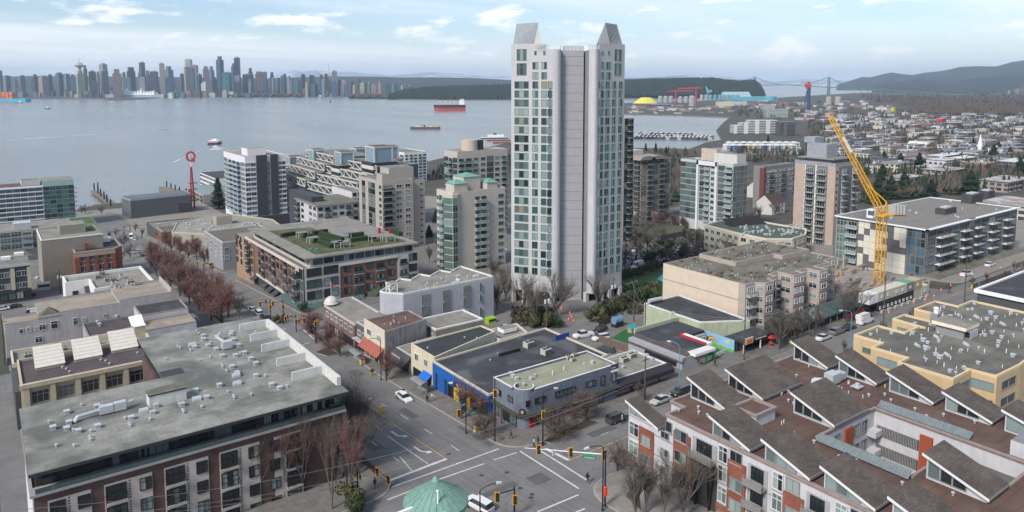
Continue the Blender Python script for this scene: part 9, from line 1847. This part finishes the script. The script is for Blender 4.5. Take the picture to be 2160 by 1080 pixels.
for a in((-.24,.24,-.74,-.64),(-.24,.24,.64,.74)):sg.box(a[0],a[1],-.03,-.001,a[2],a[3],YS)
sg.box(-.36,.36,.031,.05,-.76,.76,YS);SIG=sg.mesh('signal_head');SLN=[]
for c in((.10,.01,.01),(.12,.07,.01),(.01,.07,.03)):m=MB();m.bar((0,0,0),(0,.06,0),.12,M('lens_%.2f'%(c[0]+c[1]*3),c,.3),10);SLN.append(m.mesh('lens'))
SG_=M('street_sign_green',(.01,.22,.12),.5)
def mast(px,py,h,arms,heads,label,sign=None,lamp=None):
 g=G(px,py);b=Qs('traffic_signal',label,'traffic light',g,group='traffic signals');m=MB();m.Qh(g,[(.2,0),(.13,.4),(.10,h)],POLE,8);m.Qa('pole',b)
 for(dx,dy,z)in arms:m=MB();m.bar((g.x,g.y,g.z+z-.3),(g.x+dx,g.y+dy,g.z+z+.25),.09,FR['white']if px>1200 and px<1300 else POLE,6,.05);m.Qa('arm',b)
 for(dx,dy,z,a)in heads:Qu(b,(g.x+dx,g.y+dy,g.z+z),a)
 if sign:dx,dy,z,txt=sign;m=MB();al=abs(dx)<abs(dy);m.box(*((g.x+dx-.03,g.x+dx+.03,g.y+dy-.95,g.y+dy+.95)if al else(g.x+dx-.95,g.x+dx+.95,g.y+dy-.03,g.y+dy+.03)),g.z+z,g.z+z+.38,SG_);m.Qa('street_sign',b);text(txt,(g.x+dx-(.05 if al else 0),g.y+dy-(0 if al else.05),g.z+z+.19),.27,-pi/2 if al else 0,WHT,b,.01)
 if lamp:dx,dy,z=lamp;lampcurve(b,g,dx,dy,z,h)
 return b
def lampcurve(b,g,dx,dy,z,h,mat=None):
 mat=mat or POLE;m=MB();prev=V((g.x,g.y,g.z+h-.2));R=hypot(dx,dy)
 for i in range(1,9):a=pi/2*i/8*1.15;q=V((g.x+dx*(1-cos(a))/(1-cos(pi/2*1.15)),g.y+dy*(1-cos(a))/(1-cos(pi/2*1.15)),g.z+h-.2+(z-h)*sin(min(a,pi/2))));m.bar(prev,q,.06,mat,6,cap=False);prev=q
 m.Qa('arm',b);m=MB();u=V((dx,dy,0)).normalized();m.bar(prev,prev+u*.75-V((0,0,.05)),.13,M('lamp_head',(.55,.57,.58),.4),4,.1);m.Qa('lamp_head',b)
NCAM=atan2(-1,-.6)
mast(1044,932,11.5,[(0,0,6.3)],[(0,-.1,8.8,NCAM)],'black signal pole at the slate corner with one tall yellow-edged head')
def mast2(px,py,h,tip,heads,label,sign=None,lamp=None,armc=None):
 g=G(px,py);b=Qs('traffic_signal',label,'traffic light',g,group='traffic signals');m=MB();m.Qh(g,[(.22,0),(.14,.4),(.10,h)],POLE,8);m.Qa('pole',b);T=V((g.x+tip[0],g.y+tip[1],g.z+tip[2]));A=V((g.x,g.y,g.z+h-.6))
 m=MB();m.bar(A,T,.1,armc or POLE,6,.05);m.Qa('arm',b)
 for t,a in heads:p=A.lerp(T,t);Qu(b,(p.x,p.y,p.z-.1),a)
 if sign:t,txt,ang=sign;p=A.lerp(T,t);m=MB();d=V((cos(ang),sin(ang),0));m.bar(p-d*.95-V((0,0,.55)),p+d*.95-V((0,0,.55)),.19,SG_,4);m.Qa('street_sign',b)
 if lamp:lampcurve(b,g,*lamp,h)
 return b,A,T
b,A,T=mast2(1276,1068,8.4,(-7.4,9.4,-1.1+8.2),[(.42,-1.9),(.82,-1.9),(.02,-1.9)],'black mast at the near corner with white arm, two heads and green street sign',sign=(.2,'x',2.2),armc=FR['white'])
p=A.lerp(T,.2);text('Lonsdale Av',(p.x-.1,p.y-.26,p.z-.55),.3,2.24-pi,WHT,b,.01);p=A.lerp(T,.63);m=MB();m.box(p.x-.3,p.x+.3,p.y-.03,p.y+.03,p.z-.75,p.z+.1,WHT);m.Qa('turn_sign',b);m=MB();m.bar((p.x,p.y-.035,p.z-.33),(p.x,p.y-.05,p.z-.33),.25,M('trim_red',(.36,.03,.05)),14);m.bar((p.x,p.y-.051,p.z-.33),(p.x,p.y-.055,p.z-.33),.17,WHT,14);m.Qa('turn_sign_ring',b)
g=G(1276,1068);m=MB();m.Qh((g.x,g.y,g.z+1.6),[(.25,0),(.3,.3),(.28,1.3),(.1,1.5)],M('bag_orange_red',(.75,.05,.02),.6),8);m.Qa('signal_cover',b)
for px,py,h,tipd,lab,ph in((1271,1078,9.5,(-2.4,.4,10.2),'black curved street lamp at the near corner',0),(983,915,9.0,(-1.9,1.3,9.8),'black curved street lamp outside the blue store',0),(1145,935,9.0,(1.9,-.6,9.8),'black curved street lamp before the slate building',0),(804,802,9.0,(-1.8,1.2,9.8),'black curved street lamp outside the awning shops',0),(757,975,9.5,(2.2,.6,10.3),'black curved street lamp beside the brick apartments',0),(1013,1166,8.5,(2.2,-.5,9.2),'grey curved street lamp rising from the lower edge',0)):
 g=G(px,py);b=Qs('street_lamp',lab,'street lamp',g,group='black street lamps');m=MB();m.Qh(g,[(.18,0),(.11,.5),(.08,h)],POLE,8);m.Qa('pole',b);lampcurve(b,g,*tipd,h)
BLP=M('lamp_blue',(.08,.25,.42),.5)
for px,py,h,d,lab in((1432,822,9,(-.6,1.9,9.9),'sky-blue curved street lamp behind the condominium, left one'),(1793,740,9,(-1.9,1.2,9.8),'sky-blue curved street lamp by the ochre condominium'),(2062,650,9,(-1.6,1,9.8),'sky-blue curved street lamp near the right edge'),(1060,578,9,(.6,-1,9.8),'slim blue-grey street lamp beside the beige tower')):
 g=G(px,py);b=Qs('street_lamp',lab,'street lamp',g,group='blue street lamps');m=MB();m.Qh(g,[(.16,0),(.1,.5),(.08,h)],BLP,8);m.Qa('pole',b);lampcurve(b,g,*d,h,BLP)
g0=G(1044,932);b=Qs('signal_arm','thin arm with green numbered street sign reaching over the avenue','traffic light',g0);A=V((g0.x,g0.y,g0.z+6.0));T=atD(967,866,pj(g0)[2]+3);m=MB();m.bar(A,T,.07,POLE,6,.04);m.Qa('arm',b);Qu(b,(T.x,T.y-.1,T.z-.5),-2.0);p=A.lerp(T,.6);m=MB();m.box(p.x-.8,p.x+.8,p.y-.1,p.y-.06,p.z-.7,p.z-.3,SG_);m.Qa('street_sign',b);text('3rd St',(p.x,p.y-.12,p.z-.5),.3,0,WHT,b,.01)
mast(1145,940,5.0,[],[(0,-.1,5.6,-1.9)],'signal pole with yellow-edged head before the slate shop door')
g=G(755,1051);b=Qs('traffic_signal','signal mast at the lower left corner with orange-backed heads on its arm','traffic light',g,group='traffic signals');m=MB();m.Qh(g,[(.22,0),(.14,.4),(.1,7.2)],POLE,8);m.Qa('pole',b);D=pj(g)[2];A=V((g.x,g.y,g.z+6.6));T=atD(822,1012,D+3);m=MB();m.bar(A,T,.09,POLE,6,.05);m.Qa('arm',b)
for t in(.62,.97):p=A.lerp(T,t);Qu(b,(p.x,p.y,p.z-.1),.5)
Qu(b,(g.x-.4,g.y,g.z+4.2),-.9);Qu(b,(g.x+.5,g.y,g.z+3.2),.4,s=.7)
for px,py,h,lab in((598,685,7.5,'signal mast at the second crossing, pavement side'),(625,700,5,'twin signal heads at the second crossing'),(571,678,6.5,'signal head over the queue of cars'),(666,725,7.5,'black mast with banners at the second crossing'),(448,590,7,'signal mast with banners at the third crossing'),(417,575,6,'signal pole outside the grey clapboard building'),(377,574,5,'signal head in the median of the avenue'),(299,505,7,'signal mast by the brick waterfront shop'),(275,500,7,'signal mast near the waterfront square'),(262,505,6,'left signal mast near the waterfront square'),(1085,1090,4.6,'signal head rising from the lower edge')):
 g=G(px,py);b=Qs('traffic_signal',lab,'traffic light',g,group='traffic signals');m=MB();m.Qh(g,[(.15,0),(.1,h)],POLE,8);m.bar((g.x,g.y,g.z+h-.5),(g.x-3.2,g.y,g.z+h-.2),.06,POLE);m.Qa('pole',b)
 Qu(b,(g.x-.05,g.y-.2,g.z+h-2),-2.0);Qu(b,(g.x-3.0,g.y-.1,g.z+h-.6),-2.0)
for px,py,z0,lab in((983,915,4.6,'navy and teal banners on the lamp outside the blue store'),(757,975,4.8,'navy and orange banners on the lamp beside the brick apartments'),(666,725,4.6,'orange and blue banners at the second crossing'),(448,590,4.4,'blue and orange banners at the third crossing')):
 g=G(px,py);b=Qs('street_banner',lab,'banner',(g.x,g.y,g.z+z0),group='street banners')
 for sx,c in((-1,'banner_navy'),(1,'banner_orange')):m=MB();m.box(g.x+sx*.12,g.x+sx*.85,g.y-.02,g.y+.02,g.z+z0,g.z+z0+2.1,M(c,(.02,.04,.10)if sx<0 else(.55,.25,.03),.7));m.bar((g.x,g.y,g.z+z0+2.15),(g.x+sx*.9,g.y,g.z+z0+2.15),.03,POLE);m.Qa('cloth',b)
 text('LOWER\nLONSDALE',(g.x-.48,g.y-.04,g.z+z0+1.0),.2,0,WHT,b,.005)
PO=[(1153,700,11,1),(1293,665,11,1),(1337,680,12,0),(1360,725,10.5,0),(1569,760,10,0),(1360,845,9,0),(1863,685,13,0),(2034,640,14,0),(727,700,0,0),(10,770,12,0),(128,620,9,1),(733,1060,8.5,0),(1078,660,10,0)]
PP={}
for i,(px,py,h,tr_)in enumerate(PO):
 if not h:continue
 g=G(px,py);lab=['with twin transformers at the foot of the tallest tower','with twin transformers right of the tower forecourt','with grey sleeve by the garden wall','rising from the play yard','beside the food shop','before the pink shop','standing by the site offices','tallest, by the chequered block','','at the lane on the left edge','with transformers beside the khaki wall','with white lamps at the lower left corner','in the shrubs left of the tower'][i]
 b=Qs('utility_pole','timber utility pole '+lab,'pole',g,group='utility poles');m=MB();m.Qh(g,[(.17,0),(.12,h)],WOOD,8);m.Qa('pole',b);PP[i]=V((g.x,g.y,g.z+h))
 m=MB();m.box(g.x-1.1,g.x+1.1,g.y-.06,g.y+.06,g.z+h-.8,g.z+h-.68,WOOD);m.Qa('cross_arm',b)
 for q in(-.9,0,.9):m=MB();m.Qh((g.x+q,g.y,g.z+h-.68),[(.05,0),(.05,.15),(.03,.22)],WHT,6);m.Qa('insulator',b)
 if tr_:
  for q in(-.55,.55):m=MB();m.Qh((g.x+q,g.y-.1,g.z+h-3.2),[(.3,0),(.32,.05),(.32,1.0),(.1,1.15)],M('transformer',(.46,.47,.48),.6),10);m.Qa('transformer',b)
def wire(a,c,sag,lab,r=.02,off=0):
 a,c=V(a),V(c);m=MB();prev=a;n=14
 for i in range(1,n+1):t=i/n;q=a.lerp(c,t);q.z-=sag*4*t*(1-t);m.bar(prev,q,r,FR['grey'],3,cap=False);prev=q
 tag(rehome(m.Qa('overhead_wire')),lab,'cable','overhead wires')
wr=[(0,1),(1,3),(3,4),(3,2),(4,6),(6,7),(0,12),(1,2)]
for k,(i,j)in enumerate(wr):
 for q in(-.9,.9):wire(PP[i]+V((q,0,-.5)),PP[j]+V((q,0,-.5)),1.0,'thin overhead wire between two timber poles')
w0=PP[11]
for k,(pa,pb_)in enumerate((((-30,1080,62),(722,982,96)),((-20,1105,62),(728,1010,95)),((30,1110,62),(745,1015,95)),((722,982,96),(1310,815,120)),((745,1015,95),(1335,810,119)))):wire(atD(*pa),atD(*pb_),.8,'pale overhead cable strung over the crossing',.022)
def shelter(px,py,lab):
 g=G(px,py);b=Qs('bus_shelter',lab,'bus shelter',g,group='bus shelters');z=g.z+.14
 for y in(-1.9,1.9):
  for x in(-.6,.7):m=MB();m.box(g.x+x-.05,g.x+x+.05,g.y+y-.05,g.y+y+.05,z,z+2.4,FR['grey']);m.Qa('post',b)
 m=MB();pr=[(-1.0,2.35),(-.5,2.65),(0,2.75),(.5,2.65),(1.0,2.35)];n=5;m.add([(g.x+u,g.y+y,z+w)for y in(-2.3,2.3)for u,w in pr],[(i,i+1,n+i+1,n+i)for i in range(4)]+[(n+i,n+i+1,i+1,i)for i in range(4)],M('shelter_roof',(.38,.40,.41),.3,.1));m.Qa('roof',b)
 m=MB();m.box(g.x+.65,g.x+.68,g.y-1.8,g.y+1.8,z+.3,z+2.2,M('rail_glass_pale',(.22,.30,.30)));m.Qa('glass_wall',b);m=MB();m.box(g.x+.1,g.x+.5,g.y-1.2,g.y+1.2,z+.45,z+.52,FR['grey']);m.Qa('bench',b)
shelter(885,828,'bus shelter with curved ribbed roof near the blue store');shelter(752,765,'bus shelter with curved ribbed roof near the red awning')
for px,py,lab in((1007,912,'blue utility box painted with yellow and red pictures, at the slate corner'),(765,770,'blue utility box painted yellow, near the far bus shelter')):
 g=G(px,py);b=Qs('utility_box',lab,'utility box',g,group='painted utility boxes');z=g.z+.14;m=MB();m.box(g.x-.55,g.x+.55,g.y-.35,g.y+.35,z,z+1.4,M('box_blue',(.02,.20,.42),.6));m.Qa('case',b);m=MB();m.box(g.x-.62,g.x-.56,g.y-.3,g.y+.3,z+.1,z+1.2,M('paint_yellow',(.62,.48,.04),.7,.5,6));m.box(g.x-.5,g.x+.5,g.y-.4,g.y-.36,z+.1,z+1.2,M('box_art',(.5,.3,.15),.7,.8,8));m.box(g.x-.6,g.x+.6,g.y-.4,g.y+.4,z+1.4,z+1.5,M('trim_red',(.36,.03,.05)));m.Qa('painted_side',b)
for i,(px,py)in enumerate(((1198,655),(1202,663),(1203,668),(1206,672),(1210,680),(1199,677),(1184,654),(1645,660),(1690,655),(1705,660),(1875,663),(1927,641),(1951,635),(1970,628),(1985,615),(2005,605),(2110,568),(1755,588),(1770,583),(1812,582))):
 g=G(px,py);z=g.z+.15;b=Qs('traffic_cone','orange traffic cone on the tower forecourt' if i<7 else 'orange traffic cone by the building site','cone',(g.x,g.y,z),group='orange cones');m=MB();m.box(g.x-.25,g.x+.25,g.y-.25,g.y+.25,z,z+.06,M('cone_orange',(.70,.10,.02)));m.Qh((g.x,g.y,z+.06),[(.2,0),(.06,.95)],M('cone_orange',(.70,.10,.02)),8);m.Qa('cone',b);m=MB();m.Qh((g.x,g.y,z+.4),[(.165,0),(.12,.22)],WHT,8);m.Qa('reflective_band',b)
def fence(pts,h,mat,lab,nm='board_fence',step=.32,t=.03,gap=.03):
 P0=[G(*p)for p in pts];c=P0[0];b=Qs(nm,lab,'fence',c);n=0;cache={}
 for a,q in zip(P0,P0[1:]):
  d=V((q.x-a.x,q.y-a.y));L=d.length;rz=atan2(d.y,d.x);k=int(L/step)
  if 'b' not in cache:o=MB();o.box(-step/2+gap/2,step/2-gap/2,-t,t,0,h,mat);cache['b']=o.mesh('board')
  for i in range(k):s=a.lerp(q,(i+.5)/k);inst('board',cache['b'],b,(s.x,s.y,gz(s.x,s.y)+.14+random.uniform(0,.04)),rz)
  m=MB();m.bar((a.x,a.y,a.z+h*.75),(q.x,q.y,q.z+h*.75),.04,mat);m.Qa('rail',b)
 return b
fence([(1263,693),(1290,680),(1310,686)],1.8,M('board_brown',(.14,.105,.08),.95,.3,2),'brown board fence at the back of the play yard');fence([(1263,722),(1300,737),(1338,748)],1.8,M('board_brown2',(.15,.115,.09),.95,.3,2),'brown board fence along the lane side of the play yard');fence([(1483,768),(1530,745)],1.0,WHT,'white picket fence before the green turf','picket_fence',.2,.02,.07)
g=G(1333,702);b=Qs('playhouse','small toy house with turquoise roof in the play yard','playhouse',g);m=MB();m.box(g.x-.9,g.x+.9,g.y-.7,g.y+.7,g.z,g.z+1.4,M('toy_tan',(.35,.28,.2)));m.Qa('wall',b);m=MB();x,y,z=g.x,g.y,g.z+1.4;m.add([(x-1,y-.8,z),(x+1,y-.8,z),(x+1,y+.8,z),(x-1,y+.8,z),(x-1,y,z+.8),(x+1,y,z+.8)],[(0,1,5,4),(2,3,4,5),(1,2,5),(3,0,4)],M('toy_turquoise',(.03,.30,.33)));m.Qa('roof',b)
g=G(1302,690);b=Qs('garden_shed','dark shed with blue-grey domed roof in the play yard corner','shed',g);m=MB();m.box(g.x-1.3,g.x+1.3,g.y-1,g.y+1,g.z,g.z+2,BLK);m.Qa('wall',b);m=MB();m.bar((g.x-1.4,g.y,g.z+2),(g.x+1.4,g.y,g.z+2),1.05,M('shed_blue_grey',(.12,.22,.32)),10);m.Qa('roof',b)
g=G(1341,716);b=Qs('climbing_toy','red and yellow play slide on the turf','toy',g);m=MB();m.bar((g.x,g.y,g.z+.2),(g.x,g.y,g.z+1.5),.35,M('paint_yellow',(.62,.48,.04)),8);m.bar((g.x-.9,g.y-.3,g.z+.2),(g.x,g.y,g.z+1.2),.25,M('trim_red',(.36,.03,.05)),6);m.Qa('slide',b)
g=G(1497,762);b=Qs('balloon_arch','bright green balloon arch with yellow flower at the day-care gate','arch',g);m=MB();prev=None
for i in range(13):a=pi*i/12;q=V((g.x+cos(a)*1.5,g.y,g.z+.2+sin(a)*2.6));prev and m.bar(prev,q,.28,M('balloon_green',(.04,.42,.06),.4),8);prev=q
m.Qa('arch',b);m=MB();m.bar((g.x+.6,g.y-.3,g.z+2.7),(g.x+.6,g.y-.15,g.z+2.7),.45,M('paint_yellow',(.62,.48,.04)),8);m.Qa('flower',b)
Qj('turf',[tuple(G(*p))[:2]for p in[(1476,762),(1484,772),(1530,748),(1510,735),(1480,745)]],TURF,.17,'stuff')
g=G(1626,728);b=Qs('patio_umbrella','open red patio umbrella outside the food shop','umbrella',g);m=MB();m.bar(g,g+V((0,0,2.4)),.04,WHT);m.Qa('pole',b);m=MB();m.Qh((g.x,g.y,g.z+2.1),[(1.5,0),(.8,.35),(.05,.6)],M('umbrella_red',(.60,.05,.03)),8);m.Qa('canopy',b)
g=G(1626,731);b=Qs('patio_table','orange-red patio table under the red umbrella','table',g);m=MB();m.Qh(g,[(.3,.14),(.06,.2),(.06,.85),(.6,.88),(.6,.93)],M('umbrella_red',(.60,.05,.03)),10);m.Qa('top',b)
g=G(1283,578);w=M('pool_water',(.05,.38,.42),.1,.1,2);o=Qj('water',[tuple(G(*p))[:2]for p in[(1386,590),(1404,574),(1404,588),(1398,596)]],w,.26)
for px,py,lab,c,h in((785,792,'yellow planter tub on the pavement with brown shrubs',(.5,.35,.03),.7),(1805,668,'red-orange plastic mesh barrier by the site offices',(.55,.06,.02),1.2),(1668,710,'small red sandwich board on the pavement',(.5,.04,.04),1.0),(1608,720,'white sandwich board outside the food shop',(.5,.5,.5),1.0),(1667,728,'yellow sandwich board behind the shingled roof',(.6,.45,.02),1.1),(850,832,'dark litter bin outside the shops',(.03,.03,.03),1.0),(1280,1105,'dark litter bin at the near corner',(.03,.03,.03),1.0),(2050,610,'yellow and white chevron marker at the median nose',(.6,.45,.02),1.2),(805,872,'yellow striped marker at the avenue median',(.6,.35,.02),1.3)):
 g=G(px,py);nm='planter' if 'planter' in lab else 'barrier' if 'barrier' in lab else 'litter_bin' if 'bin' in lab else 'traffic_marker' if 'marker' in lab else 'sandwich_board';b=Qs(nm,lab,nm.replace('_',' '),g);z=g.z+.14;wd=4 if nm=='barrier' else.4
 m=MB();m.Qi([(g.x-wd,g.y-.15),(g.x+wd,g.y-.15),(g.x+wd,g.y+.15),(g.x-wd,g.y+.15)],z,z+h,M('item_%d'%px,c,.7,.2,3));m.Qa('panel',b)
 if nm=='planter':
  for q in range(5):m=MB();m.Qh((g.x-.3+q*.15,g.y,z+h),[(.05,0),(.3,.3),(.15,.7)],TWB,6);m.Qa('plant',b)
# ------------------------------------------------------------ building site: crane, site offices, slab
def crane():
 YC=M('crane_yellow',(.62,.33,.02),.5,.06,1.);g=G(1853,612);g.x,g.y=onY(1853,600,116).x,116;g.z=gz(g.x,g.y);b=Qs('tower_crane','yellow luffing tower crane with raised lattice jib over the building site','crane',g);D=pj(g)[2]
 zt=H-(452-YH)*D/F;zt=max(zt,g.z+18);s=1.05
 def lattice(A,Bq,w0,w1,n,r,nm):
  d=(Bq-A).normalized();u=V((0,1,0))if abs(d.z)>.9 else V((-d.y,d.x,0)).normalized();v=d.cross(u).normalized();m=MB();pr=None
  for i in range(n+1):
   t=i/n;w=w0+(w1-w0)*t;c=A.lerp(Bq,t);q=[c+u*w+v*w,c-u*w+v*w,c-u*w-v*w,c+u*w-v*w]
   for k in range(4):m.bar(q[k],q[(k+1)%4],r*.6,YC,3,cap=False)
   if pr:
    for k in range(4):m.bar(pr[k],q[k],r,YC,4,cap=False);m.bar(pr[k],q[(k+1)%4]if i%2 else q[(k+3)%4],r*.6,YC,3,cap=False)
   pr=q
  m.Qa(nm,b)
 top=V((g.x,g.y,zt));lattice(V((g.x,g.y,g.z-3)),top,s,s,14,.12,'mast')
 m=MB();m.box(g.x-1.6,g.x+1.6,g.y-1.6,g.y+1.6,zt,zt+.5,YC);m.Qa('slewing_ring',b)
 tip=atD(1750,243,D+18);A=top+V((-.3,0,1.2));k=atD(1842,408,D+2);lattice(A,tip,.75,.55,26,.09,'jib')
 m=MB();m.bar(A+V((1.8,-.5,3.2)),A.lerp(tip,.28),.12,YC);m.bar(A+V((1.8,-.5,3.2)),A+V((2.2,-.5,-.5)),.14,YC);m.bar(A+V((1.8,-.5,3.2)),A,.14,YC);m.Qa('a_frame',b)
 m=MB();u=V((cy_,-sy_,0));c=top+u*6;
 for q in range(4):c=top+u*(3.2+q*1.0);m.box(c.x-.45,c.x+.45,c.y-1.2,c.y+1.2,zt+.6,zt+3.6,M('counterweight',(.36,.35,.33),.9))
 m.bar(top+V((0,0,.4)),top+u*7.4+V((0,0,.4)),.4,YC);m.Qa('counterweight',b)
 m=MB();c=top-u*3.4;m.box(c.x-1,c.x+1,c.y-1,c.y+1,zt-.4,zt+2.2,WHT);m.box(c.x-1.02,c.x-.3,c.y-1.03,c.y+.6,zt+.4,zt+1.9,GL['mid']);m.Qa('cab',b)
 p=A.lerp(tip,.60);q=A.lerp(tip,.76);d=(q-p).normalized();n=V((-.5,-1,0)).normalized();m=MB();up=d.cross(n).normalized()*.62;o=n*1.0;m.add([p+o-up,q+o-up,q+o+up,p+o+up],[(0,1,2,3),(3,2,1,0)],WHT);m.Qa('name_board',b)
crane()
def site():
 CR=M('cabin_cream',(.50,.47,.38),.7,.1,.8);nav=M('hoarding_black',(.03,.035,.045),.7)
 z0=37.2;y0=98.9;x0=onY(1833,650,y0).x;segs=[(0,4.5,WHT,'white'),(4.7,12.5,CR,'cream'),(12.7,20.4,CR,'cream'),(20.6,24.8,M('cabin_grey',(.20,.21,.24),.7),'grey'),(25,29.4,M('cabin_tan',(.42,.33,.20),.7),'tan'),(29.6,34,CR,'cream')]
 for i,(a,c,mt,nm)in enumerate(segs):
  z=z0+(.3 if i<3 else.3 if i<5 else-2.2);b=Qs('site_cabin',f"{nm} site office cabin above the hoarding",'cabin',(x0+a,y0,z),group='site office cabins');m=MB();m.box(x0+a,x0+c,y0,y0+3,z,z+2.6,mt,M('roof_green_teal',(.10,.32,.22))if i==3 else mt);m.Qa('shell',b)
  for k in range(int((c-a)/3.5)):Qd(b,'F',x0+a+1.8+k*3.5,y0-.01,z+.9,.8,.7,1,1,'white',dict(blue=1,dark=1))
 b=Qs('site_hoarding','black hoarding with round-cornered openings under the site cabins','hoarding',(x0,y0,gz(x0,y0)));
 m=MB();m.box(x0+4.6,x0+24.9,y0+.1,y0+.3,33.6,z0+.25,nav);m.box(x0+25,x0+34,y0+.1,y0+2.9,33.6,z0+.25,CR);m.Qa('panel',b)
 for k in range(9):Qd(b,'F',x0+6+k*2.15,y0+.09,35.2,.8,.8,1,1,'white',dict(pale=1,blue=1))
 for k in range(8):p=V((x0+5+k*3.6,97.6,gz(0,97.6)+.05));q=Qs('concrete_barrier','concrete road barrier along the site cabins','barrier',p,group='concrete road barriers');m=MB();m.Qi([(p.x-.9,p.y-.3),(p.x+.9,p.y-.3),(p.x+.9,p.y+.3),(p.x-.9,p.y+.3)],p.z,p.z+.8,M('barrier_concrete',(.36,.35,.33),.9));m.Qa('block',q)
 s=Qs('building_site','concrete slab with timber stacks, columns and forms under the yellow crane','site',(235,118,32));sl=M('slab_site',(.26,.23,.21),.95,.3,.5,.3);m=MB();m.box(210,243,104,135,29,gz(0,118)+.6,sl);m.Qa('slab',s)
 rnd=random.Random(9)
 for i in range(70):
  x,y=rnd.uniform(206,242),rnd.uniform(105,134);z=gz(0,118)+.6;w,d_,h=rnd.uniform(.3,2.2),rnd.uniform(.2,.8),rnd.uniform(.2,1.5);c=rnd.choice([(.38,.27,.15),(.30,.28,.26),(.16,.15,.14),(.24,.22,.20),(.33,.26,.18)]);m=MB();m.box(x-w,x+w,y-d_,y+d_,z,z+h,M('site_%.2f'%c[0],c,.9,.2,2));m.Qa('timber_stack' if c[0]>.31 else 'formwork',s)
 for i in range(9):x=208+i*3.8;m=MB();m.box(x,x+.5,133,133.5,32,36+(i%3),M('column_conc',(.34,.33,.31)));m.Qa('column',s)
 wl_=M('shoring_wall',(.30,.28,.25),.95,.25,.4,Qp=.3);m=MB();m.box(207,244.5,135.1,135.6,28,35.5,wl_);m.Qa('retaining_wall',s)
site()
flush_over()
dg=bpy.context.evaluated_depsgraph_get()
for o in TEXTS:
 q=bpy.data.objects.new('lettering',bpy.data.meshes.new_from_object(o.evaluated_get(dg)));C.objects.link(q);q.parent=o.parent;q.location=o.location;q.rotation_euler=o.rotation_euler
for o in TEXTS:bpy.data.objects.remove(o)
name_apart()
